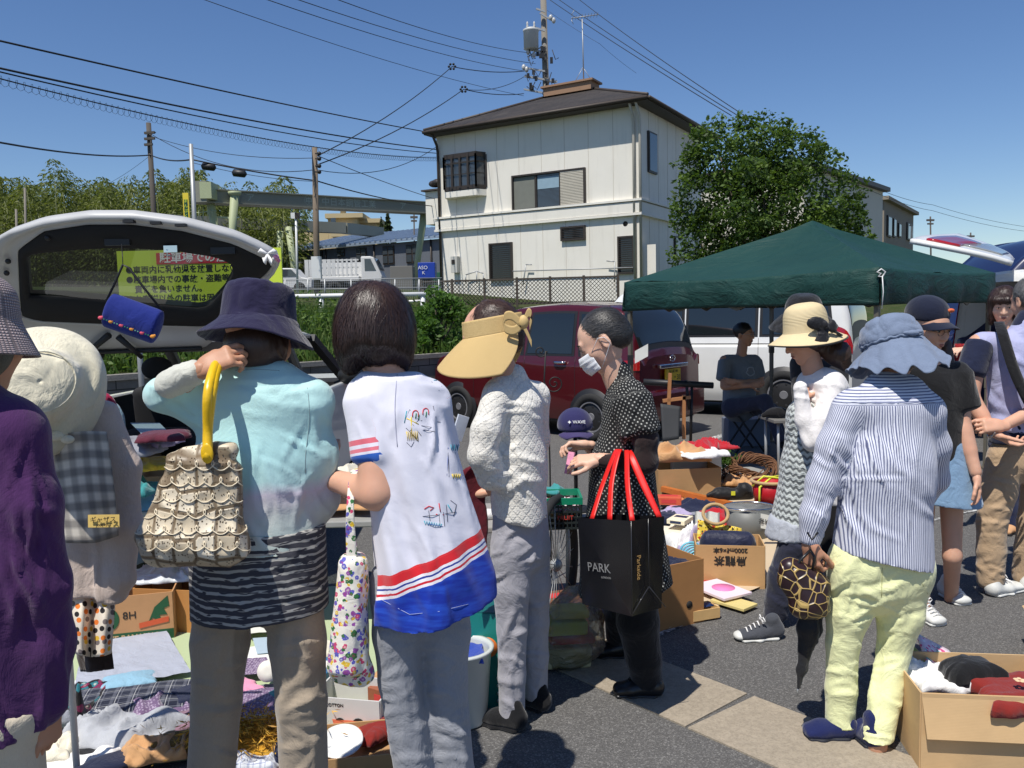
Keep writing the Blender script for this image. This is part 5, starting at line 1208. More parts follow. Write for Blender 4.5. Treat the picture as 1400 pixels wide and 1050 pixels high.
def open_box(label,loc,size,rz=0,mat=None,flaps=(55,60,50,65),cat='cardboard box',group=None,name='cardboard_box',fl=.45):
 """flap angles out from upright for -y, +x, +y, -x sides; None leaves a flap off"""
 sx_,sy_,sz_=size;t_=thing(name,label,cat,loc,rz,group);m_=mat or M_CARD;th=.006
 mb=MB();mb.mat(m_).box((0,-sy_/2,sz_/2),(sx_,th,sz_)).box((0,sy_/2,sz_/2),(sx_,th,sz_)).box((-sx_/2,0,sz_/2),(th,sy_-th,sz_)).box((sx_/2,0,sz_/2),(th,sy_-th,sz_)).box((0,0,.006),(sx_-th,sy_-th,th));mb.build('wall',t_)
 for k,(a,(nx,ny))in enumerate(zip(flaps,((0,-1),(1,0),(0,1),(-1,0)))):
  if a is None:continue
  L_=sx_ if nx==0 else sy_;h_=min(sx_,sy_)*fl;a=R(a);n_=Vector((nx,ny,0));tg_=Vector((-ny,nx,0));b=n_*(sx_/2 if nx else sy_/2)+Vector((0,0,sz_+.001))
  e=n_*math.sin(a)+Vector((0,0,math.cos(a)));nn=n_*math.cos(a)-Vector((0,0,math.sin(a)))
  q=[b-tg_*L_/2,b+tg_*L_/2,b+tg_*(L_/2-.01)+e*h_,b-tg_*(L_/2-.01)+e*h_];mb=MB();mb.mat(m_).prism(q,nn*th);mb.build('flap',t_)
 return t_
def crumple(name,label,loc,size,h,mat,rz=0,seed=0,cat='clothes',group=None,fr=7,drape=0,thick=.004,flat=0.0):
 """a garment dropped in a heap: a sheet of ridged folds with an uneven outline"""
 nu_,nv_=48,40;u,v=np.meshgrid(np.linspace(-1,1,nu_),np.linspace(-1,1,nv_))
 th=np.arctan2(v,u);R0=np.stack([np.cos(th)*1.3,np.sin(th)*1.3,th*0+seed],-1).reshape(-1,3)
 k=(1+.17*vnoise(R0*1.7,seed)+.08*vnoise(R0*4,seed+1)).reshape(u.shape)
 k=np.where(np.hypot(u,v)>.3,k,1)
 x,y=u*size[0]/2*k,v*size[1]/2*k
 q=np.stack([x.ravel(),y.ravel(),x.ravel()*0+seed*.37],1)
 e=np.clip(1-np.maximum(np.abs(u),np.abs(v))**3,0,1)
 f=.5+.5*wrinkle(q,(fr,fr*.8,1),seed,1.3).reshape(u.shape)
 z=h*(flat+(1-flat)*f)*(.35+.65*e**.5)*np.clip(e*6,.05,1)+.25*h*vnoise(q*3,seed+9).reshape(u.shape)*e
 t_o=grid_obj(name,np.stack([x,y,np.maximum(z,.003)],-1),mat,None,thick=thick)
 t_o.location=loc;t_o.rotation_euler=(0,0,rz);tag(t_o,label,cat,group);return t_o
def patm(name,kind,cols,sc=1.0,rough=.9,coord='Object'):
 """printed or woven patterns by kind"""
 if name in _mc:return _mc[name]
 t=NT(name);o=t.coord(coord)if coord!='pc' else t.attr();c0=cols[0]
 if kind=='plaid':
  s_=t.sep(t.scale(o,sc));f=[]
  for i in(0,1):f.append(t.ramp(t.mth('FRACT',s_[i]),[(0,0),(.3,.0),(.34,.6),(.5,.6),(.54,0),(.78,0),(.8,1),(.83,1),(.85,0)]))
  c=t.mix(t.mth('MULTIPLY',f[0],.6),c0,cols[1]);c=t.mix(t.mth('MULTIPLY',f[1],.6),c,cols[1]);
  if len(cols)>2:c=t.mix(t.ramp(t.mth('FRACT',t.mth('ADD',s_[0],.4)),[(0,.7),(.04,.7),(.05,0)]),c,cols[2]);c=t.mix(t.ramp(t.mth('FRACT',t.mth('ADD',s_[1],.4)),[(0,.7),(.04,.7),(.05,0)]),c,cols[2])
 elif kind=='dots':
  v=t.new('ShaderNodeTexVoronoi',voronoi_dimensions='2D');t.l(t.scale(o,sc),v.inputs['Vector']);v.inputs['Scale'].default_value=1;v.inputs['Randomness'].default_value=.55
  k=t.ramp(v.outputs['Distance'],[(0,1),(.31,1),(.33,0)]);pc_=t.ramp(t.sep(v.outputs['Color'])[0],[(i/(len(cols)-1),c_)for i,c_ in enumerate(cols[1:])],'CONSTANT');c=t.mix(k,c0,pc_)
 elif kind=='floral':
  c=c0;no_=t.noise(o,sc*3.5,2)
  for q_ in range(4):
   mp=t.new('ShaderNodeMapping');t.l(o,mp.inputs[0]);mp.inputs['Location'].default_value=(q_*1.37,q_*2.11,q_*.73);mp.inputs['Scale'].default_value=(sc*(.85+.25*q_),)*3
   v=t.new('ShaderNodeTexVoronoi');t.l(mp.outputs[0],v.inputs['Vector']);v.inputs['Scale'].default_value=1;d_=t.mth('ADD',v.outputs['Distance'],t.mth('MULTIPLY_ADD',no_,.5,-.25));s_=t.sep(v.outputs['Color'])
   k=t.mth('MULTIPLY',t.ramp(d_,[(0,1),(.34,1),(.38,0)]),t.mth('GREATER_THAN',s_[1],.35));pc_=t.ramp(s_[0],[(i/(len(cols)-1),c_)for i,c_ in enumerate(cols[1:])],'CONSTANT');c=t.mix(k,c,t.mix(t.ramp(d_,[(.05,.6),(.2,0)]),pc_,(.8,.75,.6)if q_%2 else sc_(cols[1],.5)))
 elif kind=='stripes':
  s_=t.sep(t.scale(o,sc));k=t.ramp(t.mth('FRACT',s_[0]),[(0,0),(.45,0),(.5,1),(.95,1),(1,0)]);c=t.mix(k,c0,cols[1])
 elif kind=='crochet':
  v=t.vor(o,sc,rnd=.5);c=t.mix(t.ramp(v,[(.25,0),(.5,1)]),c0,cols[1])
 t.set(col=c,rough=rough,sheen=.2,spec=.2);t.bump(t.noise(o,14,5,.55,dist=.8),.4,.02);t.bump(t.noise(o,500,2),.2,.002);_mc[name]=t.m;return t.m
C_=lambda n,r_,g_,b_,**k:cloth(n,lin(r_,g_,b_),**k)
M_CREAM=C_('cream_cloth',226,218,196);M_REDC=C_('red_cloth',176,28,40);M_NAVYC=C_('navy_cloth',30,36,60);M_GREYC=C_('grey_cloth',140,142,150);M_PINKC=C_('pink_cloth',226,150,178);M_TEALC=C_('teal_cloth',60,140,140);M_TANC=C_('tan_cloth',196,150,104);M_BLKC=C_('black_cloth',22,22,24);M_LIL=C_('lilac_cloth',172,160,190);M_MUST=C_('mustard_cloth',190,140,40);M_LBL=C_('light_blue_cloth',140,180,200);M_WHC=C_('white_cloth',232,230,226);M_YEL=C_('yellow_cloth',222,186,60);M_BURG=C_('rust_cloth',128,38,32)
M_PLD=patm('dark_plaid','plaid',[lin(24,28,46),lin(120,122,132),lin(190,190,190)],16.0);M_PLB=patm('blue_plaid','plaid',[lin(210,214,220),lin(40,60,130)],26.0)
M_FLO=patm('pink_floral','floral',[lin(226,190,204),lin(206,70,120),lin(120,60,130),lin(240,230,236)],26.0);M_LAC=patm('lilac_lace','crochet',[lin(176,160,180),lin(110,88,118)],90.0)
def fold_stack(label,loc,size,mats,rz=0,cat='folded clothes',group=None,seed=0):
 rg=np.random.default_rng(seed);t_=thing('folded_clothes',label,cat,loc,rz,group);z=0;h=size[2]/len(mats)
 for m_ in mats:
  nu_,nv_=22,16;u,v=np.meshgrid(np.linspace(0,1,nu_),np.linspace(0,2*math.pi,nv_));sx_,sy_=size[0]*rg.uniform(.85,1.05),size[1]*rg.uniform(.85,1.05)
  x=(u-.5)*sx_;ex=np.clip(1-np.abs(2*u-1)**8,.1,1);y=np.sign(np.cos(v))*np.abs(np.cos(v))**.3*sy_/2*ex**.1;zz=z+h/2+np.sign(np.sin(v))*np.abs(np.sin(v))**.6*h*.56*ex**.5
  A=np.stack([x+rg.normal()*.008,y+rg.normal()*.008,zz],-1);A[...,2]+=.006*wrinkle(A.reshape(-1,3),(9,9,30),seed).reshape(nv_,nu_);grid_obj('garment',A,m_,t_);z+=h*.92
 return t_
M_CRSH=cloth('cream_organza',lin(226,218,192),weave=260,wr=.9,wsc=9,bump=.15,rough=.6)
rk=thing('garment_rack','white pipe garment rack at the left edge holding the hung outfit','clothes rack',(P(60,900,2.6).x,2.6,0))
mb=MB();mb.mat(M_WHITE);a_,b_=P(-60,535,2.62),P(120,538,2.62);mb.tube([a_,b_],.011,8);mb.build('rail',rk,world=True)
for px,nm in((-50,'post'),(70,'post')):p_=P(px,540,2.64);mb=MB();mb.mat(M_WHITE);mb.tube([(p_.x,p_.y,0.02),(p_.x,p_.y,p_.z)],.011,8);mb.tube([(p_.x,p_.y-.22,.02),(p_.x,p_.y+.22,.02)],.012,8);mb.build(nm,rk,world=True)
p_=P(46,1010,1.95);mb=MB();mb.mat(M_WHITE).tube([(p_.x,p_.y,0),(p_.x,p_.y,p_.z+.02)],.012,10).ball((p_.x,p_.y,p_.z+.02),.013);tag(mb.build('walking_pole'),'white tube pole standing beside the purple shirt hem','pole')
D_=2.45
def pd(px,py,dd=0,D=D_):return P(px,py,D+dd)
M_TAUPE=cloth('taupe_knit',lin(200,182,170),weave=300,bump=.5);s_=SDF()
s_.loft([tuple(pd(112,850)[:2])+(pd(112,815).z,.12,.05),tuple(pd(112,700)[:2])+(pd(112,700).z,.125,.05),tuple(pd(112,600)[:2])+(pd(112,600).z,.12,.05),tuple(pd(115,560)[:2])+(pd(115,555).z,.09,.035)],folds=.07,nf=7,k=.02)
s_.chain([pd(140,560),pd(166,640),pd(172,720,-.02),pd(165,790,-.03),pd(152,812,-.03)],[.035,.05,.046,.040,.035],[.03,.035,.032,.03,.026],side=(1,0,0),k=.03)
s_.chain([pd(80,560),pd(50,640),pd(45,760)],[.035,.05,.04],[.03,.035,.03],side=(1,0,0),k=.03)
cg=sdf_obj('cardigan',s_,M_TAUPE,None,.009,fold=[(.010,(14,14,4),3)],world=False);tag(cg,'taupe knit cardigan hung on the rack beneath the cream sheer hat','cardigan')
M_PLT=patm('grey_tartan','plaid',[lin(216,208,192),lin(96,94,96)],15.0)
A=patch([[list(pd(72,596,-.11)),list(pd(110,590,-.13)),list(pd(146,590,-.10))],[list(pd(80,670,-.12)),list(pd(118,665,-.14)),list(pd(156,665,-.10))],[list(pd(90,742,-.11)),list(pd(130,742,-.13)),list(pd(162,732,-.09))]],26,26)
o=grid_obj('plaid_blouse',A,None,None,thick=.003,wr=[(.008,(20,20,3),5)]);o.data.materials.clear()
t=NT('tartan_blouse');v_=t.attr();s2=t.sep(t.scale(v_,(4.2,6.5,1)));fa_=t.ramp(t.mth('FRACT',s2[0]),[(0,0),(.2,.9),(.5,.9),(.7,0)]);fb_=t.ramp(t.mth('FRACT',s2[1]),[(0,0),(.2,.9),(.5,.9),(.7,0)])
c=t.mix(t.mth('MULTIPLY',fa_,.5),lin(222,214,200),lin(70,68,74));c=t.mix(t.mth('MULTIPLY',fb_,.65),c,lin(70,68,74));t.set(col=c,rough=.9);t.bump(t.noise(t.coord(),400,2),.3,.002);o.data.materials.append(t.m)
tag(o,'cream and grey tartan blouse hung over the taupe cardigan','blouse')
c_=pd(142,712,-.18);o=mobj('price_tag',[c_+Vector((x,y,z))for x,y,z in((-.045,0,-.018),(.04,.004,-.02),(.042,.004,.016),(-.043,0,.018))],[[0,1,2,3]],plain('tag_yellow',lin(238,204,118),.8),smooth=False);tag(o,'yellow handwritten price tag pinned to the tartan blouse','price tag')
to_=text_obj('tag_writing','ギャザス',.018,M_INK,frame_M(c_+Vector((0,-.004,.003)),(1,.03,0),(0,0,1)),o);text_obj('tag_writing','¥300 均一',.009,M_INK,frame_M(c_+Vector((0,-.004,-.012)),(1,.03,0),(0,0,1)),o)
M_POLKA=patm('polka_dots','dots',[lin(226,214,196),lin(230,120,40),lin(30,26,28),lin(226,180,50),lin(90,80,80)],42.0)
A=patch([[list(pd(92,780,.04)),list(pd(112,780,.03)),list(pd(128,780,.04)),list(pd(140,780,.03)),list(pd(160,780,.04))],[list(pd(96,840,-.02)),list(pd(112,840,-.05)),list(pd(126,840,.0)),list(pd(142,840,-.05)),list(pd(156,840,-.02))],[list(pd(100,892,-.02)),list(pd(112,896,-.05)),list(pd(124,898,.0)),list(pd(140,897,-.05)),list(pd(152,893,-.02))]],34,24)
t=NT('polka');v=t.new('ShaderNodeTexVoronoi',voronoi_dimensions='2D');t.l(t.scale(t.attr(),(7,11,1)),v.inputs['Vector']);v.inputs['Scale'].default_value=1;v.inputs['Randomness'].default_value=.6
k=t.ramp(v.outputs['Distance'],[(0,1),(.33,1),(.36,0)]);pc_=t.ramp(t.sep(v.outputs['Color'])[0],[(0,lin(30,26,28)),(.35,lin(232,124,44)),(.6,lin(226,184,60)),(.8,lin(120,110,108))],'CONSTANT');t.set(col=t.mix(k,lin(228,216,198),pc_),rough=.9)
o=grid_obj('polka_dot_trousers',A,t.m,None,thick=.004);tag(o,'cream trousers with orange and black polka dots hung under the cardigan','trousers')
A=patch([[list(pd(100,885,.03)),list(pd(126,885,-.0)),list(pd(152,880,.02))],[list(pd(110,918,.03)),list(pd(130,918,.0)),list(pd(156,914,.02))]],20,10);o=grid_obj('lace_skirt',A,C_('dark_brown_lace',52,40,34),None,thick=.004,wr=[(.006,(40,40,3),4)]);tag(o,'dark brown lace skirt hem showing under the polka dot trousers','skirt')
A=patch([[list(pd(148,545,.2)),list(pd(166,560,.18)),list(pd(172,600,.2))],[list(pd(150,650,.2)),list(pd(172,660,.16)),list(pd(190,680,.2))],[list(pd(150,770,.2)),list(pd(176,775,.16)),list(pd(198,768,.2))]],20,24);o=grid_obj('denim_dress',A,C_('faded_denim',110,134,148),None,thick=.004,wr=[(.01,(14,14,3),8)]);tag(o,'faded blue dress hung behind the taupe cardigan','dress')
A=patch([[list(pd(130,535,.1)),list(pd(150,540,.08)),list(pd(162,560,.12))],[list(pd(150,580,.1)),list(pd(165,600,.08)),list(pd(180,660,.12))]],12,12);o=grid_obj('magenta_jacket',A,C_('magenta',150,30,70),None,thick=.006);tag(o,'magenta jacket edge hung between cardigan and blue dress','jacket')
hc=P(52,528,2.28);ax_=(Vector((0,0,CAMZ))-hc).normalized();ax_=(ax_+Vector((.05,0,.10))).normalized();M_=frame_M(hc,ax_.cross(Vector((0,0,1)))*-1,Vector((0,0,1)).cross(ax_.cross(Vector((0,0,1))))if 0 else Vector((0,0,1))-ax_*ax_.z)
prof=[(.001,.125),(.05,.124),(.078,.115),(.092,.095),(.098,.06),(.105,.02),(.112,.0),(.13,-.015),(.155,-.03),(.172,-.05),(.18,-.075),(.176,-.095)]
A=[]
for r_,z_ in prof:
 row=[]
 for k in range(120):
  a=2*math.pi*k/120;m_=1+.05*math.sin(a*2+.6)+.03*math.sin(3*a+z_*20);row.append(list(M_@Vector((r_*m_*math.cos(a)*.98,r_*m_*math.sin(a)*(1.0 if math.sin(a)>0 else 1.1),z_+(.014*math.sin(a*3+1)if r_>.13 else 0)))))
 A.append(row)
A=catmull(np.array(A),60);o=grid_obj('sun_hat',A,M_CRSH,None,closed_u=True,wr=[(.006,(9,9,9),6)],thick=.002);tag(o,'cream sheer crumpled sun hat hanging crown outward over the hung clothes','hat')
q=[]
for k in range(72):a=2*math.pi*k/72;q.append(M_@Vector((.082*(1+.05*math.sin(2*a+.6))*math.cos(a),.082*(1+.05*math.sin(2*a+.6))*math.sin(a),.116)))
mb=MB();mb.mat(M_CRSH).tube(q,.0028,6,closed=True);mb.build('crown_seam',o)
mb=MB();mb.mat(M_CRSH);b_=M_@Vector((.03,-.14,.0));mb.ball(b_,(.03,.012,.014),10,8);mb.ball(b_+Vector((.035,0,-.01)),(.02,.01,.012),10,8);mb.build('bow',o)
M_PALEG=plain('pale_green_sheet',lin(176,190,150),.7,.06,2);M_BSHEET=plain('brown_kraft_sheet',lin(196,176,146),.85,.08,3,bump=.3,bs=12)
def sheet(name,label,pts,mat,z=.012,cat='ground sheet',wr=.006,seed=1):
 g=[G(*p)for p in pts];A=np.ascontiguousarray(patch([[list(g[0]),list(g[1])],[list(g[3]),list(g[2])]],26,26));q=A.reshape(-1,3);q[:,2]=z+wr*(.6+.5*wrinkle(q,(5,5,1),seed,1.2));o=grid_obj(name,A,mat,None);tag(o,label,cat);return o
sheet('green_sheet','pale green ground sheet spread under the left flea market goods',[(40,830),(520,800),(620,1000),(-40,1080)],M_PALEG,.008)
sheet('grey_cloth','large pale grey cloth laid flat on the green sheet in front of the banana box',[(120,868),(212,850),(262,930),(100,965)],C_('pale_grey_blue',168,172,184),.03,'cloth',.02,3)
sheet('pink_paper','pink paper sheet lying against the foot of the banana box',[(130,858),(212,846),(232,862),(130,880)],plain('pink_paper',lin(226,170,200),.8),.02,'paper',.004)
bn=open_box('cardboard banana box with green leaf print standing behind the polka dot trousers',G(182,866),(.42,.30,.235),R(14),cardm('banana_card',lin(196,148,104)),flaps=(None,)*4)
f_=wm(bn)@frame_M((.0,-.1545,0),(1,0,0),(0,0,1))
mb=MB();M_BG_=plain('print_green',lin(34,84,50),.8);mb.mat(M_BG_).box((0,-.1535,.035),(.418,.002,.05));mb.build('green_band',bn)
text_obj('print','WHITE BANANAS',.036,M_CARD2,f_@Matrix.Translation((.0,.035,.0012)),bn,bold=.001);text_obj('print','8H',.05,M_INK,f_@Matrix.Translation((.02,.14,.0)),bn)
lf_=[(.10,.10),(.13,.17),(.19,.22),(.195,.17),(.17,.16),(.185,.13),(.15,.13),(.16,.10),(.12,.12)]
mb=MB();mb.mat(M_BG_);mb.prism([f_@Vector((x,y,0))for x,y in lf_],(f_.to_3x3()@Vector((0,0,.001))));q_=[f_@Vector((-.07+.045*math.cos(a),.13+.055*math.sin(a),0))for a in np.linspace(0,2*math.pi,20,endpoint=False)];mb.prism(q_,f_.to_3x3()@Vector((0,0,.001)));mb.mat(plain('print_orange',lin(206,90,50),.8));mb.prism([f_@Vector(p+(.001,))for p in((.06,.075),(.19,.095),(.19,.12),(.06,.10))],f_.to_3x3()@Vector((0,0,.001)));mb.build('leaf_print',bn,world=True)
bx=open_box('plain brown box with a round hand hole right of the banana box',G(246,852),(.30,.28,.22),R(-10),cardm('card_orange',lin(190,134,78)),flaps=(None,)*4);mb=MB();mb.mat(M_INK).lathe([(.0,.001),(.018,.001),(.018,0)],(0,0,0),16,M=frame_M((0,-.1535,.07),(1,0,0),(0,0,1)));mb.box((-.08,-.1535,.09),(.02,.001,.012));mb.build('hand_hole',bx)
crumple('plastic_bag','crumpled clear white plastic bag lying on top of the cardboard boxes',G(215,856)+Vector((0,.05,.235)),(.44,.24),.05,plain('clear_plastic',lin(210,214,216),.15,.1,8),.1,4,'plastic bag',fr=9)
M_TBL=plain('grey_table_top',lin(150,150,146),.6);
def table(label,c,size,rz,h,mat=M_TBL,legm=M_GALV):
 t_=thing('folding_table',label,'table',(c[0],c[1],0),rz);mb=MB();mb.mat(mat).box((0,0,h-.015),(size[0],size[1],.03));mb.build('table_top',t_,bevel=.006)
 for sx_ in(-1,1):
  for sy_ in(-1,1):mb=MB();mb.mat(legm).tube([(sx_*(size[0]/2-.06),sy_*(size[1]/2-.05),.0),(sx_*(size[0]/2-.05),sy_*(size[1]/2-.05),h-.03)],.012,8);mb.build('leg',t_)
 return t_
p_=P(215,640,4.0);table('low table of bagged clothes standing behind the open hatchback bumper',(p_.x+.1,4.1),(1.1,.5),.05,.62)
rg=np.random.default_rng(8)
for k,(px,py,m_,lb,sz)in enumerate([(182,672,M_TEALC,'teal cloth',.26),(200,640,M_YEL,'yellow cloth',.22),(196,610,M_LIL,'pinkish lilac cloth',.3),(225,600,C_('maroon_cloth',90,34,50),'maroon printed cloth',.22),(190,700,M_LBL,'light blue cloth',.26),(196,736,M_PINKC,'pink cloth',.24),(180,620,M_GREYC,'grey cloth',.26)]):
 p_=P(px,py,3.9+.06*(k%3));crumple('bagged_cloth','%s in the heap beside the brown handbag, %s'%(lb,['fourth from the top','just under the lilac','top of the heap','right of the top','second from the bottom','bottom of the heap','behind the yellow'][k]),(p_.x,p_.y,p_.z),(sz,.24),.07,m_,rg.uniform(-.4,.4),50+k,'clothes','heap of bagged clothes behind the handbag')
for k,(px,py,sz,lb)in enumerate([(200,590,(.5,.35,.3),'brown box standing in the boot of the hatchback, left one'),(160,560,(.4,.35,.3),'shaded brown box deeper in the boot of the hatchback')]):
 p_=P(px,py,4.9+k*.25);bx=open_box(lb,(p_.x,p_.y,.32),(sz[0],sz[1],sz[2]+.1*k),.1,flaps=(None,70,None,70))
o=sheet('binder','white and blue paper folder leaning in the boot',[(175,600),(215,600),(235,606),(190,612)],plain('pale_blue_paper',lin(170,188,200),.7),.02,'folder');o.location=(0,0,0)
for v in o.data.vertices:pass
o.data.vertices.foreach_set('co',np.array([list(P(178+40*(i%26)/25+22*(i//26)/25,578+22*(i//26)/25,4.4-.02*(i//26)))for i in range(676)]).ravel())
LG=[('dark_plaid_shirt','dark navy plaid shirt crumpled between the pale grey cloth and beige trousers',(195,965),(.50,.26),.10,M_PLD,.25),('grey_shirt','light grey cotton shirt heaped at the bottom left corner',(165,1015),(.42,.24),.09,C_('grey_cotton',176,178,182),-.2),('scarf','black scarf with teal and magenta flowers draped beside the purple sleeve',(110,975),(.14,.34),.30,patm('scarf_print','floral',[lin(24,22,24),lin(40,110,120),lin(120,30,70),lin(30,26,28),lin(24,22,24)],16.0),.1),('lace_cloth','mauve lace cloth lying left of the beige trouser leg',(228,975),(.30,.20),.06,M_LAC,.5),('lace_table_cloth','mauve and white floral lace cloth lying between the beige trouser legs',(345,975),(.34,.28),.06,M_LAC,.2),('mustard_shawl','shaggy mustard yellow shawl between the beige trouser legs',(342,1030),(.30,.2),.09,M_MUST,-.2),('blue_plaid_cloth','blue and white plaid cloth at the bottom edge between the trouser legs',(338,1062),(.22,.12),.07,M_PLB,.1),('white_towel','white towel at the very bottom left corner',(100,1050),(.3,.12),.05,M_WHC,0),('black_hose','tangle of black straps at the bottom left',(120,1035),(.22,.12),.06,M_BLKC,.2),('brown_fur','brown and mustard fur piece at the left foot of the beige trousers',(232,1035),(.22,.14),.07,C_('brown_fur',120,92,40),.3),('mauve_shirt','dusty mauve shirt showing behind the left beige trouser leg',(236,1000),(.22,.14),.05,C_('mauve',140,110,124),.4),('denim_shorts','dark denim piece beside the scarf at lower left',(135,1000),(.24,.18),.05,C_('dark_denim',40,52,80),.4),('white_blouse','white blouse with small print lying near the hung clothes',(150,940),(.26,.2),.04,M_WHC,.4),('blue_gingham','pale blue garment under the white plastic roll',(372,960),(.22,.2),.05,C_('smoke_grey',110,112,122),.1)]
for k,(nm,lb,(px,py),sz,h,m_,rz)in enumerate(LG):g=G(px,py);crumple(nm,lb,(g.x,g.y,.02),sz,h,m_,rz,70+k,'clothes')
XG=[((70,1000),(.2,.14),M_GREYC,'grey sweater sleeve at the foot of the purple shirt'),((178,945),(.2,.14),M_LBL,'light blue kerchief on the grey cloth edge'),((215,1045),(.2,.12),M_TANC,'tan cotton piece at the bottom edge left of the beige trousers'),((300,940),(.16,.12),M_WHC,'small white doily behind the left beige trouser leg'),((330,955),(.16,.12),M_PINKC,'pink handkerchief on the mauve lace cloth'),((372,1000),(.22,.16),M_GREYC,'grey jersey beside the mustard shawl'),((390,1035),(.18,.12),M_NAVYC,'navy jersey behind the right beige trouser leg'),((455,960),(.18,.12),M_BURG,'rust scarf under the floral tote'),((430,900),(.2,.18),M_CREAM,'cream towel on the green sheet behind the floral tote'),((520,1015),(.16,.12),M_BURG,'dark red pouch at the edge of the plate tray'),((140,1065),(.3,.1),M_NAVYC,'navy fabric along the bottom edge of the heap'),((60,1045),(.2,.12),M_CREAM,'cream lace trim at the extreme lower left'),((268,960),(.16,.14),M_NAVYC,'navy sock pair against the left beige trouser leg'),((395,960),(.16,.12),M_TEALC,'teal cloth next to the paper roll'),((560,905),(.2,.16),M_BLKC,'black bag lying left of the white bucket'),((545,940),(.2,.14),M_TANC,'tan wrapping paper behind the grey trousers')]
for k,((px,py),sz,m_,lb)in enumerate(XG):g=G(px,py);crumple('clothes_item',lb,(g.x,g.y,.03),sz,.07,m_,RNG.uniform(-1,1),140+k,'clothes',fr=11)
XR=[((925,710),5.9,M_LIL,'lilac blouse on the far left of the navy heap'),((955,715),5.8,M_GREYC,'grey vest between navy heap and red garment'),((988,720),5.7,M_CREAM,'cream top leaning on the strainer'),((940,700),6.1,M_PINKC,'pink scarf just under the wooden easel'),((925,690),6.3,M_BLKC,'black top at the left end of the easel'),((965,755),5.1,M_BURG,'rust cloth below the red garment'),((935,775),4.9,M_LBL,'light blue shirt beside the mesh bag'),((992,742),5.5,M_WHC,'white cap cloth behind the yellow tote'),((915,680),6.6,M_CREAM,'cream stack beside the dotted dress back'),((1012,655),6.9,M_TANC,'tan cloth at the foot of the bare wreath')]
for k,((px,py),d,m_,lb)in enumerate(XR):p_=P(px,py,d);crumple('clothes_item',lb,(p_.x,p_.y,max(.02,p_.z-.04)),(.26,.22),.09,m_,RNG.uniform(-1,1),160+k,'clothes',fr=10)
BK=[((436,930),0,(.14,.19,.03),lin(60,110,150),'blue boxed game under the floral tote'),((420,985),0,(.12,.17,.02),lin(226,214,190),'cream paperback by the right beige trouser leg'),((300,905),0,(.16,.22,.02),lin(176,190,196),'grey blue magazine behind the left beige trouser leg'),((318,880),0,(.15,.2,.015),lin(236,232,220),'white magazine on the green sheet between the trouser legs'),((540,975),0,(.16,.12,.08),lin(150,86,60),'brown shoe box between the grey trousers and plate tray'),((575,950),0,(.14,.14,.1),lin(90,96,110),'slate tin left of the white bucket'),((716,900),0,(.2,.16,.14),lin(196,150,100),'brown carton between knit ladys legs and sack'),((760,872),0,(.26,.2,.16),lin(120,82,58),'dark brown carton behind the clear sack'),((930,745),.12,(.12,.16,.03),lin(236,226,196),'cream photo album on the navy heap'),((980,775),.0,(.14,.1,.08),lin(90,150,170),'teal tin in front of the red garment'),((915,735),.2,(.16,.1,.05),lin(206,90,60),'orange box at the left of the navy heap')]
for k,((px,py),z_,sz,c_,lb)in enumerate(BK):
 g=G(px,py);t_=thing('boxed_goods',lb,'box' if sz[2]>.04 else 'book',(g.x,g.y,.03+z_),RNG.uniform(-.6,.6));m1,m2=plain('bk%d'%k,c_,.55,.18,14),plain('bkl%d'%(k%3),(lin(238,234,224),lin(200,60,60),lin(40,50,80))[k%3],.6)
 mb=MB();mb.mat(m1).box((0,0,sz[2]/2),sz);b_=mb.build('cover',t_,bevel=.003);mb=MB();mb.mat(m2).box((0,sz[1]*.15,sz[2]+.0008),(sz[0]*.7,sz[1]*.3,.0012));mb.box((0,-sz[1]/2-.0006,sz[2]/2),(sz[0]*.6,.0012,sz[2]*.5));mb.build('printed_panel',b_)
g=G(342,1030);C=RNG.normal(size=(2600,3))*np.array([.10,.06,.02])+np.array([g.x,g.y,.09]);fr_=leaves('fringe',C,.035,leafm('mustard_fibre',lin(120,80,16),lin(190,140,40),lin(226,180,80),.1),bpy.data.objects.get('mustard_shawl'),asp=.12)
for k,(px,py,lb,m_)in enumerate([(350,905,'white papers with pale print spread between the trouser legs',plain('paper',lin(228,228,220),.8)),(372,893,'pale blue booklet behind the white papers',plain('pale_blue_paper',lin(150,196,206),.7)),(345,925,'lilac printed cloth tucked under the papers',M_LAC),(360,868,'folded white newspapers on the green sheet',plain('newsprint',lin(216,216,206),.85)),(480,1010,'orange and dark flyers in front of the white carton',plain('flyer',lin(180,86,52),.6))]):
 sheet('paper_sheet',lb,[(px-26,py-8),(px+20,py-12),(px+30,py+10),(px-20,py+14)],m_,.035+.006*k,'paper',.004,k)
g=G(372,946);mb=MB();mb.mat(plain('paper_roll',lin(222,218,206),.7));mb.lathe([(.012,-.05),(.04,-.05),(.042,-.04),(.042,.05),(.012,.05)],(g.x,g.y,.09),20,M=Matrix.Rotation(R(70),4,'X'));o=mb.build('paper_roll');tag(o,'white paper roll wrapped in clear plastic between the trouser legs','paper roll')
g=G(487,990);ct=open_box('white carton with small dark tree drawings left of the grey trousers',(g.x,g.y,0),(.26,.18,.14),R(-12),plain('white_carton',lin(206,204,200),.7),flaps=(None,)*4,cat='carton')
f_=wm(ct)@frame_M((.0,-.0945,0),(1,0,0),(0,0,1))
for x_,s_ in((-.02,.8),(.05,1.0),(.09,.7)):
 mb=MB();mb.mat(M_INK);mb.prism([f_@Vector((x_+.022*s_*math.cos(a),.055+.018*s_*math.sin(a),0))for a in np.linspace(0,6.28,12,endpoint=False)],f_.to_3x3()@Vector((0,0,.0008)));mb.prism([f_@Vector(p+(0,))for p in((x_-.003,.01),(x_+.003,.01),(x_+.003,.05),(x_-.003,.05))],f_.to_3x3()@Vector((0,0,.0008)));mb.build('tree_print',ct,world=True)
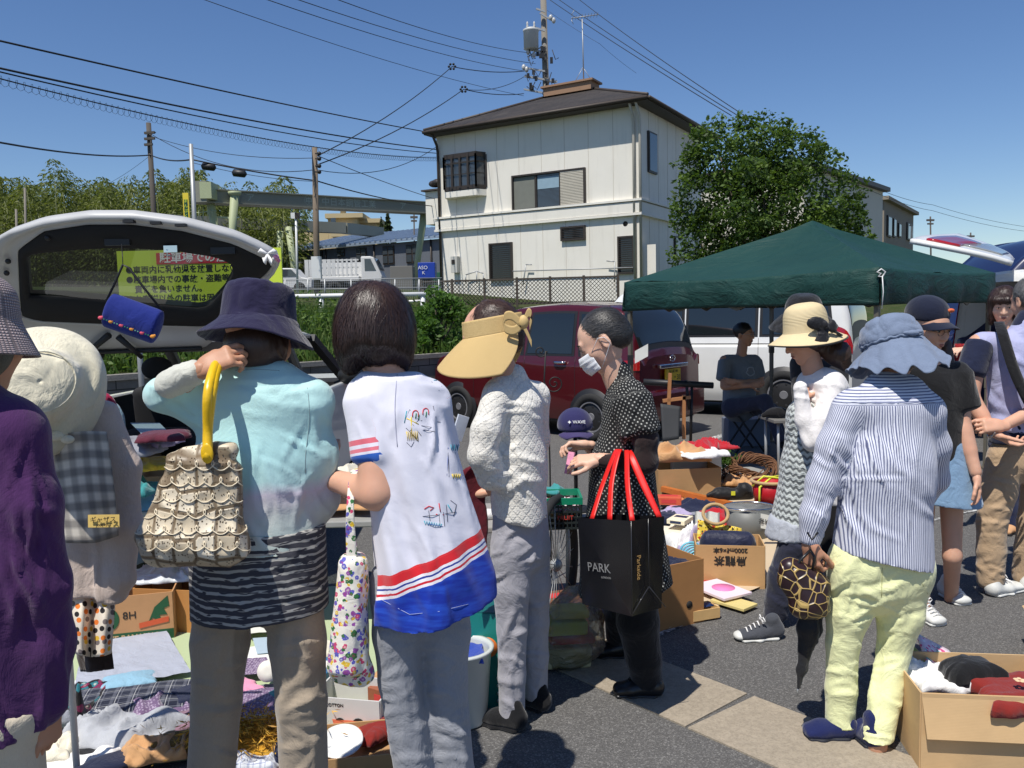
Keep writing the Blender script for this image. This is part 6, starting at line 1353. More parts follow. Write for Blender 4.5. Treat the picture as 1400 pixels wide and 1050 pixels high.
text_obj('print','100% COTTON',.016,M_INK,f_@Matrix.Translation((-.06,.115,0)),ct)
g=G(478,1042);pb=open_box('low cardboard tray holding a white plate in front of the white carton',(g.x,g.y,0),(.34,.24,.08),R(8),M_CARD,flaps=(None,)*4,cat='cardboard box');
g2=g+Vector((-.03,.02,.05))
M_PORC=plain('porcelain',lin(226,226,222),.15,.03);mb=MB();mb.mat(M_PORC);mb.lathe([(0,.0),(.04,.0),(.055,.010),(.076,.018),(.074,.022),(.054,.014),(.04,.005),(0,.005)],g2,32,M=Matrix.Rotation(R(18),4,'X'));o=mb.build('plate');tag(o,'white scalloped plate lying in the low cardboard tray','plate')
g=G(633,985);t_=thing('bucket','translucent white plastic bucket with blue rags inside, left of the grey knit lady','bucket',(g.x,g.y,0));M_PLW=plain('milky_plastic',lin(196,200,196),.35,.05);mb=MB();mb.mat(M_PLW).lathe([(.0,.004),(.085,.004),(.09,.01),(.112,.27),(.122,.275),(.122,.285),(.108,.285),(.104,.27),(.084,.02),(0,.02)],seg=36);mb.build('body',t_)
crumple('blue_rag','blue rag stuffed in the white bucket',(g.x,g.y,.25),(.17,.17),.06,C_('royal_blue',46,70,160),0,9,'rag')
g=G(672,968);bx=open_box('teal nappy carton with orange round logo right of the bucket',(g.x+.03,g.y+.1,0),(.24,.2,.37),R(-6),plain('teal_carton',lin(26,128,120),.5,.05),flaps=(None,None,None,None),cat='carton');mb=MB();mb.mat(plain('teal_dark',lin(16,92,92),.5)).box((0,0,.372),(.24,.2,.006));mb.mat(plain('logo_orange',lin(226,120,50),.5)).lathe([(0,.002),(.04,.002),(.04,0)],(0,0,0),24,M=frame_M((-.03,-.1045,.24),(1,0,0),(0,0,1)));mb.mat(plain('logo_skin',lin(236,190,150),.6)).lathe([(0,.003),(.026,.003),(.026,0)],(0,0,0),20,M=frame_M((-.03,-.1045,.24),(1,0,0),(0,0,1)))
for k in range(16):mb.mat(plain('dot_white',lin(200,220,224),.6)).lathe([(0,.002),(.008,.002),(.008,0)],(0,0,0),10,M=frame_M((-.09+.05*(k%4),-.1045,.03+.03*(k//4)),(1,0,0),(0,0,1)))
mb.build('print',bx)
g=G(782,925);s_=SDF();c_=np.array(g)+[0,.12,0]
s_.ell(c_+[0,0,.13],(.15,.13,.14)).ell(c_+[.03,0,.22],(.10,.1,.12),k=.05).ell(c_+[-.06,.02,.1],(.13,.12,.12),k=.05)
t=NT('clear_sack');o_=t.coord();tb1=t.new('ShaderNodeBsdfTransparent');tb1.inputs[0].default_value=(.9,.92,.88,1);gb1=t.new('ShaderNodeBsdfGlossy');gb1.inputs['Roughness'].default_value=.12;gb1.inputs[0].default_value=(.9,.9,.85,1)
bp=t.new('ShaderNodeBump');bp.inputs['Strength'].default_value=1;bp.inputs['Distance'].default_value=.03;t.l(t.noise(o_,14,6,.6,dist=2),bp.inputs['Height']);t.l(bp.outputs[0],gb1.inputs['Normal']);mx=t.new('ShaderNodeMixShader');fz=t.new('ShaderNodeFresnel');fz.inputs[0].default_value=1.5;t.l(bp.outputs[0],fz.inputs['Normal'])
t.l(t.mth('MULTIPLY_ADD',fz.outputs[0],1.3,.10),mx.inputs[0]);t.l(tb1.outputs[0],mx.inputs[1]);t.l(gb1.outputs[0],mx.inputs[2]);t.l(mx.outputs[0],t.n['Material Output'].inputs[0]);M_SACK=t.m
sk=sdf_obj('plastic_sack',s_,M_SACK,None,.008,fold=[(.010,(16,16,16),5)],world=False);tag(sk,'clear plastic sack of lime green and red packets beside the black trousers','plastic sack')
sk_c=[('lime green packet inside the clear sack, upper one',(-.03,0,.18),(.2,.12,.06),plain('lime_packet',lin(190,200,60),.5)),('red edged packet in the middle of the clear sack',(.0,0,.13),(.2,.13,.03),plain('red_packet',lin(180,50,40),.5)),('pale packet at the bottom of the clear sack',(-.02,0,.06),(.2,.15,.09),plain('pale_packet',lin(206,196,150),.6)),('yellow packet at the top of the clear sack',(.0,.0,.235),(.16,.1,.035),plain('yellow_packet',lin(214,200,90),.5))]
for lb,off,sz,m_ in sk_c:mb=MB();mb.mat(m_).box((0,0,0),sz);o=mb.build('packet',bevel=.012);o.location=Vector(c_)+Vector(off);o.rotation_euler=(.1,.05,.2);tag(o,lb,'packet','packets inside the clear sack')
p_=P(742,712,3.9);tb2=table('grey folding table carrying the green basket, behind the white knit lady',(p_.x-.28,4.05),(1.0,.5),.1,p_.z,plain('tablecloth_grey',lin(150,146,140),.8))
TZ=p_.z
g=P(768,700,3.85);bk=thing('plastic_basket','green rimmed black plastic basket of small goods at the black dress ladys hands','basket',(g.x,g.y,TZ))
mb=MB();mb.mat(plain('basket_green',lin(20,130,96),.35));M_BKB=plain('basket_black',(.015,.02,.02),.5);w_,d_,h_=.17,.2,.125
mb.box((0,-d_/2,h_),(w_*1.06,.012,.03)).box((0,d_/2,h_),(w_*1.06,.012,.03)).box((-w_/2,0,h_),(.012,d_,.03)).box((w_/2,0,h_),(.012,d_,.03));mb.build('rim',bk)
mb=MB();mb.mat(M_BKB)
for k in range(9):
 x_=-w_/2+w_*k/8;mb.bar((x_*.9,-d_/2,0),(x_,-d_/2,h_),.006);mb.bar((x_*.9,d_/2,0),(x_,d_/2,h_),.006);y_=-d_/2+d_*k/8;mb.bar((w_/2,y_*.9,0),(w_/2,y_,h_),.006);mb.bar((-w_/2,y_*.9,0),(-w_/2,y_,h_),.006)
for k in range(5):z_=h_*k/5;mb.box((0,-d_/2,z_),(w_,.007,.008)).box((w_/2,0,z_),(.007,d_,.008)).box((-w_/2,0,z_),(.007,d_,.008))
mb.box((0,0,.004),(w_*.9,d_*.9,.006));mb.build('mesh',bk)
text_obj('lettering','FRUIT',.028,plain('print_red',lin(190,60,50),.6),wm(bk)@frame_M((0.01,-.108,.05),(1,0,0),(0,0,1)),bk)
crumple('small_goods','pink and white small goods filling the green rimmed basket',(g.x,g.y,TZ+.07),(.15,.17),.08,patm('sweets','floral',[lin(226,190,200),lin(206,60,90),lin(240,240,240),lin(120,170,190)],60.0),0,3,'small goods',fr=16)
g=P(786,575,4.1);cp=thing('baseball_cap','navy baseball cap with white logo displayed on a stand in front of the red car','cap',(g.x,g.y,g.z-.07));s_=SDF();s_.ell((0,0,.05),(.088,.10,.085));s_.cut((0,0,.025),(0,0,-1));M_CAPN=C_('cap_navy',44,42,84,wr=.2);sdf_obj('crown',s_,M_CAPN,cp,.006,world=False)
s_=SDF();s_.cap((-.03,-.09,.03),(.03,-.09,.03),.05,d0=.05,side=(1,0,0));A=[[((a-.5)*.17*(1-.45*b**2),-.06-.09*b*(1-.8*(a-.5)**2*2),.03-.02*b-.05*(a-.5)**2*4*.4)for a in np.linspace(0,1,14)]for b in np.linspace(0,1,8)];grid_obj('visor',A,C_('cap_purple',62,52,96,wr=.1),cp,thick=.004)
text_obj('logo','✦ WAVE',.022,M_SW,wm(cp)@frame_M((.0,-.1,.075),(1,0,0),(0,.35,1)),cp)
p2=Vector((g.x,g.y,g.z-.06));mb=MB();mb.mat(M_TRIM).tube([(p2.x,p2.y,TZ),p2],.01,8).lathe([(.08,0),(.08,.01),(.0,.012)],(p2.x,p2.y,TZ),20);o=mb.build('cap_stand');tag(o,'black stand holding the navy baseball cap up','stand')
def at_iron(px,py,d=4.6):return P(px,py,d)
ir=thing('iron_stand','thin wrought iron stand with curled scrolls in front of the red car','iron stand',(at_iron(746,700).x,4.6,0));mb=MB();mb.mat(plain('iron_dark',(.03,.028,.026),.6,metal=.5))
def spiral(cx,cy,r0,turns,sgn=1,a0=0):return[at_iron(cx+sgn*r0*(1-k/60)*math.cos(a0+k/60*turns*6.28),cy+r0*(1-k/60)*math.sin(a0+k/60*turns*6.28))for k in range(56)]
mb.tube([at_iron(746,480),at_iron(744,520),at_iron(750,570),at_iron(752,640),Vector((at_iron(752,700).x,4.6,0))],.005,6);mb.build('stem',ir,world=True)
for a_ in((739,480,9,1.6,1,0),(758,524,13,2.0,-1,0)):mb=MB();mb.mat(plain('iron_dark',(.03,.028,.026),.6));mb.tube(spiral(*a_),.004,6);mb.build('scroll',ir,world=True)
g=P(766,790,3.75);wh=thing('cart_wheel','spoked black cart wheel under the table beside the white knit lady','wheel',(g.x-.02,3.72,.36));mb=MB();mb.mat(M_TYRE);q=[(.3*math.sin(a)*.35,.3*math.sin(a)*.93,.3*math.cos(a))for a in np.linspace(0,6.283,48,endpoint=False)];mb.tube(q,.02,8,closed=True);mb.build('tyre',wh)
mb=MB();mb.mat(M_GALV)
for a in np.linspace(0,6.283,20,endpoint=False):mb.tube([(0,0,0),(.29*math.sin(a)*.35,.29*math.sin(a)*.93,.29*math.cos(a))],.002,4)
mb.ball((0,0,0),.03);mb.build('spokes',wh)
TG=[('woven_bag','woven straw pouch on the table left of the cap',(760,600),(.14,.12),.1,C_('straw',186,156,112)),('wooden_toy','orange and amber trinkets beside the navy cap',(772,606),(.08,.08),.05,plain('amber',lin(214,130,40),.4)),('white_cloth_pile','white cloth on the table behind the tunic sleeve',(640,640),(.2,.2),.08,M_WHC),('beige_cloth','beige cloth on the table between tunic and knit top',(632,665),(.16,.2),.05,M_CREAM),('green_plant','green fabric sprigs behind the navy cap',(752,576),(.12,.1),.05,M_TEALC)]
for k,(nm,lb,(px,py),sz,h,m_)in enumerate(TG):p_=P(px,py,3.98);crumple(nm,lb,(p_.x,p_.y,TZ+(.0 if k!=4 else.12)),sz,h,m_,.3*k,90+k,'goods')
p_=P(628,584,2.9);o=mobj('tablet',[p_+Vector(v)for v in((-.03,0,-.045),(.005,.02,-.055),(.035,.02,.03),(-.0,0,.045))],[[0,1,2,3]],plain('white_plastic',lin(214,220,232),.3),smooth=False);md=o.modifiers.new('s','SOLIDIFY');md.thickness=.008;tag(o,'white tablet held up at the left of the knit top','tablet')
g=P(650,690,3.0);bgm=crumple('burgundy_bag','burgundy bag hanging at the front of the knit lady',(0,0,0),(.12,.3),.04,C_('burgundy',90,20,34),0,2,'bag');bgm.rotation_euler=(R(86),0,R(20));bgm.location=g+Vector((-.02,-.02,-.02))
for k,(px,py,lb,m_)in enumerate([(455,650,'beige cloth glimpsed between the aqua cardigan and tunic',M_CREAM),(460,690,'tan cloth glimpsed below the tunic sleeve',M_TANC)]):
 p_=P(px,py,4.0);crumple('cloth_pile',lb,(p_.x,p_.y,p_.z),(.4,.3),.08,m_,0,30+k,'clothes')
p_=P(440,700,4.0);table('table behind the floral bag covered with beige cloths',(p_.x-.1,4.05),(.9,.5),0,p_.z,M_TBL)
sheet('kraft_sheet','brown kraft sheet under the goods right of the black dress lady',[(915,640),(1075,655),(1062,795),(915,862)],M_BSHEET,.01)
big=open_box('big brown carton with a round hand hole right behind the black shopping bag',G(905,862)+Vector((.0,.16,0)),(.34,.30,.31),R(28),cardm('card_warm',lin(176,128,82)),flaps=(None,)*4)
for off in((.06,-.153,.13),):mb=MB();mb.mat(M_INK).lathe([(0,.002),(.02,.002),(.02,0)],(0,0,0),18,M=frame_M((.1735,.02,.13),(0,1,0),(0,0,1))).lathe([(0,.002),(.018,.002),(.018,0)],(0,0,0),18,M=frame_M((.08,-.1535,.1),(1,0,0),(0,0,1)));mb.build('hand_hole',big)
o=crumple('mixed_clothes','dark clothes filling the big brown carton behind the shopping bag',G(905,862)+Vector((.0,.16,.24)),(.3,.26),.09,M_NAVYC,.5,8,'clothes')
tea=open_box('tan tea carton with upside down lettering holding a navy pouch',G(1000,800)+Vector((.0,.07,0)),(.36,.24,.235),R(-9),cardm('card_tea',lin(200,160,112)),flaps=(None,None,None,None))
f_=wm(tea)@frame_M((.0,-.1245,.12),(-1,0,0),(0,0,-1));
text_obj('print','烏龍茶',.058,M_INK,f_@Matrix.Translation((.0,-.035,.0)),tea,bold=.001);text_obj('print','2000mℓ×6本',.034,M_INK,f_@Matrix.Translation((.0,-.09,0)),tea,bold=.001)
text_obj('print','KA・CA',.018,M_INK,wm(tea)@frame_M((-.05,-.1245,.03),(1,0,0),(0,0,1)),tea)
g=wm(tea)@Vector((.0,0,.2));s_=SDF();s_.cap((-.1,0,.0),(.1,0,.0),.055,d0=.085,side=(0,1,0),k=.03);o=sdf_obj('navy_pouch',s_,cloth('navy_nylon',lin(34,38,62),rough=.45,wr=.5),None,.008,fold=[(.007,(12,12,12),3)],world=False);o.location=g;o.rotation_euler=(0,0,R(-9));tag(o,'shiny navy quilted pouch sitting in the tan tea carton','pouch')
M_YT=patm('yellow_print','floral',[lin(230,200,70),lin(180,60,40),lin(60,50,40),lin(240,220,120)],34.0)
g=wm(tea)@Vector((-.05,.06,.2));A=patch([[list(g+Vector((-.12,.0,-.03))),list(g+Vector((.16,.02,-.06)))],[list(g+Vector((-.10,.05,.12))),list(g+Vector((.15,.07,.06)))]],20,16);o=grid_obj('yellow_tote',A,M_YT,None,thick=.01,wr=[(.006,(12,12,12),2)]);tag(o,'yellow printed cloth tote standing behind the navy pouch','tote bag')
mb=MB();mb.mat(C_('straw',186,156,112));c_=g+Vector((.0,.05,.13));mb.tube([c_+Vector((.07*math.cos(a),.03*math.sin(a),.05*math.sin(a)+.02))for a in np.linspace(0,6.283,40,endpoint=False)],.010,8,closed=True);o=mb.build('straw_ring');tag(o,'pale straw handle ring on top of the yellow tote','straw ring')
o=sheet('white_panel','tall white paper bag standing left of the tea carton',[(960,700),(985,700),(985,720),(960,720)],plain('paper',lin(228,228,220),.8));o.data.vertices.foreach_set('co',np.array([list(P(950+34*(i%26)/25,700+95*(i//26)/25,5.0-.0*(i//26))+Vector((0,.02*math.sin(i%26*.5),0)))for i in range(676)]).ravel());o['category']='paper bag';o.name='paper_bag'
RG=[('tan_clothes','tan and white clothes at the left end of the right hand goods',(932,690),(.40,.3),.14,M_TANC,6.6,.32),('white_shirt','white shirt draped over the orange wooden frame',(960,690),(.36,.3),.10,M_WHC,6.5,.36),('red_shirt','red shirt behind the white shirt',(968,672),(.4,.3),.08,M_REDC,6.8,.36),('navy_shirt','navy clothes heap under the wooden frame',(945,735),(.5,.4),.16,M_NAVYC,5.8,.02),('red_garment','crimson garment in the middle of the right hand heap',(975,735),(.3,.24),.12,M_REDC,5.6,.05),('cream_garment','cream garment in front of the navy heap',(930,760),(.34,.3),.16,M_CREAM,5.2,.05),('white_garment','white lacy garment right behind the light blue mesh bag',(938,745),(.26,.22),.2,M_WHC,4.9,.05),('lilac_garment','pale lilac paper and cloth left of the yellow tote',(955,765),(.2,.2),.22,M_LIL,4.7,.03)]
for k,(nm,lb,(px,py),sz,h,m_,d,z)in enumerate(RG):p_=P(px,py,d);crumple(nm,lb,(p_.x,p_.y,z),sz,h,m_,.3*k,110+k,'clothes')
p_=P(948,700,6.6);open_box('wide flat carton under the tan and white clothes at the heap',(p_.x-.08,p_.y,0),(.5,.34,.27),.1,M_CARD,flaps=(None,)*4)
mb=MB();mb.mat(plain('light_blue_mesh',lin(110,190,214),.4))
g=P(944,752,4.6)
for k in range(7):mb.tube([g+Vector((.06*math.cos(a)+.01*k,-.02,.05*math.sin(a)-.012*k))for a in np.linspace(0,6.283,24,endpoint=False)],.006,6,closed=True)
o=mb.build('mesh_laundry_bag');tag(o,'light blue mesh bag coiled beside the black dress hem','mesh bag')
for k,(px,py,sz,rz,c_,lb)in enumerate([(985,818,(.19,.26),.5,lin(232,214,224),'pale notebook with pink circle at the sheet edge'),(968,808,(.12,.18),.3,lin(176,56,60),'red notebook under the pale notebook'),(1003,830,(.12,.2),.7,lin(214,196,130),'yellow edged booklet at the rightmost sheet corner')]):
 g=G(px,py);t_=thing('notebook',lb,'notebook',(g.x,g.y,.015+.012*(2-k)),rz);mb=MB();mb.mat(plain('nb%d'%k,c_,.5)).box((0,0,.008),(sz[0],sz[1],.014));mb.build('cover',t_,bevel=.002)
 if k==0:mb=MB();mb.mat(plain('pink_disc',lin(236,130,186),.6)).lathe([(0,.0165),(.06,.0165),(.06,.0155)],(.02,0,0),28);mb.build('printed_circle',t_)
g=G(958,845);bx=open_box('small pale wooden box holding blue pens at the sheet corner',(g.x,g.y,.01),(.15,.1,.05),.35,cardm('balsa',lin(214,176,120)),flaps=(None,)*4,cat='box',name='small_box');mb=MB();mb.mat(plain('pen_blue',lin(30,60,110),.4))
for k in range(4):mb.tube([(-.06,-.02+.012*k,.05),(.06,-.02+.013*k,.052)],.005,6)
o=mb.build('pens');o.location=(g.x,g.y,.01);o.rotation_euler=(0,0,.35);tag(o,'row of dark blue pens lying on the small wooden box','pens')
def wreath(label,c,r,col,n,seed,tilt=.3):
 rg=np.random.default_rng(seed);t_=thing('vine_wreath',label,'wreath',c,0,'vine wreaths on the heap');mb=MB();mb.mat(col);Mx=Matrix.Rotation(tilt,3,'X')
 for k in range(n):
  ph,tw,rr=rg.uniform(0,6.28),rg.uniform(2,5),rg.uniform(.55,1.0);q=[]
  for a in np.linspace(0,6.283,40,endpoint=False):b=.045*rr;q.append(Mx@Vector(((r+b*math.cos(tw//1*a+ph))*math.cos(a)*(1+.05*math.sin(2*a+ph)),(r+b*math.cos(tw//1*a+ph))*math.sin(a),b*math.sin(tw//1*a+ph)+.01*math.sin(3*a+ph))))
  mb.tube(q,rg.uniform(.003,.006),5,closed=True)
 mb.build('vines',t_);return t_
M_VINE=plain('vine_brown',lin(112,76,50),.8,.3,30);M_VINE2=plain('vine_dark',lin(86,58,40),.8,.3,30)
p_=P(978,636,7.2);w1=wreath('vine wreath with green succulent sprigs, the left one on the heap',(p_.x,p_.y,p_.z),.15,M_VINE2,16,1,.35)
C=RNG.normal(size=(900,3))*np.array([.06,.05,.04])+np.array([0,-.05,.06]);leaves('succulent_sprigs',C,.04,M_SHR,w1,world=False)
mb=MB();mb.mat(M_WHC)
for k in range(14):a=k*.45;mb.ball((.05+.03*math.cos(a),-.12+.01*(k%3),-.0+.03*math.sin(a)),.008,6,4)
mb.build('white_berries',w1)
p_=P(1028,638,7.1);wreath('bare brown vine wreath, the right one on the heap',(p_.x,p_.y,p_.z),.17,M_VINE,24,2,.3)
o=table('low bench under the vine wreaths and the plastic tub',(P(985,650,7.2).x,7.3),(1.1,.6),.1,P(985,655,7.1).z+0,M_TBL)
p_=P(943,640,6.9);tu=thing('plastic_tub','clear plastic storage tub with pink cloth left of the wreaths','storage tub',(p_.x,p_.y,p_.z-.05),R(12));w_,d_,h_=.42,.3,.2
mb=MB();mb.mat(plain('clear_tub',lin(190,196,196),.25,.05)).box((0,-d_/2,h_/2),(w_,.006,h_)).box((0,d_/2,h_/2),(w_,.006,h_)).box((-w_/2,0,h_/2),(.006,d_,h_)).box((w_/2,0,h_/2),(.006,d_,h_)).box((0,0,.003),(w_,d_,.006));mb.build('body',tu)
mb=MB();mb.mat(plain('clear_tub',lin(190,196,196),.25)).box((0,-d_/2-.01,h_),(w_+.04,.025,.012)).box((0,d_/2+.01,h_),(w_+.04,.025,.012)).box((-w_/2-.01,0,h_),(.025,d_,.012)).box((w_/2+.01,0,h_),(.025,d_,.012));mb.build('rim',tu)
crumple('pink_cloth','pink cloth poking out of the clear storage tub',(p_.x,p_.y,p_.z+.08),(.3,.22),.13,M_PINKC,.2,5,'cloth')
p_=P(1052,690,5.9);rb=thing('red_bucket','red bucket with yellow straps and straw rim behind the lace skirt','bucket',(p_.x,p_.y,p_.z-.0));mb=MB();mb.mat(plain('bucket_red',lin(176,24,34),.4)).lathe([(0,0),(.1,0),(.125,.17),(.118,.17),(.095,.01),(0,.01)],seg=28);mb.build('body',rb)
mb=MB();mb.mat(C_('straw',186,156,112));mb.tube([(.125*math.cos(a),.125*math.sin(a),.175)for a in np.linspace(0,6.283,30,endpoint=False)],.012,8,closed=True);mb.build('straw_rim',rb)
mb=MB();mb.mat(plain('strap_yellow',lin(214,216,60),.5));mb.tube([(-.13,-.02,.14),(-.06,-.06,.22),(.06,-.05,.2),(.13,.0,.15)],.008,6);mb.tube([(-.1,-.09,.0),(-.1,-.1,.15),(0,-.05,.21),(.1,.05,.2)],.008,6);mb.build('strap',rb)
p_=P(1052,708,5.9);open_box('small carton under the red bucket',(p_.x,p_.y,0),(.3,.26,max(.1,P(1052,690,5.9).z-.002)),.1,M_CARD,flaps=(None,)*4)
p_=P(1003,672,6.2);s_=SDF();s_.cap((-.12,0,.03),(.12,0,.03),.06,d0=.05,side=(0,1,0)).ell((.08,-.02,.07),(.06,.06,.05),k=.02).cap((-.1,0,.05),(-.2,-.02,.03),.03,.02);o=sdf_obj('black_bag',s_,cloth('black_nylon',(.012,.012,.013),rough=.5),None,.008,fold=[(.012,(14,14,14),2)],world=False);o.location=(p_.x,p_.y,p_.z-.05);tag(o,'black camera bag lying in front of the wreaths','bag');mb=MB();mb.mat(plain('strap_yellow',lin(214,216,60),.5)).box((-.02,-.062,.05),(.03,.006,.03));mb.build('yellow_patch',o)
M_WOOD=plain('orange_wood',lin(186,106,50),.4,.2,18)
fr=thing('wooden_easel','orange varnished folded wooden easel lying across the goods','easel',(P(960,690,6.2).x,6.2,.3));mb=MB();mb.mat(M_WOOD);a_,b_=P(905,668,6.4),P(1000,690,6.1);mb.bar(a_,b_,.05,.04);mb.build('rail',fr,world=True);mb=MB();mb.mat(M_WOOD);mb.bar(P(905,682,6.3),P(998,700,6.0),.05,.03);mb.build('rail',fr,world=True);mb=MB();mb.mat(M_WOOD);mb.bar(P(932,672,6.35),P(930,700,6.2),.04,.03);mb.build('cross_bar',fr,world=True)
p_=P(1024,692,5.4);st=thing('strainer','large round steel mesh strainer on top of the grey bin','strainer',(p_.x,p_.y,p_.z));mb=MB();mb.mat(M_CHROME);mb.tube([(.165*math.cos(a),.12*math.sin(a),0)for a in np.linspace(0,6.283,48,endpoint=False)],.006,8,closed=True);mb.build('rim',st)
mb=MB();mb.mat(M_GALV)
for k in range(-14,15):x_=k*.011;y_=.115*math.sqrt(max(0,1-(x_/.16)**2));mb.tube([(x_,-y_,0),(x_,0,-.02),(x_,y_,0)],.0012,3)
for k in range(-10,11):y_=k*.011;x_=.16*math.sqrt(max(0,1-(y_/.118)**2));mb.tube([(-x_,y_,0),(0,y_,-.02),(x_,y_,0)],.0012,3)
mb.build('mesh',st)
bi=thing('grey_bin','tall grey plastic bin under the strainer beside the tea carton','bin',(p_.x,p_.y+.02,0));hz=p_.z-.02;mb=MB();mb.mat(plain('bin_grey',lin(110,112,110),.5)).lathe([(0,0),(.13,0),(.155,hz),(.148,hz),(.12,.01),(0,.01)],seg=32);mb.build('body',bi)
p_=P(1049,718,5.0);o=sheet('price_card','white handwritten card taped to the bin side',[(1,700),(2,700),(2,720),(1,720)],plain('paper',lin(228,228,220),.8));o['category']='card';o.data.vertices.foreach_set('co',np.array([list(P(1040+20*(i%26)/25,702+20*(i//26)/25+4*(i%26)/25,5.15))for i in range(676)]).ravel())
for k in range(3):mb=MB();
text_obj('writing','各¥100',.04,M_INK,frame_M(P(1050,714,5.145),(1,0,-.15),(0,0,1)),o)
cc_=thing('camp_chair','black canvas camp chair with pale wooden arms behind the red hatchback rear','chair',(P(945,590,7.9).x,7.9,0));
for a_,b_,m_,nm in(((912,600),(916,510),M_WOOD,'leg'),((935,540),(935,600),M_WOOD,'leg'),((906,548),(944,543),M_WOOD,'arm')):mb=MB();mb.mat(plain('pale_wood',lin(176,122,78),.5));mb.bar(P(*a_,7.8),P(*b_,7.8),.03);mb.build(nm,cc_,world=True)
for a_,b_ in(((880,522),(975,527)),((946,526),(944,610)),((938,520),(942,560))):mb=MB();mb.mat(M_TRIM);mb.tube([P(*a_,7.85),P(*b_,7.85)],.03 if a_[0]==880 else.014,8);mb.build('frame_bar',cc_,world=True)
A=patch([[list(P(903,552,7.7)),list(P(930,556,7.7))],[list(P(906,604,7.6)),list(P(928,600,7.6))]],10,10);grid_obj('seat_back',A,plain('charcoal_mesh',(.035,.037,.04),.7),cc_,thick=.02,world=True)
sl_=sheet('white_leaflet','white sheet of paper propped in front of the red car rear lamp',[(1,700),(2,700),(2,720),(1,720)],plain('paper',lin(228,228,220),.8));sl_['category']='paper';sl_.data.vertices.foreach_set('co',np.array([list(P(868+18*(i%26)/25,480+17*(i//26)/25-10*(i%26)/25,7.78))for i in range(676)]).ravel())
p_=P(1018,612,8.8);so_=thing('folding_stool','grey folding stool under the seated man','stool',(p_.x,p_.y,0),R(10));mb=MB();mb.mat(C_('stool_seat',70,78,92)).box((0,0,.44),(.36,.3,.02));mb.build('seat',so_,bevel=.008)
for sy_ in(-.13,.13):
 for s__ in(-1,1):mb=MB();mb.mat(M_CHAS).tube([(-.16*s__,sy_,.0),(.16*s__,sy_,.43)],.011,8);mb.build('leg',so_)
p_=P(1066,572,7.0);tb3=table('small grey steel folding table beside the seated man',(p_.x+.12,7.1),(.42,.4),.05,p_.z,M_GBX)
p_=P(1025,640,8.2);mb=MB();mb.mat(plain('slate_box',lin(100,108,124),.8)).box((0,0,.15),(.46,.3,.3));o=mb.build('storage_box',bevel=.01);o.location=(P(1030,640,8.9).x,9.2,0);tag(o,'slate grey storage box behind the stool legs','box')
A=patch([[list(P(1078,582,6.6)),list(P(1092,580,6.6))],[list(P(1068,650,6.5)),list(P(1088,650,6.5))]],10,14);o=grid_obj('magenta_bag',A,patm('magenta_stripe','stripes',[lin(206,60,130),lin(236,200,220)],40.0),None,thick=.02);tag(o,'magenta and white striped bag hanging left of the lace dress','bag')
bc=G(1350,1050);c_=bc+Vector((.03,.13,0));rc=open_box('open cardboard carton of toys and books in the lower right corner',(c_.x,c_.y,0),(.46,.34,.26),R(-8),M_CARD2,flaps=(168,None,None,None),fl=.42)
M_DKC=cardm('card_shadow',lin(150,112,76))
Mb=wm(rc)
crumple('rust_shirt','rust red embroidered cloth spilling over the right side of the lower right carton',Mb@Vector((.12,-.06,.20)),(.30,.26),.10,M_BURG,-.1,12,'clothes',flat=.3)
for k,(x_,y_,z_)in enumerate([(.10,-.13,.29),(.17,-.12,.29),(.06,-.1,.3)]):
 mb=MB();mb.mat(C_('petal_cream',226,190,150))
 for j in range(5):a=j*1.2566;mb.ball((.011*math.cos(a),.011*math.sin(a),0),(.008,.008,.003),8,4)
 o=mb.build('flower_patch',bpy.data.objects['rust_shirt']);o.location=(Vector((-.03+.06*k,-.04+.03*k,.085)))
A=[[0]*2]*2
def leaning(name,label,a_,b_,c_,d_,mat,cat,th=.012):
 A=patch([[list(a_),list(b_)],[list(d_),list(c_)]],8,8);o=grid_obj(name,A,mat,None,thick=th);tag(o,label,cat);return o
M_PKP=patm('pink_album','floral',[lin(240,214,222),lin(226,80,140),lin(120,190,180),lin(240,240,236)],30.0)
leaning('picture_book','pink and white picture book leaning out of the left side of the lower right carton',P(1254,868,3.05),P(1296,890,3.05),P(1335,938,2.9),P(1270,912,2.85),M_PKP,'book')
leaning('green_folder','green and navy folders under the pink picture book',P(1248,885,3.03),P(1262,905,2.9),P(1318,946,2.8),P(1300,935,3.0),plain('lime_edge',lin(150,170,80),.5),'folder')
leaning('navy_folder','navy folder lowest of the books leaning on the lower right carton',P(1246,905,3.0),P(1258,925,2.9),P(1290,952,2.8),P(1290,925,3.0),plain('navy_edge',lin(36,44,70),.5),'folder')
crumple('white_toys','white tissue and trinkets in the back of the lower right carton',Mb@Vector((-.08,.06,.2)),(.26,.2),.10,M_WHC,0,14,'goods',fr=14)
crumple('black_toys','black plush cloth in the middle of the lower right carton',Mb@Vector((.0,.04,.22)),(.18,.14),.11,M_BLKC,0,15,'goods',fr=9)
o=open_box('second cardboard carton at the right edge above the toy carton',G(1520,925)+Vector((.02,.1,0)),(.3,.3,.24),R(-20),M_CARD2,flaps=(165,None,None,120),fl=.4)
be=thing('embroidered_bag','royal blue barrel bag with stitched animal band hanging from the raised tailgate','bag',P(182,436,3.55))
M_BLV=cloth('royal_blue_velvet',lin(20,38,118),var=.25,rough=.8)
a_,b_=P(150,424,3.55),P(214,447,3.55);s_=SDF();s_.cap(a_,b_,.075,d0=.045,side=(0,0,1),rnd=.35);o=sdf_obj('body',s_,M_BLV,be,.005)
dx_=(b_-a_).normalized();up_=dx_.cross(Vector((0,-1,0)));up_=up_ if up_.z>0 else-up_
cols_=[lin(226,90,110),lin(60,140,90),lin(226,150,60),lin(120,180,150)]
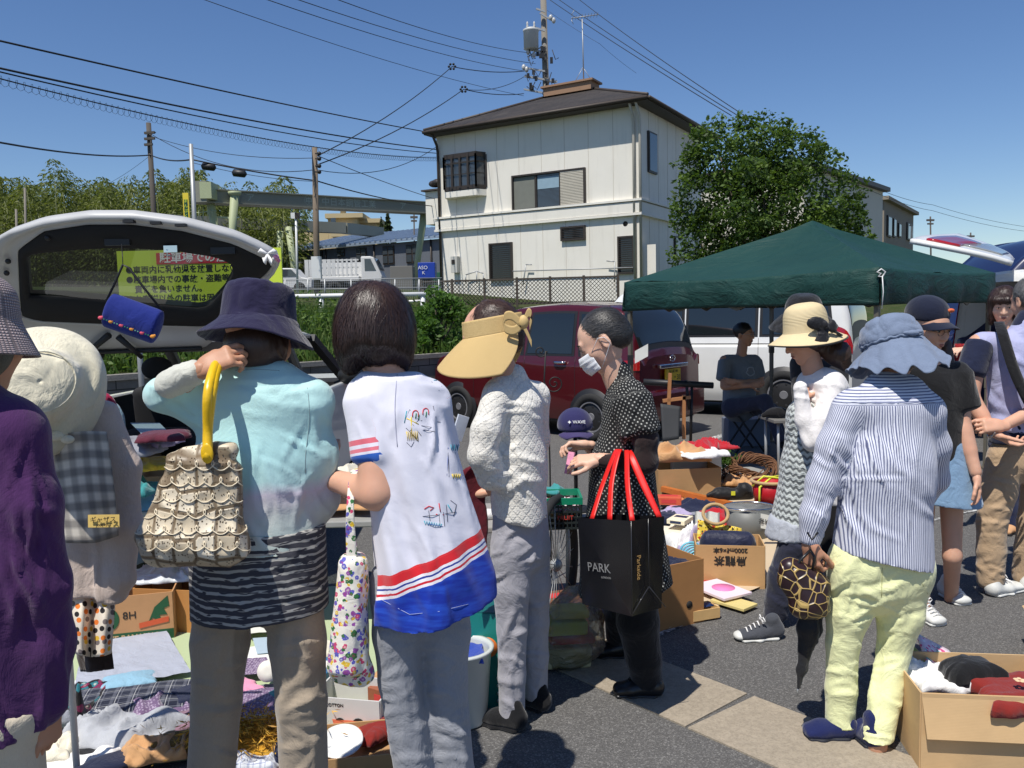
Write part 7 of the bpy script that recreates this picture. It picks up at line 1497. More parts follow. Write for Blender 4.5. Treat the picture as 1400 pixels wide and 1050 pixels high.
for k in range(11):
 f=k/10;p_=a_.lerp(b_,f*1.1-.05)-up_*.038+Vector((0,-.037,0));mb=MB();mb.mat(plain('thread%d'%(k%4),cols_[k%4],.8))
 if k%2==0:mb.ball(p_,(.011,.004,.008),8,6).ball(p_+up_*.006+dx_*.007,(.006,.004,.006),8,6)
 else:mb.ball(p_-dx_*.006,(.005,.003,.004),6,4).ball(p_+dx_*.006,(.005,.003,.004),6,4)
 mb.build('stitching',be,world=True)
mb=MB();mb.mat(M_BLK);mb.tube([P(146,410,3.55),P(158,385,3.53),P(168,362,3.52),P(176,366,3.52),P(198,395,3.53),P(221,424,3.55)],.005,6);mb.tube([P(168,362,3.52),P(167,345,3.55),P(166,334,3.62)],.002,5);mb.build('strap',be,world=True)
rb_=thing('ribbon_bow','white ribbon bow tied on the right corner of the raised tailgate','ribbon',gp(366,338,.02));mb=MB();mb.mat(M_WHC);c_=gp(367,340,.03)
for dx,dz in((-.03,.015),(.03,.012),(-.015,-.04),(.02,-.045)):mb.tube([c_,c_+Vector((dx,0,dz)),c_+Vector((dx*1.3,0,dz*.4))],[.004,.012,.006],6)
mb.build('loops',rb_,world=True);mb=MB();mb.mat(M_PINKC).ball(gp(379,345,.03),.014).ball(gp(382,349,.03),.010);o=mb.build('pink_flower');tag(o,'small pink flower ornament at the tailgate corner','ornament')
from mathutils.bvhtree import BVHTree
def skinm(name,col):
 if name in _mc:return _mc[name]
 t=NT(name);o=t.coord();n=t.noise(o,22,4,.6);c=t.mix(n,sc_(col,.84),(min(1,col[0]*1.12),col[1]*1.02,col[2]*.98));c=t.mix(t.ramp(t.noise(o,6,3),[(.45,0),(.7,.35)]),c,(col[0]*1.0,col[1]*.80,col[2]*.76))
 t.set(col=c,rough=.5,spec=.35,sss=.08);t.b.inputs['Subsurface Radius'].default_value=(.02,.008,.004);t.bump(t.noise(o,260,3),.12,.002);_mc[name]=t.m;return t.m
SK=skinm('skin_warm',lin(212,168,142));SK2=skinm('skin_tan',lin(192,146,118));SK3=skinm('skin_pale',lin(222,184,160))
def hairm(name,c1,c2,sc=(260,260,14)):
 if name in _mc:return _mc[name]
 t=NT(name);o=t.coord();n=t.noise(t.scale(o,sc),1,3,.6,dist=.6);m=t.noise(o,10,3)
 t.set(col=t.mix(t.mth('MULTIPLY',n,m),c1,c2),rough=t.mth('MULTIPLY_ADD',n,.3,.28),spec=.5);t.bump(n,.35,.003);_mc[name]=t.m;return t.m
HB=hairm('dark_brown_hair',(.014,.008,.006),(.10,.050,.038),(160,160,9));HK=hairm('black_hair',(.006,.006,.007),(.04,.036,.036));HG=hairm('grey_hair',(.07,.068,.066),(.34,.33,.32));HS=hairm('swept_hair',(.010,.010,.011),(.20,.19,.19),(30,300,300))
HBR=hairm('brown_hair',(.03,.015,.010),(.12,.065,.045))
def headf(c,face,up=(0,0,1)):
 """head frame: x to the head's right, y the way the face looks, z up"""
 f=Vector(face).normalized();u=Vector(up);u=(u-f*u.dot(f)).normalized();r=f.cross(u)
 M=Matrix((r,f,u)).transposed().to_4x4();M.translation=Vector(c);return M
def head_sdf(M,s=1.0,mouth=True):
 q=SDF();R3=np.array(M.to_3x3());p=lambda x,y,z:M@(Vector((x,y,z))*s)
 e=lambda c,r,k=.02,op='add':q.ell(p(*c),[v*s for v in r],rot=R3,k=k,op=op)
 e((0,-.012,.035),(.073,.092,.082));e((0,.018,-.045),(.050,.060,.056),.03);e((0,.045,-.01),(.055,.044,.076),.03);e((0,.066,-.090),(.020,.018,.018),.025)
 e((.036,.060,-.018),(.022,.022,.022),.02);e((-.036,.060,-.018),(.022,.022,.022),.02)
 for sx_ in(1,-1):e((sx_*.030,.098,.016),(.016,.012,.011),.012,'sub');e((sx_*.030,.080,.014),(.0135,.0135,.0115),.004)
 q.cap(p(-.036,.083,.034),p(.036,.083,.034),.0085*s,k=.014)
 q.cap(p(0,.090,.022),p(0,.108,-.020),.0065*s,.0105*s,k=.012);
 for sx_ in(1,-1):e((sx_*.010,.098,-.022),(.008,.009,.007),.008);e((sx_*.076,-.008,-.006),(.009,.019,.030),.008);e((sx_*.082,-.004,-.004),(.006,.010,.017),.006,'sub')
 q.cap(p(-.017,.089,-.049),p(.017,.089,-.049),.0065*s,d0=.0055*s,k=.008);q.cap(p(-.015,.088,-.059),p(.015,.088,-.059),.0065*s,k=.008)
 return q
def face_bits(M,par,s=1.0,closed=False,brow=(.02,.014,.012),lips=True):
 p=lambda x,y,z:M@(Vector((x,y,z))*s)
 mb=MB();R3=M.to_3x3()
 for sx_ in(1,-1):
  if not closed:
   mb.mat(plain('eye_white',(.7,.68,.64),.2)).ball(p(sx_*.030,.0835,.014),(.0105*s,.0105*s,.006*s),12,8,M=R3);mb.mat(plain('iris_dark',(.02,.012,.008),.1)).ball(p(sx_*.030,.0905,.0135),(.005*s,.0045*s,.005*s),10,8,M=R3)
  mb.mat(plain('lash',(.01,.008,.008),.7)).tube([p(sx_*.018,.0935,.016),p(sx_*.030,.0975,.0205),p(sx_*.043,.090,.016)],.0013*s,5)
 mb.build('eyes',par,world=True);mb=MB();mb.mat(plain('brow',brow,.9))
 for sx_ in(1,-1):mb.tube([p(sx_*.015,.0935,.034),p(sx_*.030,.0945,.040),p(sx_*.047,.084,.035)],[.0022*s,.0026*s,.0012*s],6)
 mb.build('eyebrows',par,world=True)
 if lips:mb=MB();mb.mat(plain('lips',lin(168,96,88),.5));mb.tube([p(-.019,.0915,-.053),p(-.008,.0965,-.050),p(.008,.0965,-.050),p(.019,.0915,-.053)],[.001,.0032*s,.0032*s,.001],6);mb.tube([p(-.017,.0915,-.055),p(0,.0965,-.059),p(.017,.0915,-.055)],[.001,.0036*s,.001],6);mb.build('lips',par,world=True)
def hand_sdf(wr,fing,back,side=1,curl=(20,30,35,40),s=1.0,spread=3,thumb=(50,20),q=None):
 """wr wrist point, fing direction of the palm, back: normal of the back of the hand, side: +1 thumb to x = fing x back"""
 f=Vector(fing).normalized();b=Vector(back);b=(b-f*b.dot(f)).normalized();x=f.cross(b)*side
 q=q or SDF();o=Vector(wr);p=lambda a,c,d:o+(x*a+f*c+b*d)*s
 q.cap(p(0,-.02,0),p(0,.02,0),.024*s,.028*s,.018*s,.016*s,side=x,k=.015)
 for xx,w_ in((.022,.012),(.007,.0125),(-.009,.012),(-.023,.011)):q.cap(p(xx*.7,.012,0),p(xx,.078,.001),w_*s,.0105*s,.012*s,.0095*s,side=x,k=.014)
 q.cap(p(.018,.02,-.006),p(.030,.045,-.006),.014*s,.012*s,k=.014)
 for i,(xx,L_)in enumerate(((.027,.068),(.009,.076),(-.009,.071),(-.026,.056))):
  y,z,a=.080-abs(xx)*.12,.001,0;pt_=(xx,y,z);w_=.0086 if i<3 else.0076
  for j,fr in enumerate((.46,.30,.24)):
   a+=R(curl[i])*(.75,1.15,.8)[j];l=L_*fr;n=(pt_[0]+math.sin(R(spread*(1.2-i)))*l,pt_[1]+l*math.cos(a),pt_[2]-l*math.sin(a));q.cap(p(*pt_),p(*n),w_*s,w_*.9*s,k=.0035);pt_=n;w_*=.92
 a,e=R(thumb[0]),R(thumb[1]);pt_=(.026,.026,-.006);d=Vector((math.sin(a),math.cos(a),-math.sin(e)))
 for L_,w_,bend in((.036,.0115,0),(.030,.0102,14),(.024,.0092,22)):
  d=Matrix.Rotation(R(bend),3,'Z')@d;n=tuple(Vector(pt_)+d*L_);q.cap(p(*pt_),p(*n),w_*s,w_*.9*s,k=.004);pt_=n
 return q
def nails(mname,q):pass
def body_sdf(J,leg=True,w=1.0,aw=.84):
 q=SDF();k=.03
 sl,sr,pl,pr_=[Vector(J[x])for x in('sl','sr','hl','hr')];sm_=(sl+sr)/2;hm=(pl+pr_)/2;sd=(sr-sl).normalized()
 q.cap(sm_+(hm-sm_)*.12,hm,.10*w,.10*w,.07*w,.07*w,side=sd,k=k)
 q.cap(sl.lerp(sr,.14),sl.lerp(sr,.86),.042*w,k=k)
 q.cap(sm_+Vector((0,0,-.02)),Vector(J['head'])+Vector((0,0,-.03)),.052*w,.048*w,k=.03)
 for a in 'lr':
  if 'e'+a in J:q.chain([J['s'+a],J['e'+a],J['w'+a]],[.047*aw,.038*aw,.028*min(1,aw*1.1)],k=.015);q.cap(Vector(J['e'+a]).lerp(Vector(J['w'+a]),.1),Vector(J['e'+a]).lerp(Vector(J['w'+a]),.5),.040*aw,.034*aw,k=.015)
  if leg and 'k'+a in J:q.chain([J['h'+a],J['k'+a],J['a'+a]],[.06*w,.042*w,.030*w],k=.02);q.cap(J['a'+a],Vector(J['a'+a])+Vector((0,0,-.05)),.030,.030,k=.02)
 return q
def shoe(par,heel,toe,mat,sole=None,wd=.043,h=.06,name='shoe',top=.035):
 """heel and toe on the ground"""
 a,b=Vector(heel),Vector(toe);d=(b-a).normalized();sd=d.cross(Vector((0,0,1)));q=SDF();U=Vector((0,0,1))
 q.cap(a+d*.03+U*.035,a+d*.12+U*.03,wd*.78,wd*.9,.035,.03,side=sd,k=.02);q.cap(a+d*.12+U*.03,b-d*.045+U*.024,wd*.92,wd,.028,.021,side=sd,k=.02);q.cap(a+d*.035+U*.05,a+d*.05+U*(h+top),wd*.68,wd*.62,.036,.034,side=sd,k=.02)
 q.cut(a+U*.008,(0,0,-1));o=sdf_obj(name,q,mat,par,.006)
 q=SDF();q.cap(a+d*.035+U*.008,a+d*.12+U*.008,wd*.86,wd*.84,.016,.014,side=sd,k=.02);q.cap(a+d*.12+U*.008,b-d*.045+U*.008,wd*.86,wd*1.04,.014,.014,side=sd,k=.02);q.cut(a+U*.001,(0,0,-1));q.cut(a+U*.016,(0,0,1))
 sdf_obj('sole',q,sole or mat,o,.005,sm=1);return o
def bvh_of(objs):
 V,F_=[],[]
 for o in objs:
  M=wm(o);n=len(V);V+=[M@v.co for v in o.data.vertices];F_+=[[i+n for i in p.vertices]for p in o.data.polygons]
 return BVHTree.FromPolygons(V,F_)
def draw_on(name,par,bv,strokes,r,mat,off=.001,src=None):
 """threads or ink laid on a cloth surface; strokes as lists of sight points"""
 mb=MB();mb.mat(mat);src=Vector((0,0,CAMZ))if src is None else src
 for st_ in strokes:
  q=[]
  for(px,py)in st_:
   h=bv.ray_cast(src,ray(px,py).normalized())
   if h[0]is not None:q.append(h[0]+(h[1]if h[1].dot(ray(px,py))<0 else-h[1])*off)
  if len(q)>1:mb.tube(q,r,5)
 return mb.build(name,par,world=True)if mb.v else None
def brimhat(par,M,crown,brim,mat,segs=120,wr=None,mod=None,name='hat',thick=.003):
 """crown: (r, z) profile from the top down, brim continuing outward; mod(r, z, a) gives a radius factor and a lift"""
 A=[]
 pr_=catmull(np.array(crown+brim),46)
 for r_,z_ in pr_:
  row=[]
  for k in range(segs):
   a=2*math.pi*k/segs;f,l=mod(r_,z_,a)if mod else(1,0);row.append(list(M@Vector((r_*f*math.cos(a),r_*f*1.12*math.sin(a),z_+l))))
  A.append(row)
 return grid_obj(name,A,mat,par,closed_u=True,world=True,wr=wr,thick=thick)
def hairstrands(name,par,mat,roots,ctrl,n,seed,r=.0007):
 pass
def person(label,D,px,group='shoppers browsing the flea market'):
 p=P(px,900,D);t_=thing('person',label,'person',(p.x,D,0),0,None);return t_,(lambda x,y,dd=0.0:P(x,y,D+dd))
def legs(J,w,res=.01,waist=None,hem=None,k=.03,extra=None):
 q=SDF();hl,hr=Vector(J['hl']),Vector(J['hr']);sd=(hr-hl).normalized();hm=(hl+hr)/2
 q.cap(hm+Vector((0,0,.12)),hm+Vector((0,0,-.02)),w[0]*1.75,w[0]*1.9,w[0]*1.25,w[0]*1.35,side=sd,k=k)
 for a in 'lr':
  h_,k_,n_=Vector(J['h'+a]),Vector(J['k'+a]),Vector(J['a'+a]);q.chain([h_,h_.lerp(k_,.5),k_,k_.lerp(n_,.5),n_],[w[0],w[0]*.9+w[1]*.1,w[1],(w[1]+w[2])/2,w[2]],[w[0]*1.05,w[0],w[1]*1.02,(w[1]+w[2])/2,w[2]],side=sd,k=k*.5,rnd=1.0)
 q.cut((0,0,.03),(0,0,-1));return q
GR_=lambda p:Vector((p.x,p.y,0))
t1,q1=person('person in deep purple shirt and mauve woven cloche hat at the left edge',1.7,-20)
J=dict(head=q1(-38,466,.02),sl=q1(-120,610),sr=q1(16,604),el=q1(-150,790),wl=q1(-140,930,.1),er=q1(54,790),wr=q1(64,955,.01),hl=q1(-80,960),hr=q1(0,960),kl=q1(-80,1180),kr=q1(0,1180),al=q1(-80,1440),ar=q1(0,1440))
h=headf(J['head'],(.2,1,-.15))
hs_=hand_sdf(q1(66,966,.01),(-.08,.05,-1),(1,-.3,0),1,(30,38,42,45),.95)
sdf_obj('body',body_sdf(J),SK2,t1,.012,extra=[(head_sdf(h),.006),(hs_,.0035)])
q=SDF();q.cap(q1(-46,590),q1(-48,800),.150,.145,.10,.115,side=(1,0,0),k=.05);q.cap(q1(-42,780),q1(-45,1010),.15,.175,.115,.13,side=(1,0,0),k=.05)
q.cap(q1(-100,585),q1(16,584),.058,.055,k=.05);q.chain([q1(20,602),q1(40,690,-.01),q1(54,800),q1(62,880,.01),q1(66,962,.01)],[.066,.062,.060,.058,.042],k=.03);q.chain([q1(-110,600),q1(-150,800),q1(-140,940)],[.065,.06,.045],k=.03)
q.cap(q1(-46,556),q1(-44,540),.075,.06,k=.03);q.cut(q1(0,1003),(.05,0,-1),.01,20)
M_PUR=cloth('purple_linen',lin(76,40,88),weave=380,bump=.35,wr=.5,wsc=8,var=.12);PUR=sdf_obj('shirt',q,M_PUR,t1,.010,dr=dict(az=.04,ah=.05,seed=21),cr=[(35,18,(0,600,105,980),80,16,150,.009,9),(36,10,(40,620,105,900),40,30,60,.007,8)])
sdf_obj('trousers',legs(J,(.088,.07,.06)).cut(q1(0,960),(0,0,1)),cloth('cream_trousers',lin(202,190,168)),t1,.012,fold=[(.004,(8,8,3),3)])
M_MVH=patm('mauve_weave','crochet',[lin(190,168,164),lin(120,100,104)],150.0)
t=NT('mauve_woven_hat');v_=t.attr();s2=t.sep(t.scale(v_,(90,42,1)));w_=t.mth('MULTIPLY',t.mth('SINE',t.mth('MULTIPLY',s2[0],3.1416)),t.mth('SINE',t.mth('MULTIPLY',s2[1],3.1416)));k_=t.mth('ABSOLUTE',w_)
t.set(col=t.mix(k_,lin(96,80,86),lin(206,184,182)),rough=.7,sheen=.3);t.bump(k_,.8,.006)
Mh=headf(J['head']+Vector((0,-.005,.075)),(.2,1,-.1),(0.0,0,1));brimhat(t1,Mh,[(.001,.062),(.05,.058),(.078,.03),(.086,-.01)],[(.090,-.035),(.108,-.075),(.122,-.105)],t.m,mod=lambda r_,z_,a:(1+.02*math.sin(3*a),0))
sdf_obj('hair',SDF().ell(J['head']+Vector((0,-.012,.005)),(.082,.10,.10)),HK,t1,.008)
t2,q2=person('person in pale aqua cardigan and navy bucket hat with a yellow handled bag',2.15,352)
J=dict(head=q2(352,462,.03),sl=q2(262,540),sr=q2(420,545),el=q2(224,539,-.03),wl=q2(276,505,-.12),er=q2(434,665,.04),wr=q2(426,705,.20),hl=q2(307,792),hr=q2(401,792),kl=q2(296,960,.02),kr=q2(412,960,-.02),al=q2(276,1225),ar=q2(422,1225))
h=headf(J['head'],(.35,1,-.35))
hs_=hand_sdf(q2(276,505,-.12),(.9,.1,.42),(-.1,-.9,.5),-1,(38,44,50,55),.92,thumb=(30,40))
sdf_obj('body',body_sdf(J),SK2,t2,.012,extra=[(head_sdf(h),.006),(hs_,.0032)])
q=SDF();q.cap(q2(350,560),q2(352,650),.152,.150,.10,.115,side=(1,0,0),k=.05);q.cap(q2(352,640),q2(353,760),.152,.175,.12,.145,side=(1,0,0),k=.05)
q.cap(q2(270,545),q2(428,548),.062,.060,k=.05);q.cap(q2(315,520),q2(380,520),.055,.055,k=.05)
q.chain([q2(272,550),q2(222,540,-.03),q2(246,520,-.09)],[.060,.044,.038],k=.03);q.chain([q2(408,554),q2(432,620,.01),q2(438,680,.04),q2(430,715,.18)],[.058,.050,.045,.035],k=.05)
q.cut(q2(350,742),(.0,.05,-1),.012,12)
t=NT('aqua_cardigan');o_=t.coord();s2=t.sep(o_);zc=t.mth('ADD',s2[2],t.mth('MULTIPLY_ADD',t.noise(o_,5,3),.10,-.05));z0_=q2(350,742).z
c=t.ramp(t.mth('MULTIPLY_ADD',zc,1/.45,-z0_/.45),[(0,lin(188,196,186)),(.22,lin(196,200,196)),(.34,lin(202,194,206)),(.42,lin(176,212,212)),(.6,lin(174,216,216)),(1,lin(190,226,222))]);c=t.mix(t.ramp(t.noise(o_,6,5),[(.5,0),(.8,.3)]),c,lin(152,200,204))
t.set(col=c,rough=.9,sheen=.3,spec=.2);t.bump(t.noise(o_,7,5,.5,dist=1),.4,.02);t.bump(t.noise(t.scale(o_,(1,1,.3)),420,2),.3,.002)
AQ=sdf_obj('cardigan',q,t.m,t2,.009,dr=dict(az=.05,ah=.05,seed=31),cr=[(1,16,(330,560,450,730),60,35,80,.007,7),(2,14,(215,510,300,580),20,30,50,.006,5),(3,12,(400,560,460,720),110,25,60,.006,6),(4,8,(300,510,420,560),5,12,90,.005,6),(5,10,(250,680,450,745),85,10,50,.005,6)])
t=NT('cream_sleeve_lining');t.set(col=lin(206,204,190),rough=.9)
q=SDF();q.cap(q2(232,525,-.09),q2(262,511,-.115),.038,.033,k=.02);sdf_obj('cuff',q,cloth('cuff_cream',lin(204,204,192)),t2,.006,fold=[(.004,(30,30,30),6)])
q=SDF();q.cap(q2(352,720),q2(356,850),.182,.185,.14,.145,side=(1,0,0),k=.05,rnd=.4);q.cut(q2(350,836),(.06,0,-1),.014,12);q.cut(q2(350,715),(0,0,1))
t=NT('striped_jersey');o_=t.coord();s2=t.sep(o_);zz=t.mth('ADD',t.mth('MULTIPLY',s2[2],52),t.mth('MULTIPLY',t.noise(t.scale(o_,(9,9,2)),1,3),1.5));k_=t.ramp(t.mth('FRACT',zz),[(0,0),(.55,0),(.62,1),(.93,1),(1,0)])
brk=t.ramp(t.noise(t.scale(o_,(30,30,160)),1,1),[(.40,0),(.44,1)]);t.set(col=t.mix(t.mth('MULTIPLY',k_,brk),lin(58,58,66),lin(168,166,160)),rough=.9);t.bump(t.noise(o_,9,4),.4,.02)
sdf_obj('undershirt',q,t.m,t2,.009,dr=dict(az=.04,ah=.03,seed=41),cr=[(6,14,(265,740,450,830),10,14,90,.006,6)])
q=legs(J,(.080,.069,.066));q.cut(q2(350,790),(0,0,1));sdf_obj('trousers',q,cloth('beige_chino',lin(158,144,126),wr=.5,wsc=12),t2,.009,dr=dict(az=.05,ah=.03,seed=51),cr=[(7,16,(260,850,340,1050),18,16,60,.007,6),(8,20,(375,880,450,1050),-18,18,55,.008,6),(9,8,(260,850,345,1050),95,8,120,.005,8),(10,8,(370,850,445,1050),88,8,120,.005,8)])
for a in('al','ar'):g=GR_(J[a]);shoe(t2,g+Vector((0,-.06,0)),g+Vector((.02,.18,0)),M_BLKC)
M_NVH=cloth('navy_hat_cotton',lin(34,30,60),weave=380,wr=.35,wsc=16,bump=.3)
Mh=headf(J['head']+Vector((.004,0,.055)),(.3,1,-.22),(.02,.12,1))
brimhat(t2,Mh,[(.001,.088),(.05,.086),(.077,.078),(.086,.055),(.089,.02),(.092,-.005)],[(.096,-.012),(.118,-.035),(.140,-.058)],M_NVH,wr=[(.004,(14,14,14),3)],mod=lambda r_,z_,a:(1+(.03*math.sin(2*a+2)if r_>.095 else.012*math.sin(3*a)),-.022*max(0,math.cos(a-.2))**3*(r_>.1)*(r_-.095)/.04))
q=SDF().ell(J['head']+Vector((0,-.02,-.02)),(.082,.085,.075),k=.02);q.cut(J['head']+Vector((0,0,-.075)),(0,0,-1),.01,60);sdf_obj('hair',q,HBR,t2,.006,fold=[(.006,(60,60,12),4)])
bv=bvh_of([AQ]);draw_on('hem_seam',AQ,bv,[[(x,733+.03*(x-340))for x in range(335,456,6)],[(x,505-.004*(x-352)**2*0+abs(x-352)*.06)for x in range(322,384,4)],[(420+3*math.sin(k*.4),530+9*k)for k in range(14)]],.0011,plain('seam_grey',lin(150,176,178),.9),.0002)
hb=thing('woven_handbag','beige bag of overlapping perforated leather leaves with yellow handles on the aqua cardigan shoulder','handbag',q2(268,775,-.16))
hA_=[q2(200,752,-.17),q2(334,752,-.17)]
s_=SDF();s_.cap(q2(223,745,-.19),q2(309,745,-.19),.052,.052,.05,.05,k=.03);s_.cap(q2(264,745,-.19),q2(282,632,-.17),.128,.086,.055,.035,side=(1,0,-.05),k=.03,rnd=.35);s_.cap(q2(255,625,-.17),q2(312,616,-.17),.025,.025,k=.04)
s_.cut(q2(270,606,-.16),(.05,0,1),.012,30)
t=NT('leaf_leather');o_=t.coord();g_=t.scale(o_,(1,.4,.85));v1=t.new('ShaderNodeTexVoronoi',feature='DISTANCE_TO_EDGE');t.l(g_,v1.inputs['Vector']);v1.inputs['Scale'].default_value=21;v1.inputs['Randomness'].default_value=.35
v2=t.vor(g_,110,rnd=.8);ed=t.ramp(v1.outputs[0],[(0,0),(.06,.2),(.1,1)]);dt=t.ramp(v2,[(.0,1),(.2,1),(.26,0)])
cell=t.new('ShaderNodeTexVoronoi');t.l(g_,cell.inputs['Vector']);cell.inputs['Scale'].default_value=21;cell.inputs['Randomness'].default_value=.35
c=t.mix(t.sep(cell.outputs['Color'])[0],lin(196,180,152),lin(234,222,198));c=t.mix(ed,lin(112,94,70),c);c=t.mix(t.mth('MULTIPLY',dt,.75),c,lin(96,76,54));t.set(col=c,rough=.45,spec=.5)
t.bump(cell.outputs['Distance'],.9,.02);t.bump(ed,.8,.006);HBG=sdf_obj('bag_body',s_,t.m,hb,.006,fold=[(.006,(10,10,10),3)])
M_YLW=plain('yellow_leather',lin(232,186,28),.35,.08,12,bump=.15)
for dx,dd in((0,-.03),(11,-.02)):
 mb=MB();mb.mat(M_YLW);mb.tube(catmull([list(v)for v in(q2(284,628,-.22),q2(284,590,-.20),q2(284+dx*.5,540,-.18+dd),q2(292+dx*.4,505,-.12+dd),q2(300+dx*.3,494,-.05+dd),q2(306,498,.03))],26),.0115,10);mb.build('handle',hb,world=True)
mb=MB();mb.mat(M_YLW);c_=q2(283,620,-.222);mb.ball(c_,(.015,.004,.024),14,10);mb.build('handle_tab',hb,world=True)
bv=bvh_of([HBG]);mb=MB();rg=np.random.default_rng(4)
t=NT('leaf_edge');t.set(col=lin(222,208,180),rough=.4);M_LE=t.m;st_=[]
for row in range(6):
 for c__ in range(7):
  cx,cy=192+c__*22+(11 if row%2 else 0),632+row*22
  st_.append([(cx+12*math.cos(a)*(1+.1*math.sin(5*a)),cy+11*math.sin(a))for a in np.linspace(-.2,3.34,14)])
draw_on('leaf_edges',hb,bv,st_,.0016,M_LE,.002)
holes=[]
for _ in range(330):
 x_,y_=rg.uniform(204,332),rg.uniform(620,770);h_=bv.ray_cast(Vector((0,0,CAMZ)),ray(x_,y_).normalized())
 if h_[0]is not None:mb.mat(plain('hole_dark',lin(84,66,48),.8)).ball(h_[0]+h_[1]*.0004,.0016,6,3)
mb.v and tag(mb.build('perforations',hb,world=True),kind='stuff')
t3,q3=person('person with dark brown bob in white printed tunic with a blue hem band',2.12,565)
J=dict(head=q3(512,452,.04),sl=q3(504,550,.01),sr=q3(588,552,.06),el=q3(516,676,-.075),wl=q3(450,654,.05),er=q3(606,640,.14),wr=q3(596,640,.30),hl=q3(541,800),hr=q3(608,800,.03),kl=q3(546,930,0),kr=q3(611,930,.04),al=q3(590,1200),ar=q3(636,1200,.05))
h=headf(J['head'],(-.15,1,-.45))
hs_=hand_sdf(J['wl'],(-.5,.8,.35),(-.8,-.3,.3),1,(35,40,42,45),.92)
b_=body_sdf(J,w=1.0,aw=.98);b_.chain([q3(516,600,-.04),q3(516,672,-.075)],[.046,.040],k=.02)
sdf_obj('body',b_,SK,t3,.010,extra=[(head_sdf(h),.006),(hs_,.0035)])
def ring(px,py,rx,ry,dd=0):v=q3(px,py,dd);return(v.x,v.y,v.z,rx,ry)
q=SDF();q.loft([ring(597,842,.165,.150),ring(594,780,.158,.14),ring(578,700,.142,.125),ring(560,620,.128,.115),ring(548,560,.115,.10),ring(541,528,.092,.08),ring(538,512,.07,.07)],k=.03,folds=.085,nf=6,ph=2.2,foldpow=.8)
q.cap(q3(500,540,0),q3(588,542,.05),.054,.050,k=.05);q.cap(q3(505,548,-.02),q3(514,622,-.045),.066,.068,.060,.062,k=.03,rnd=.5);q.cap(q3(586,550,.04),q3(600,612,.10),.056,.062,k=.03,rnd=.5);q.cut(q3(560,842),(.20,.02,-1),.022,9)
hz_=q3(560,838).z
t=NT('white_tunic');o_=t.coord();s2=t.sep(o_);zc=t.mth('SUBTRACT',t.mth('ADD',s2[2],t.mth('MULTIPLY_ADD',s2[0],-.40,0.0)),hz_);zc=t.mth('ADD',zc,t.mth('MULTIPLY',t.noise(o_,26,3),.006))
c=t.ramp(t.mth('MULTIPLY',zc,1/.3),[(0,lin(14,44,150)),(.30,lin(22,60,172)),(.31,lin(230,226,232)),(.335,lin(200,30,50)),(.355,lin(232,230,236)),(.38,lin(40,60,150)),(.395,lin(236,234,240)),(.42,lin(216,40,50)),(.49,lin(222,52,58)),(.51,lin(222,221,232))],'CONSTANT')
bl_=t.ramp(t.mth('MULTIPLY',zc,1/.3),[(.3,0),(.31,1)]);nb_=t.noise(t.scale(o_,(3,3,20)),4,4);c=t.mix(t.mth('MULTIPLY',t.mth('SUBTRACT',1.0,bl_),t.ramp(nb_,[(.35,.5),(.6,0)])),c,lin(40,90,200))
pc=t.sep(t.attr());isl=t.mth('MULTIPLY',t.mth('COMPARE',pc[2],2.0,.1),t.mth('LESS_THAN',pc[1],.2));slv=t.ramp(t.mth('MULTIPLY',pc[1],1/.16),[(0,lin(222,221,232)),(.60,lin(222,110,124)),(.68,lin(226,222,232)),(.74,lin(224,120,134)),(.80,lin(226,224,234)),(.84,lin(50,100,190)),(1,lin(60,112,200))],'CONSTANT');c=t.mix(isl,c,slv)
t.set(col=c,rough=.85,sheen=.2,spec=.2);t.bump(t.noise(o_,6,4,.5,dist=.8),.3,.02);t.bump(t.noise(o_,460,2),.18,.002)
TU=sdf_obj('tunic',q,t.m,t3,.008,dr=dict(az=.02,ah=.04,seed=61),cr=[(14,14,(510,620,660,820),78,8,150,.008,9),(15,9,(490,520,600,600),60,30,60,.005,6),(16,6,(560,560,640,700),50,20,90,.005,7)])
bv=bvh_of([TU]);rg=np.random.default_rng(9)
inks={k_:plain('ink_'+k_,v_,.9)for k_,v_ in dict(black=lin(50,50,70),red=lin(206,50,60),yellow=lin(236,206,50),teal=lin(60,160,180),green=lin(40,130,80),blue=lin(60,90,170)).items()}
def arch(x,y,w_,h__):return[(x-w_,y+h__),(x-w_,y)]+[(x+w_*math.cos(a),y-w_*1.2*math.sin(a))for a in np.linspace(math.pi,0,8)]+[(x+w_,y+h__)]
D1=dict(red=[arch(568,566,4,4),arch(582,563,4,4)],yellow=[[(556+i*1.2,590+12*(i%2))for i in range(14)],[(556,572),(572,580)],[(562,570),(563,596)]],black=[[(553,576),(560,560),(572,574),(560,590),(572,604)],[(575,575),(602,577)],[(556,605),(562,611),(566,604)],[(592,555),(596,572)],[(576,582),(590,584),(578,588),(594,590)],[(564,580),(576,596)],[(555,585),(570,600)]],green=[[(568,572),(569,565)],[(582,570),(583,563)],[(572,574),(573,567)]],teal=[[(556,562),(553,578)]])
D2=dict(teal=[[(616+i*1.3,608+8*(i%2))for i in range(10)]],red=[[(630,622),(633,645)],[(636,620),(638,643)]],yellow=[[(618+i*1.4,648+6*(i%2))for i in range(9)]],black=[[(612,612),(614,652)],[(622,618),(626,650)],[(612,630),(640,634)],[(618,612),(632,606),(634,618)]],blue=[[(613,612),(611,650)]])
D3=dict(red=[[(580,696),(586,692),(593,694),(588,698)],[(600,688),(602,700)],[(596,703),(607,704)]],teal=[[(580+i*1.7,712+5*(i%2)+i*.3)for i in range(15)],[(612,690),(618,700)]],black=[[(578,706),(600,704),(624,700)],[(586,698),(588,712)],[(600,702),(602,720)],[(610,690),(612,714)],[(606,700),(608,720)],[(616,684),(624,690),(620,706)]],blue=[[(584,716),(606,720)]])
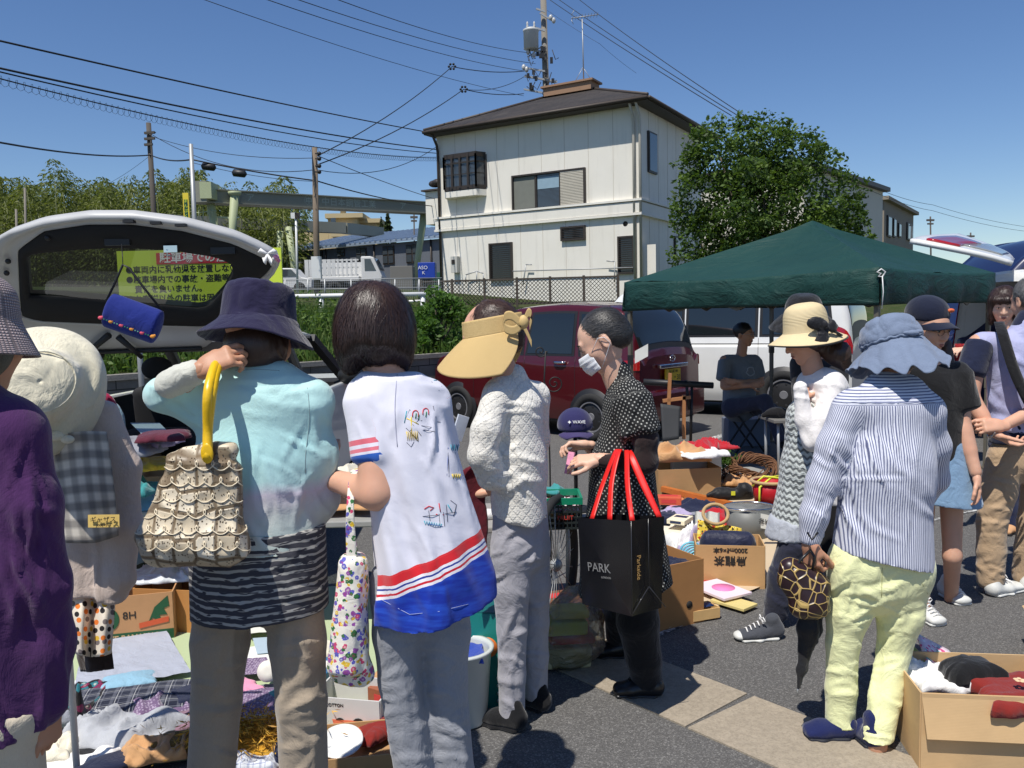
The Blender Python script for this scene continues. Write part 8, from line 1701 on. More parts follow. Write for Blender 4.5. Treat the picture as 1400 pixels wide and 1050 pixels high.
D4=dict(black=[[(588,508),(596,520)],[(590,522),(600,534),(604,528)],[(578,504),(582,509)]],teal=[[(592+i,512+8*(i%2))for i in range(7)]])
for k_,(dd_)in enumerate((D1,D2,D3,D4)):
 for cn,st_ in dd_.items():draw_on('print',TU,bv,st_,.00065 if cn in('black','blue')else.0013,inks[cn],.0004)
draw_on('hem_stitching',TU,bv,[[(x,y-6)for x,y in((522,826),(545,838),(560,846),(600,842),(640,832))]],.0007,plain('thread_pale',lin(170,180,220),.8),.0005)
draw_on('sleeve_seam',TU,bv,[[(543-3*math.sin(k*.3),512+9*k)for k in range(12)]],.0011,plain('seam_lilac',lin(176,176,196),.9),.0002)
q=legs(J,(.070,.058,.056));q.cut(q3(570,770),(0,0,1));M_GRJ=cloth('grey_blue_trousers',lin(142,144,150),wr=.55,wsc=13,weave=340,bump=.4);sdf_obj('trousers',q,M_GRJ,t3,.009,dr=dict(az=.05,ah=.04,seed=71),cr=[(11,20,(515,860,590,1050),-15,18,45,.006,6),(12,20,(585,860,645,1050),12,18,45,.006,6),(13,8,(520,850,640,1050),80,8,130,.005,8)])
for a in('al','ar'):g=GR_(J[a]);shoe(t3,g+Vector((0,-.06,0)),g+Vector((-.03,.18,0)),M_BLKC)
q=SDF();Mh=headf(J['head'],(-.15,1,-.35));e=lambda c,r,**k:q.ell(Mh@Vector(c),r,rot=np.array(Mh.to_3x3()),**k)
e((0,-.02,.03),(.094,.104,.092),k=.02);e((0,-.045,-.035),(.094,.066,.075),k=.04);e((-.062,.005,-.035),(.036,.062,.080),k=.03);e((.062,.005,-.035),(.036,.062,.078),k=.03)
q.cut(Mh@Vector((0,0,-.098)),-(Mh.to_3x3()@Vector((0,.25,1))),.012,70,3)
HRo=sdf_obj('hair',q,HB,t3,.005,fold=[(.004,(22,22,3),81)])
def strands(par,src_obj,mat,n,seed,length=.05,dirv=(0,0,-1),lift=.004,w_=.0007,clip=None,curl=.2):
 """fine locks lying over the hair surface"""
 M=wm(src_obj);me=src_obj.data;V=np.array([list(M@v.co)for v in me.vertices]);N=np.array([list(v.normal)for v in me.vertices]);rg=np.random.default_rng(seed)
 kd=None;idx=rg.integers(0,len(V),n);p=V[idx];nn=N[idx];d=np.array(dirv,float)+rg.normal(size=(n,3))*curl;bvt=bvh_of([src_obj]);Vs,Fs=[],[]
 for i in range(n):
  c=Vector(p[i]);m_=Vector(nn[i]);pts=[c+m_*lift*.3];dd=Vector(d[i])
  for s__ in range(5):
   t_=(dd-m_*dd.dot(m_));
   if t_.length<.05:break
   c2=pts[-1]+t_.normalized()*length/5;h_=bvt.find_nearest(c2)
   if h_[0]is None:break
   m_=h_[1];pts.append(h_[0]+m_*(lift*(.4+.25*s__)))
  if len(pts)<3:continue
  b=len(Vs);sd=(pts[1]-pts[0]).cross(m_).normalized()
  for j,pp in enumerate(pts):ww=w_*(1-.8*j/(len(pts)-1));Vs+=[pp-sd*ww,pp+sd*ww]
  Fs+=[(b+2*j,b+2*j+1,b+2*j+3,b+2*j+2)for j in range(len(pts)-1)]
 return mobj('loose_locks',Vs,Fs,mat,par,world=True)
strands(HRo,HRo,HB,2600,1,.06,(-.05,.05,-1),.0035,.0009)
M_FLT=patm('floral_tote_print','floral',[lin(232,226,212),lin(206,70,110),lin(90,90,180),lin(230,190,50),lin(50,110,60),lin(150,80,160)],44.0,rough=.6)
fb=thing('floral_tote','white tote bag densely printed with small colourful flowers hanging from the tunic wearers forearm','tote bag',q3(482,935,-.05))
s_=SDF();s_.cap(q3(477,905,-.05),q3(483,765,-.05),.052,.036,.075,.05,side=(1,0,0),k=.02,rnd=.5);s_.cap(q3(465,918,-.05),q3(498,922,-.05),.03,k=.03);s_.cut(q3(482,934,-.05),(0,0,-1));FT=sdf_obj('bag_body',s_,M_FLT,fb,.006,fold=[(.006,(14,14,5),3)])
for dd_,x0,x1 in((-.08,474,489),(.0,478,492)):
 A=[]
 for f,(a_,b_)in enumerate(((q3(x0,770,dd_),q3(x1,772,dd_)),(q3(473,730,dd_),q3(486,732,dd_)),(q3(474,690,dd_),q3(484,690,dd_)),(q3(477,655,dd_*.4-.01),q3(488,652,dd_*.4-.01)),(q3(480,642,.02),q3(492,640,.02)))):A.append([list(a_),list(b_)])
 grid_obj('handle',patch(A,5,24),M_FLT,fb,thick=.003,world=True)
t4,q4=person('person in white knit top and grey trousers wearing a big straw bow visor',2.98,708)
J=dict(head=q4(672,458,.0),sl=q4(676,540,-.08),sr=q4(738,545,.08),el=q4(664,618,-.13),wl=q4(672,668,-.02),er=q4(735,640,.14),wr=q4(690,650,.28),hl=q4(698,745,-.04),hr=q4(726,745,.06),kl=q4(700,860,-.04),kr=q4(730,850,.08),al=q4(700,985,-.04),ar=q4(732,945,.10))
h=headf(J['head'],(-1,.1,-.5))
hs_=hand_sdf(q4(664,672,.02),(-.9,.3,-.1),(0,-.3,1),1,(30,30,35,40),.92)
sdf_obj('body',body_sdf(J),SK,t4,.011,extra=[(head_sdf(h),.006),(hs_,.0035)])
q=SDF();q.cap(q4(704,560),q4(706,640),.105,.108,.12,.125,side=(1,0,0),k=.04);q.cap(q4(706,630),q4(711,720),.108,.105,.125,.13,side=(1,0,0),k=.04);q.cap(q4(682,535,-.06),q4(732,538,.07),.055,.052,k=.04);q.cap(q4(700,522),q4(703,514),.055,.048,k=.03)
q.chain([q4(678,545,-.09),q4(665,590,-.14),q4(660,622,-.15),q4(672,645,-.12),q4(690,662,-.1)],[.056,.055,.052,.045,.036],k=.025);q.cap(q4(664,632,-.14),q4(668,656,-.13),.045,.04,k=.03);q.chain([q4(734,548,.07),q4(734,600,.12),q4(730,650,.15),q4(706,655,.24)],[.052,.050,.045,.036],k=.03)
q.cut(q4(708,706),(-.1,0,-1),.02,60,2)
t=NT('white_pointelle');o_=t.coord();pc=t.attr();s2=t.sep(t.scale(pc,(26,26,0)));dd_=t.mth('ABSOLUTE',t.mth('SUBTRACT',t.mth('ADD',t.mth('PINGPONG',s2[0],.5),t.mth('PINGPONG',s2[1],.5)),.5));hol=t.vor(o_,130,rnd=.6)
k_=t.ramp(dd_,[(.0,0),(.10,.1),(.16,1)]);hd_=t.ramp(hol,[(.12,1),(.35,0)]);c=t.mix(t.mth('MULTIPLY',hd_,t.mth('SUBTRACT',1.0,k_)),lin(226,222,212),lin(168,160,148));c=t.mix(.3,c,t.mix(t.noise(o_,60,3),lin(190,184,172),lin(238,236,230)))
t.set(col=c,rough=.95,sheen=.5,spec=.15);t.bump(k_,.6,.003);t.bump(hol,.6,.002);t.bump(t.noise(o_,300,3),.4,.002)
sdf_obj('knit_top',q,t.m,t4,.007,dr=dict(az=.06,ah=.05,seed=91,rc=.016),cr=[(17,14,(655,540,745,690),35,25,50,.007,6),(18,10,(655,560,700,680),-30,25,40,.008,6)])
q=legs(J,(.072,.058,.052));q.cut(q4(708,690),(0,0,1));q.cut(q4(700,1000,-.04),(0,0,-1));sdf_obj('trousers',q,cloth('pale_grey_trousers',lin(160,158,164),wr=.55,wsc=15),t4,.008,dr=dict(az=.06,ah=.04,seed=101,rc=.017),cr=[(19,16,(675,740,745,990),25,18,45,.007,5),(20,10,(675,720,745,990),100,8,100,.007,6),(21,8,(675,715,745,790),140,15,50,.008,5)])
g=GR_(J['al']);shoe(t4,g+Vector((.05,-.05,0)),g+Vector((-.13,.06,0)),M_BLKC,top=.03);g=GR_(J['ar']);shoe(t4,g+Vector((.05,-.05,0)),g+Vector((-.10,.08,0)),M_BLKC,top=.03)
q=SDF();Mh=headf(J['head'],(-1,.1,-.38));q.ell(Mh@Vector((0,-.022,.03)),(.083,.097,.092),rot=np.array(Mh.to_3x3()));q.ell(Mh@Vector((0,-.06,-.03)),(.06,.05,.06),rot=np.array(Mh.to_3x3()),k=.03);HR4=sdf_obj('hair',q,HBR,t4,.006,fold=[(.006,(30,30,20),4)]);strands(HR4,HR4,HBR,900,3,.05,(.4,-.2,-.8),.006,.0009,curl=.7)
def strawm(name,c1,c2):
 t=NT(name);v_=t.sep(t.attr());r_=t.mth('MULTIPLY',v_[1],62.0);a_=t.mth('MULTIPLY',v_[0],190.0);w1=t.mth('SINE',t.mth('MULTIPLY',r_,6.283));w2=t.mth('SINE',t.mth('MULTIPLY_ADD',r_,3.14,t.mth('MULTIPLY',a_,6.283)));h_=t.mth('MULTIPLY_ADD',w2,.4,w1);o_=t.coord()
 t.set(col=t.mix(t.mth('MULTIPLY_ADD',h_,.35,.5),c1,t.mix(t.noise(o_,30,3),sc_(c2,.9),c2)),rough=.6,spec=.3);t.bump(h_,.35,.003);return t.m
M_STR=strawm('straw_braid',lin(196,160,98),lin(232,204,146));M_STRP=strawm('pale_straw',lin(214,190,142),lin(242,224,182))
mlt=lambda z:z
Mv=headf(J['head']+Vector((0,0,.022)),(-1,.10,-.16))
A=[]
for f in np.linspace(0,1,10):A.append([list(Mv@Vector(((.090+.006*f)*math.cos(a),(.106+.008*f)*math.sin(a)-.008,.040-.062*f)))for a in np.linspace(0,2*math.pi,80,endpoint=False)])
grid_obj('visor_band',A,M_STR,t4,closed_u=True,thick=.004,world=True)
A=[]
for f in np.linspace(0,1,26):
 row=[]
 for a in np.linspace(-.78,math.pi+.78,90):
  k_=min(1,max(0,(math.sin(a)+.72)/.62))**.6;ext=(.004+(.066+.040*max(0,math.sin(a)))*k_)*f;side=abs(math.cos(a));row.append(list(Mv@Vector(((.096+ext*.8)*math.cos(a),(.114+ext)*math.sin(a)-.008,-.020-(.080+.060*side)*(f*.8+.2*f*f)*k_))))
 A.append(row)
grid_obj('visor_brim',A,M_STR,t4,thick=.004,world=True)
mb=MB();mb.mat(M_STR)
bw_=thing('visor_bow','','',(0,0,0));bpy.data.objects.remove(bw_)
c_=P(716,440,2.86)
for pts,rr in(([(712,442),(700,432),(690,434),(690,448),(702,452),(712,446)],.016),([(716,440),(722,428),(727,432),(724,446)],.016),([(716,446),(722,458),(727,470)],.013)):
 A=[[list(P(x,y,2.855)+Vector((0,0,dz)))for dz in(-rr,0,rr)]for x,y in pts];grid_obj('bow',patch(A,6,26),M_STR,t4,thick=.003,world=True)
mb.ball(c_,(.018,.014,.024));mb.build('bow_knot',t4,world=True)
t5,q5=person('person in black dotted dress and white face mask facing left',3.22,858)
J=dict(head=q5(826,466,0),sl=q5(846,545,.14),sr=q5(866,545,-.12),el=q5(850,640,.16),wl=q5(806,612,.10),er=q5(884,632,-.14),wr=q5(818,628,-.10),hl=q5(855,740,.07),hr=q5(866,740,-.06),kl=q5(846,840,.10),kr=q5(872,850,-.06),al=q5(842,905,.28),ar=q5(888,950,-.04))
J['al']=G(846,895)+Vector((0,0,.08));J['kl']=(J['hl']+J['al'])/2
h=headf(J['head'],(-1,.16,-.66))
h1=hand_sdf(J['wr'],(-1,.1,-.05),(.1,-.5,.85),-1,(24,30,38,45),.92,thumb=(35,10));h2=hand_sdf(q5(803,608,.06),(-.95,0,.05),(0,.3,.95),1,(34,40,46,50),.9,thumb=(30,20))
b_=body_sdf(J);sdf_obj('body',b_,SK3,t5,.010,extra=[(head_sdf(h),.0045),(h1,.0032),(h2,.0032)]);face_bits(h,t5,closed=False)
q=SDF();q.cap(q5(852,560),q5(850,650),.085,.105,.135,.13,side=(1,0,0),k=.05);q.cap(q5(850,640),q5(856,810),.125,.195,.14,.175,side=(1,0,0),k=.06);q.cap(q5(850,540,.1),q5(862,540,-.10),.062,.066,k=.05);q.cap(q5(850,528),q5(846,508,0),.058,.05,k=.03)
q.cap(q5(866,545,-.11),q5(876,590,-.14),.075,.082,.07,.075,k=.03,rnd=.4);q.cut(q5(880,800),(.12,0,-1),.015,12)
t=NT('dotted_dress');v_=t.new('ShaderNodeTexVoronoi',voronoi_dimensions='2D');s2=t.sep(t.scale(t.attr(),1.0));ua_,va_=t.mth('MULTIPLY',s2[0],48.0),t.mth('MULTIPLY',s2[1],48.0);cx_=t.comb(t.mth('ADD',ua_,va_),t.mth('SUBTRACT',ua_,va_),0.0);t.l(cx_,v_.inputs['Vector']);v_.inputs['Scale'].default_value=1;v_.inputs['Randomness'].default_value=.0
k_=t.ramp(v_.outputs['Distance'],[(.0,1),(.17,1),(.23,0)]);t.set(col=t.mix(k_,(.010,.010,.011),(.42,.42,.38)),rough=.9);t.bump(t.noise(t.coord(),12,4),.4,.02)
DR=sdf_obj('dress',q,t.m,t5,.007,dr=dict(az=.02,ah=.08,seed=111),cr=[(22,16,(790,560,920,790),88,10,140,.009,7),(23,8,(840,520,900,600),60,30,50,.006,6)])
q=SDF();q.chain([q5(868,565,-.12),q5(882,600,-.145),q5(884,634,-.145)],[.052,.050,.045],k=.02);q.chain([q5(884,630,-.145),q5(850,632,-.13),q5(818,629,-.10)],[.044,.038,.029],k=.02);q.chain([q5(848,600,.15),q5(850,645,.15),q5(812,614,.10)],[.05,.045,.03],k=.02)
sdf_obj('under_sleeve',q,cloth('dark_brown_jersey',lin(46,34,34),weave=300),t5,.007,dr=dict(az=.12,ah=.05,seed=5,rc=.014))
q=legs(J,(.085,.082,.060));q.cut(q5(858,700),(0,0,1));sdf_obj('trousers',q,M_BLKC,t5,.009,dr=dict(az=.10,ah=.08,seed=6))
M_SHB=plain('black_leather',(.012,.012,.013),.35,.1,10)
for a,dy in(('ar',0),('al',0)):
 g=GR_(J[a])+Vector((0,0,0));s_o=shoe(t5,g+Vector((.05,-.03,0)),g+Vector((-.17,.0,0)),M_SHB,h=.045,top=.0)
 mb=MB();mb.mat(M_SHB)
 for k in(-.02,-.045,-.07):mb.tube([g+Vector((k,-.04,.035)),g+Vector((k-.015,-.018,.068)),g+Vector((k,.0,.072)),g+Vector((k+.01,.03,.04))],.0028,6)
 mb.build('straps',s_o,world=True)
q=SDF();Rh=np.array(h.to_3x3());e=lambda c,r,**k:q.ell(h@Vector(c),r,rot=Rh,**k)
e((0,-.020,.038),(.077,.094,.084),k=.01);e((0,-.062,-.010),(.060,.048,.056),k=.03);e((0,.108,-.040),(.085,.056,.100),k=.012,op='sub');e((.075,.01,-.03),(.03,.032,.045),k=.01,op='sub');e((-.075,.01,-.03),(.03,.032,.045),k=.01,op='sub')
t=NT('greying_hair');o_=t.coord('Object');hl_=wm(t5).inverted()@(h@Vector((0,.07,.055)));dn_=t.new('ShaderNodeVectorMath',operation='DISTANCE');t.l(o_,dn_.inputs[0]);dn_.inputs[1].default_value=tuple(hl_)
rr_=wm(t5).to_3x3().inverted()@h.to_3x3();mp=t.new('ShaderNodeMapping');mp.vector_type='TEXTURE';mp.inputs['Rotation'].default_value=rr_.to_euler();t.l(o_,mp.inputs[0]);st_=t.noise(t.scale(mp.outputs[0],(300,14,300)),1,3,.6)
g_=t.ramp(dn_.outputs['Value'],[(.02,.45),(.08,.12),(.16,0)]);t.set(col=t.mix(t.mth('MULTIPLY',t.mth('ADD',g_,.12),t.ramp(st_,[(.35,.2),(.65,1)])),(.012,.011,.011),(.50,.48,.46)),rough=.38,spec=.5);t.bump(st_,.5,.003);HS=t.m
HR5=sdf_obj('hair',q,HS,t5,.005);strands(HR5,HR5,HS,1500,5,.07,tuple(-(h.to_3x3()@Vector((0,1,.35)))),.003,.0008,curl=.12)
A=[]
for f in np.linspace(0,1,22):
 row=[]
 for a in np.linspace(-1.12,1.12,26):r_=.068+.012*math.cos(a)**2*math.sin(math.pi*f)+(.020 if f<.35 else.014)*math.cos(a)**4;row.append(list(h@Vector((r_*math.sin(a)*.93,.034+r_*math.cos(a),-.006-.082*f*(1-.10*abs(math.sin(a)))))))
 A.append(row)
t=NT('mask_fabric');s2=t.sep(t.attr());t.set(col=(.78,.80,.82),rough=.85,sheen=.2);t.bump(t.mth('PINGPONG',t.mth('MULTIPLY',s2[1],8.0),1.0),.3,.004)
MK=grid_obj('face_mask',A,t.m,t5,thick=.0015,world=True,wr=[(.0015,(40,40,40),3)])
mb=MB();mb.mat(plain('elastic',(.75,.75,.75),.8))
for sg in(1,-1):mb.tube([h@Vector((sg*.062,.062,-.012)),h@Vector((sg*.082,.01,.022)),h@Vector((sg*.086,-.012,.012)),h@Vector((sg*.084,-.020,-.018)),h@Vector((sg*.074,.02,-.05)),h@Vector((sg*.058,.058,-.078))],.0013,5)
mb.build('ear_loops',MK,world=True)
mb=MB();mb.mat(M_PINKC).bar(q5(782,618,-.0),q5(776,648,-.02),.03,.006);o=mb.build('pink_tag');tag(o,'small pink cloth held in the hands of the dotted dress wearer','cloth')
sbg=thing('shopping_bag','glossy black paper shopping bag with red ribbon handles hanging from the dotted dress wearers arm','shopping bag',q5(850,822,-.32))
M_GLB=plain('black_gloss_paper',(.010,.010,.012),.22,.2,3,bump=.1,bs=5)
bA,bB,bC=q5(790,708,-.24),q5(862,712,-.42),q5(908,706,-.32);dn=Vector((0,0,-.335));bD=bA+(bC-bB)
mb=MB();mb.mat(M_GLB);i_=.0
mb.add([bA,bB,bC,bD,bA+dn*.97+Vector((.012,.01,0)),bB+dn,bC+dn+Vector((-.01,.01,0)),bD+dn],[(0,4,5,1),(1,5,6,2),(2,6,7,3),(3,7,4,0),(4,7,6,5)]);mb.build('bag_body',sbg,world=True)
mm=bB.lerp(bC,.48)+Vector((-.008,.012,0));mb=MB();mb.mat(plain('crease',(.03,.03,.034),.2));
for a_,b_ in((bB.lerp(bC,.5),bB.lerp(bC,.5)+dn*.72),(bB.lerp(bC,.5)+dn*.72,bB+dn*.98),(bB.lerp(bC,.5)+dn*.72,bC+dn*.98),(bB,bB+dn)):o_=Vector((.002,-.002,0));mb.tube([a_+o_,b_+o_],.0018,5)
mb.build('fold_edge',sbg,world=True)
fM=frame_M(bA.lerp(bB,.45)+dn*.56+((bB-bA).normalized().cross(Vector((0,0,1))))*.0015,bB-bA,(0,0,1));M_SILV=plain('silver_print',(.42,.42,.42),.3,metal=.5)
text_obj('lettering','PARK',.045,M_SILV,fM@Matrix.Translation((-.01,.01,0)),sbg,ext=.0004);text_obj('lettering','LONDON',.010,M_SILV,fM@Matrix.Translation((.02,-.022,0)),sbg,ext=.0004)
fM=frame_M(bB.lerp(bC,.22)+dn*.5+((bC-bB).normalized().cross(Vector((0,0,1))))*.0015,(0,0,-1),bC-bB);text_obj('lettering','Parkside',.026,plain('gold_print',lin(190,150,90),.4),fM,sbg,ext=.0004)
M_RIB=plain('red_ribbon',lin(226,34,28),.45,.08,20);hk=q5(846,614,-.20)
def ribbon(par,pts,w_,mat,nm='handle'):
 A=[]
 for(p_,sd_)in pts:A.append([list(Vector(p_)-Vector(sd_)*w_/2),list(Vector(p_)+Vector(sd_)*w_/2)])
 return grid_obj(nm,patch(A,4,26),mat,par,thick=.0025,world=True)
sd_=(bB-bA).normalized();s3=(bC-bB).normalized()
top1,top2=q5(842,617,-.19),q5(850,615,-.2)
ribbon(sbg,[(bA.lerp(bB,.28),sd_),(q5(824,662,-.22),sd_),(top1,sd_),(q5(846,620,-.10),sd_)],.020,M_RIB)
ribbon(sbg,[(bA.lerp(bB,.62),sd_),(q5(836,660,-.28),sd_),(q5(846,617,-.2),sd_),(q5(850,620,-.10),sd_)],.022,M_RIB)
ribbon(sbg,[(bB.lerp(bC,.05)+Vector((0,0,0)),s3*.6+sd_*.5),(q5(858,664,-.34),sd_),(q5(857,618,-.2),sd_),(q5(856,622,-.10),sd_)],.022,M_RIB)
ribbon(sbg,[(bB.lerp(bC,.85),s3*.6+sd_*.4),(q5(880,662,-.28),Vector((.9,0,.4))),(q5(862,622,-.21),Vector((.9,0,.4))),(q5(856,617,-.1),Vector((.9,0,.4)))],.026,M_RIB)
t6,q6=person('person in white cardigan and crochet dress with cream black bowed straw hat',3.9,1110)
J=dict(head=q6(1102,462,0),sl=q6(1106,530,.13),sr=q6(1134,532,-.10),er=q6(1112,600,-.16),wr=q6(1097,540,-.12),el=q6(1100,610,.14),wl=q6(1086,560,.1),hl=q6(1090,700,.07),hr=q6(1104,700,-.06),kl=q6(1110,800,.10),kr=q6(1070,790,-.06),al=q6(1150,865,.12),ar=q6(1058,852,-.05))
h=headf(J['head'],(-1,-.12,-.45));h1=hand_sdf(J['wr']+Vector((.01,.04,-.03)),(.3,.5,.8),(-.6,-.7,0),1,(50,55,60,60),.82)
sdf_obj('body',body_sdf(J),SK,t6,.011,extra=[(head_sdf(h),.0055),(h1,.004)]);face_bits(h,t6)
q=SDF();q.cap(q6(1104,570),q6(1100,640),.10,.10,.13,.13,side=(1,0,0),k=.05);q.cap(q6(1100,640),q6(1086,735),.105,.13,.13,.15,side=(1,0,0),k=.05);q.cut(q6(1090,722),(0,0,-1),.012,30)
t=NT('grey_crochet');s2=t.sep(t.attr());w1=t.mth('MULTIPLY',t.mth('SINE',t.mth('MULTIPLY',s2[0],190.0)),.5);z_=t.mth('FRACT',t.mth('MULTIPLY_ADD',s2[1],34.0,t.mth('MULTIPLY',w1,.35)));k_=t.ramp(z_,[(0,0),(.25,1),(.6,.8),(.8,0)]);o_=t.coord();hl_=t.vor(o_,150,rnd=.5)
t.set(col=t.mix(t.mth('MULTIPLY',k_,t.ramp(hl_,[(.1,.4),(.35,1)])),lin(104,108,108),lin(206,212,208)),rough=.95,sheen=.3);t.bump(k_,.6,.006);t.bump(hl_,.6,.004)
sdf_obj('crochet_dress',q,t.m,t6,.007,dr=dict(az=.02,ah=.05,seed=5),cr=[(38,10,(1065,560,1120,720),95,8,90,.007,5)])
q=SDF();q.cap(q6(1124,535),q6(1122,600),.11,.10,.13,.12,side=(.7,.7,0),k=.05);q.cap(q6(1108,522,.1),q6(1136,524,-.08),.062,.06,k=.05);q.chain([q6(1136,535,-.10),q6(1128,572,-.15),q6(1112,602,-.165),q6(1100,575,-.15),q6(1094,530,-.13)],[.062,.060,.054,.045,.036],k=.02);q.cap(q6(1126,600,0),q6(1136,690,.05),.10,.11,.1,.11,k=.05);q.cut(q6(1130,690),(0,0,-1))
sdf_obj('cardigan',q,cloth('white_fine_knit',lin(232,226,222),weave=300,wr=.4),t6,.008,dr=dict(az=.05,ah=.05,seed=7,rc=.017),cr=[(37,18,(1092,510,1160,610),40,35,40,.007,4)])
q=SDF();q.cap(q6(1088,715),q6(1085,735),.125,.13,.14,.14,side=(1,0,0),k=.03,rnd=.4);q.cut(q6(1090,733),(.1,0,-1),.01,40);sdf_obj('slip',q,cloth('pale_slip',lin(176,180,188)),t6,.008,fold=[(.006,(20,20,4),5)])
q=legs(J,(.08,.072,.06));q.cut(q6(1090,700),(0,0,1));sdf_obj('trousers',q,cloth('dark_denim_trousers',lin(40,42,58),weave=300,bump=.3,wr=.6),t6,.009,dr=dict(az=.05,ah=.04,seed=9),cr=[(39,14,(1045,740,1095,850),30,20,35,.007,4)])
M_CVS=cloth('charcoal_canvas',lin(70,72,78),weave=260);M_RUB=plain('white_rubber',(.66,.66,.62),.5)
def sneaker(par,heel,toe,m_,sole,laces,wd=.045):
 o=shoe(par,heel,toe,m_,sole,wd=wd,h=.07,top=.02);a,b=Vector(heel),Vector(toe);d=(b-a).normalized();sd=d.cross(Vector((0,0,1)))
 mb=MB();mb.mat(laces)
 for k in range(5):c_=a+d*(.10+.018*k)+Vector((0,0,.088-.0085*k));mb.tube([c_-sd*.022+Vector((0,0,-.008)),c_+Vector((0,0,.004)),c_+sd*.022+Vector((0,0,-.008))],.0032,6)
 for sg in(1,-1):c_=a+d*.10+Vector((0,0,.095));mb.tube([c_,c_+sd*sg*.02+Vector((0,0,.012)),c_+sd*sg*.035-d*.005,c_+sd*sg*.02-Vector((0,0,.008)),c_],.0028,6)
 mb.build('laces',o,world=True);q=SDF();q.ell(b-d*.035+Vector((0,0,.022)),(.030,.038,.020));q.cut(b+Vector((0,0,.008)),(0,0,-1))
 if m_ is not M_RUB:sdf_obj('toe_cap',q,M_RUB,o,.005)
 return o
g=G(1064,872);sneaker(t6,g+Vector((.02,.0,0)),g+Vector((-.215,-.02,0)),M_CVS,M_RUB,M_WHC);g=GR_(J['al']);sneaker(t6,g+Vector((.06,0,0)),g+Vector((-.17,.02,0)),M_CVS,M_RUB,M_WHC)
Mh=headf(J['head']+Vector((0,0,.045)),(-1,-.12,-.12),(-.04,0,1))
brimhat(t6,Mh,[(.001,.118),(.04,.115),(.072,.098),(.086,.065),(.091,.02),(.094,-.01)],[(.098,-.018),(.118,-.032),(.145,-.048),(.160,-.056)],M_STRP,mod=lambda r_,z_,a:(1,-.018*(r_>.1)*(r_-.095)/.08*math.cos(a)**2),thick=.004)
mb=MB();mb.mat(M_BLKC);q_=[Mh@Vector((.161*math.cos(a),.161*1.12*math.sin(a),-.058-.018*math.cos(a)**2))for a in np.linspace(0,6.283,80,endpoint=False)];mb.tube(q_,.0035,6,closed=True);mb.build('brim_binding',t6,world=True)
M_BOW=cloth('black_ribbon',(.012,.012,.015),rough=.5,wr=.4)
q=SDF();q.ell(q6(1116,442,-.13),(.045,.014,.030),k=.01).ell(q6(1138,446,-.12),(.022,.014,.03),k=.01).ell(q6(1129,444,-.14),(.012,.016,.016),k=.01).cap(q6(1128,448,-.13),q6(1123,468,-.14),.016,.034,.008,.008,side=(1,0,.3),k=.01).cap(q6(1132,448,-.12),q6(1150,458,-.1),.01,.016,.006,.006,k=.01)
sdf_obj('bow',q,M_BOW,t6,.004,fold=[(.003,(50,50,50),3)])
q=SDF();q.ell(J['head']+Vector((.02,0,.01)),(.085,.082,.085));q.chain([q6(1128,475,0),q6(1145,484,-.03),q6(1156,500,-.03)],[.045,.055,.03],k=.03);sdf_obj('hair',q,HBR,t6,.006,fold=[(.004,(40,40,20),4)])
t6b,q6b=person('person in a black sun hat mostly hidden behind the cream straw hat',4.6,1098)
q0_=q6b;q6b=lambda x,y,dd=0:q0_(x+(22 if y>480 else 0),y,dd)
J=dict(head=q6b(1098,440),sl=q6b(1070,495),sr=q6b(1125,495),el=q6b(1075,560),wl=q6b(1085,590,-.1),er=q6b(1125,560),wr=q6b(1115,590,-.1),hl=q6b(1085,630),hr=q6b(1112,630),kl=q6b(1085,720),kr=q6b(1112,720),al=q6b(1085,788),ar=q6b(1112,788))
h=headf(J['head'],(-.3,-1,-.2));sdf_obj('body',body_sdf(J),SK,t6b,.014,extra=[(head_sdf(h),.008)]);face_bits(h,t6b)
q=SDF();q.cap(q6b(1098,510),q6b(1098,640),.12,.12,.1,.1,side=(1,0,0),k=.05);q.chain([q6b(1072,498),q6b(1075,560),q6b(1086,590,-.1)],[.06,.05,.04]);q.chain([q6b(1124,498),q6b(1125,560),q6b(1114,590,-.1)],[.06,.05,.04]);q.cut(q6b(1098,640),(0,0,-1));sdf_obj('shirt',q,cloth('charcoal_shirt',lin(40,40,44)),t6b,.012,fold=[(.006,(8,8,8),3)])
sdf_obj('trousers',legs(J,(.08,.065,.055)),M_BLKC,t6b,.014);Mh=headf(J['head']+Vector((0,0,.05)),(-.3,-1,-.2));brimhat(t6b,Mh,[(.001,.10),(.06,.095),(.09,.06),(.10,0)],[(.11,-.01),(.15,-.045),(.18,-.08)],M_BLKC,wr=[(.006,(16,16,16),2)]);sdf_obj('hair',SDF().ell(J['head']+Vector((0,.02,.0)),(.10,.09,.11)),HK,t6b,.008,fold=[(.006,(20,20,8),2)])
for a in('al','ar'):g=GR_(J[a]);shoe(t6b,g+Vector((0,.06,0)),g+Vector((0,-.18,0)),M_BLKC)
t7,q7=person('person in blue pinstripe shirt, pale yellow trousers and ruffled denim hat',2.82,1205)
J=dict(head=q7(1222,480,.10),sl=q7(1158,560),sr=q7(1266,572,.02),el=q7(1124,655,0),wl=q7(1108,738,-.02),er=q7(1278,650,.10),wr=q7(1262,690,.26),hl=q7(1168,790),hr=q7(1238,790),kl=q7(1152,880,.0),kr=q7(1222,890,.0),al=q7(1148,1004,-.0),ar=q7(1199,1018,-.1))
h=headf(J['head'],(.1,1,-.7),(0,.4,1));hs_=hand_sdf(q7(1107,742,-.03),(.12,0,-1),(-.75,-.6,0),-1,(48,54,58,60),.95,thumb=(25,40))
sdf_obj('body',body_sdf(J),SK2,t7,.012,extra=[(head_sdf(h),.007),(hs_,.0033)])
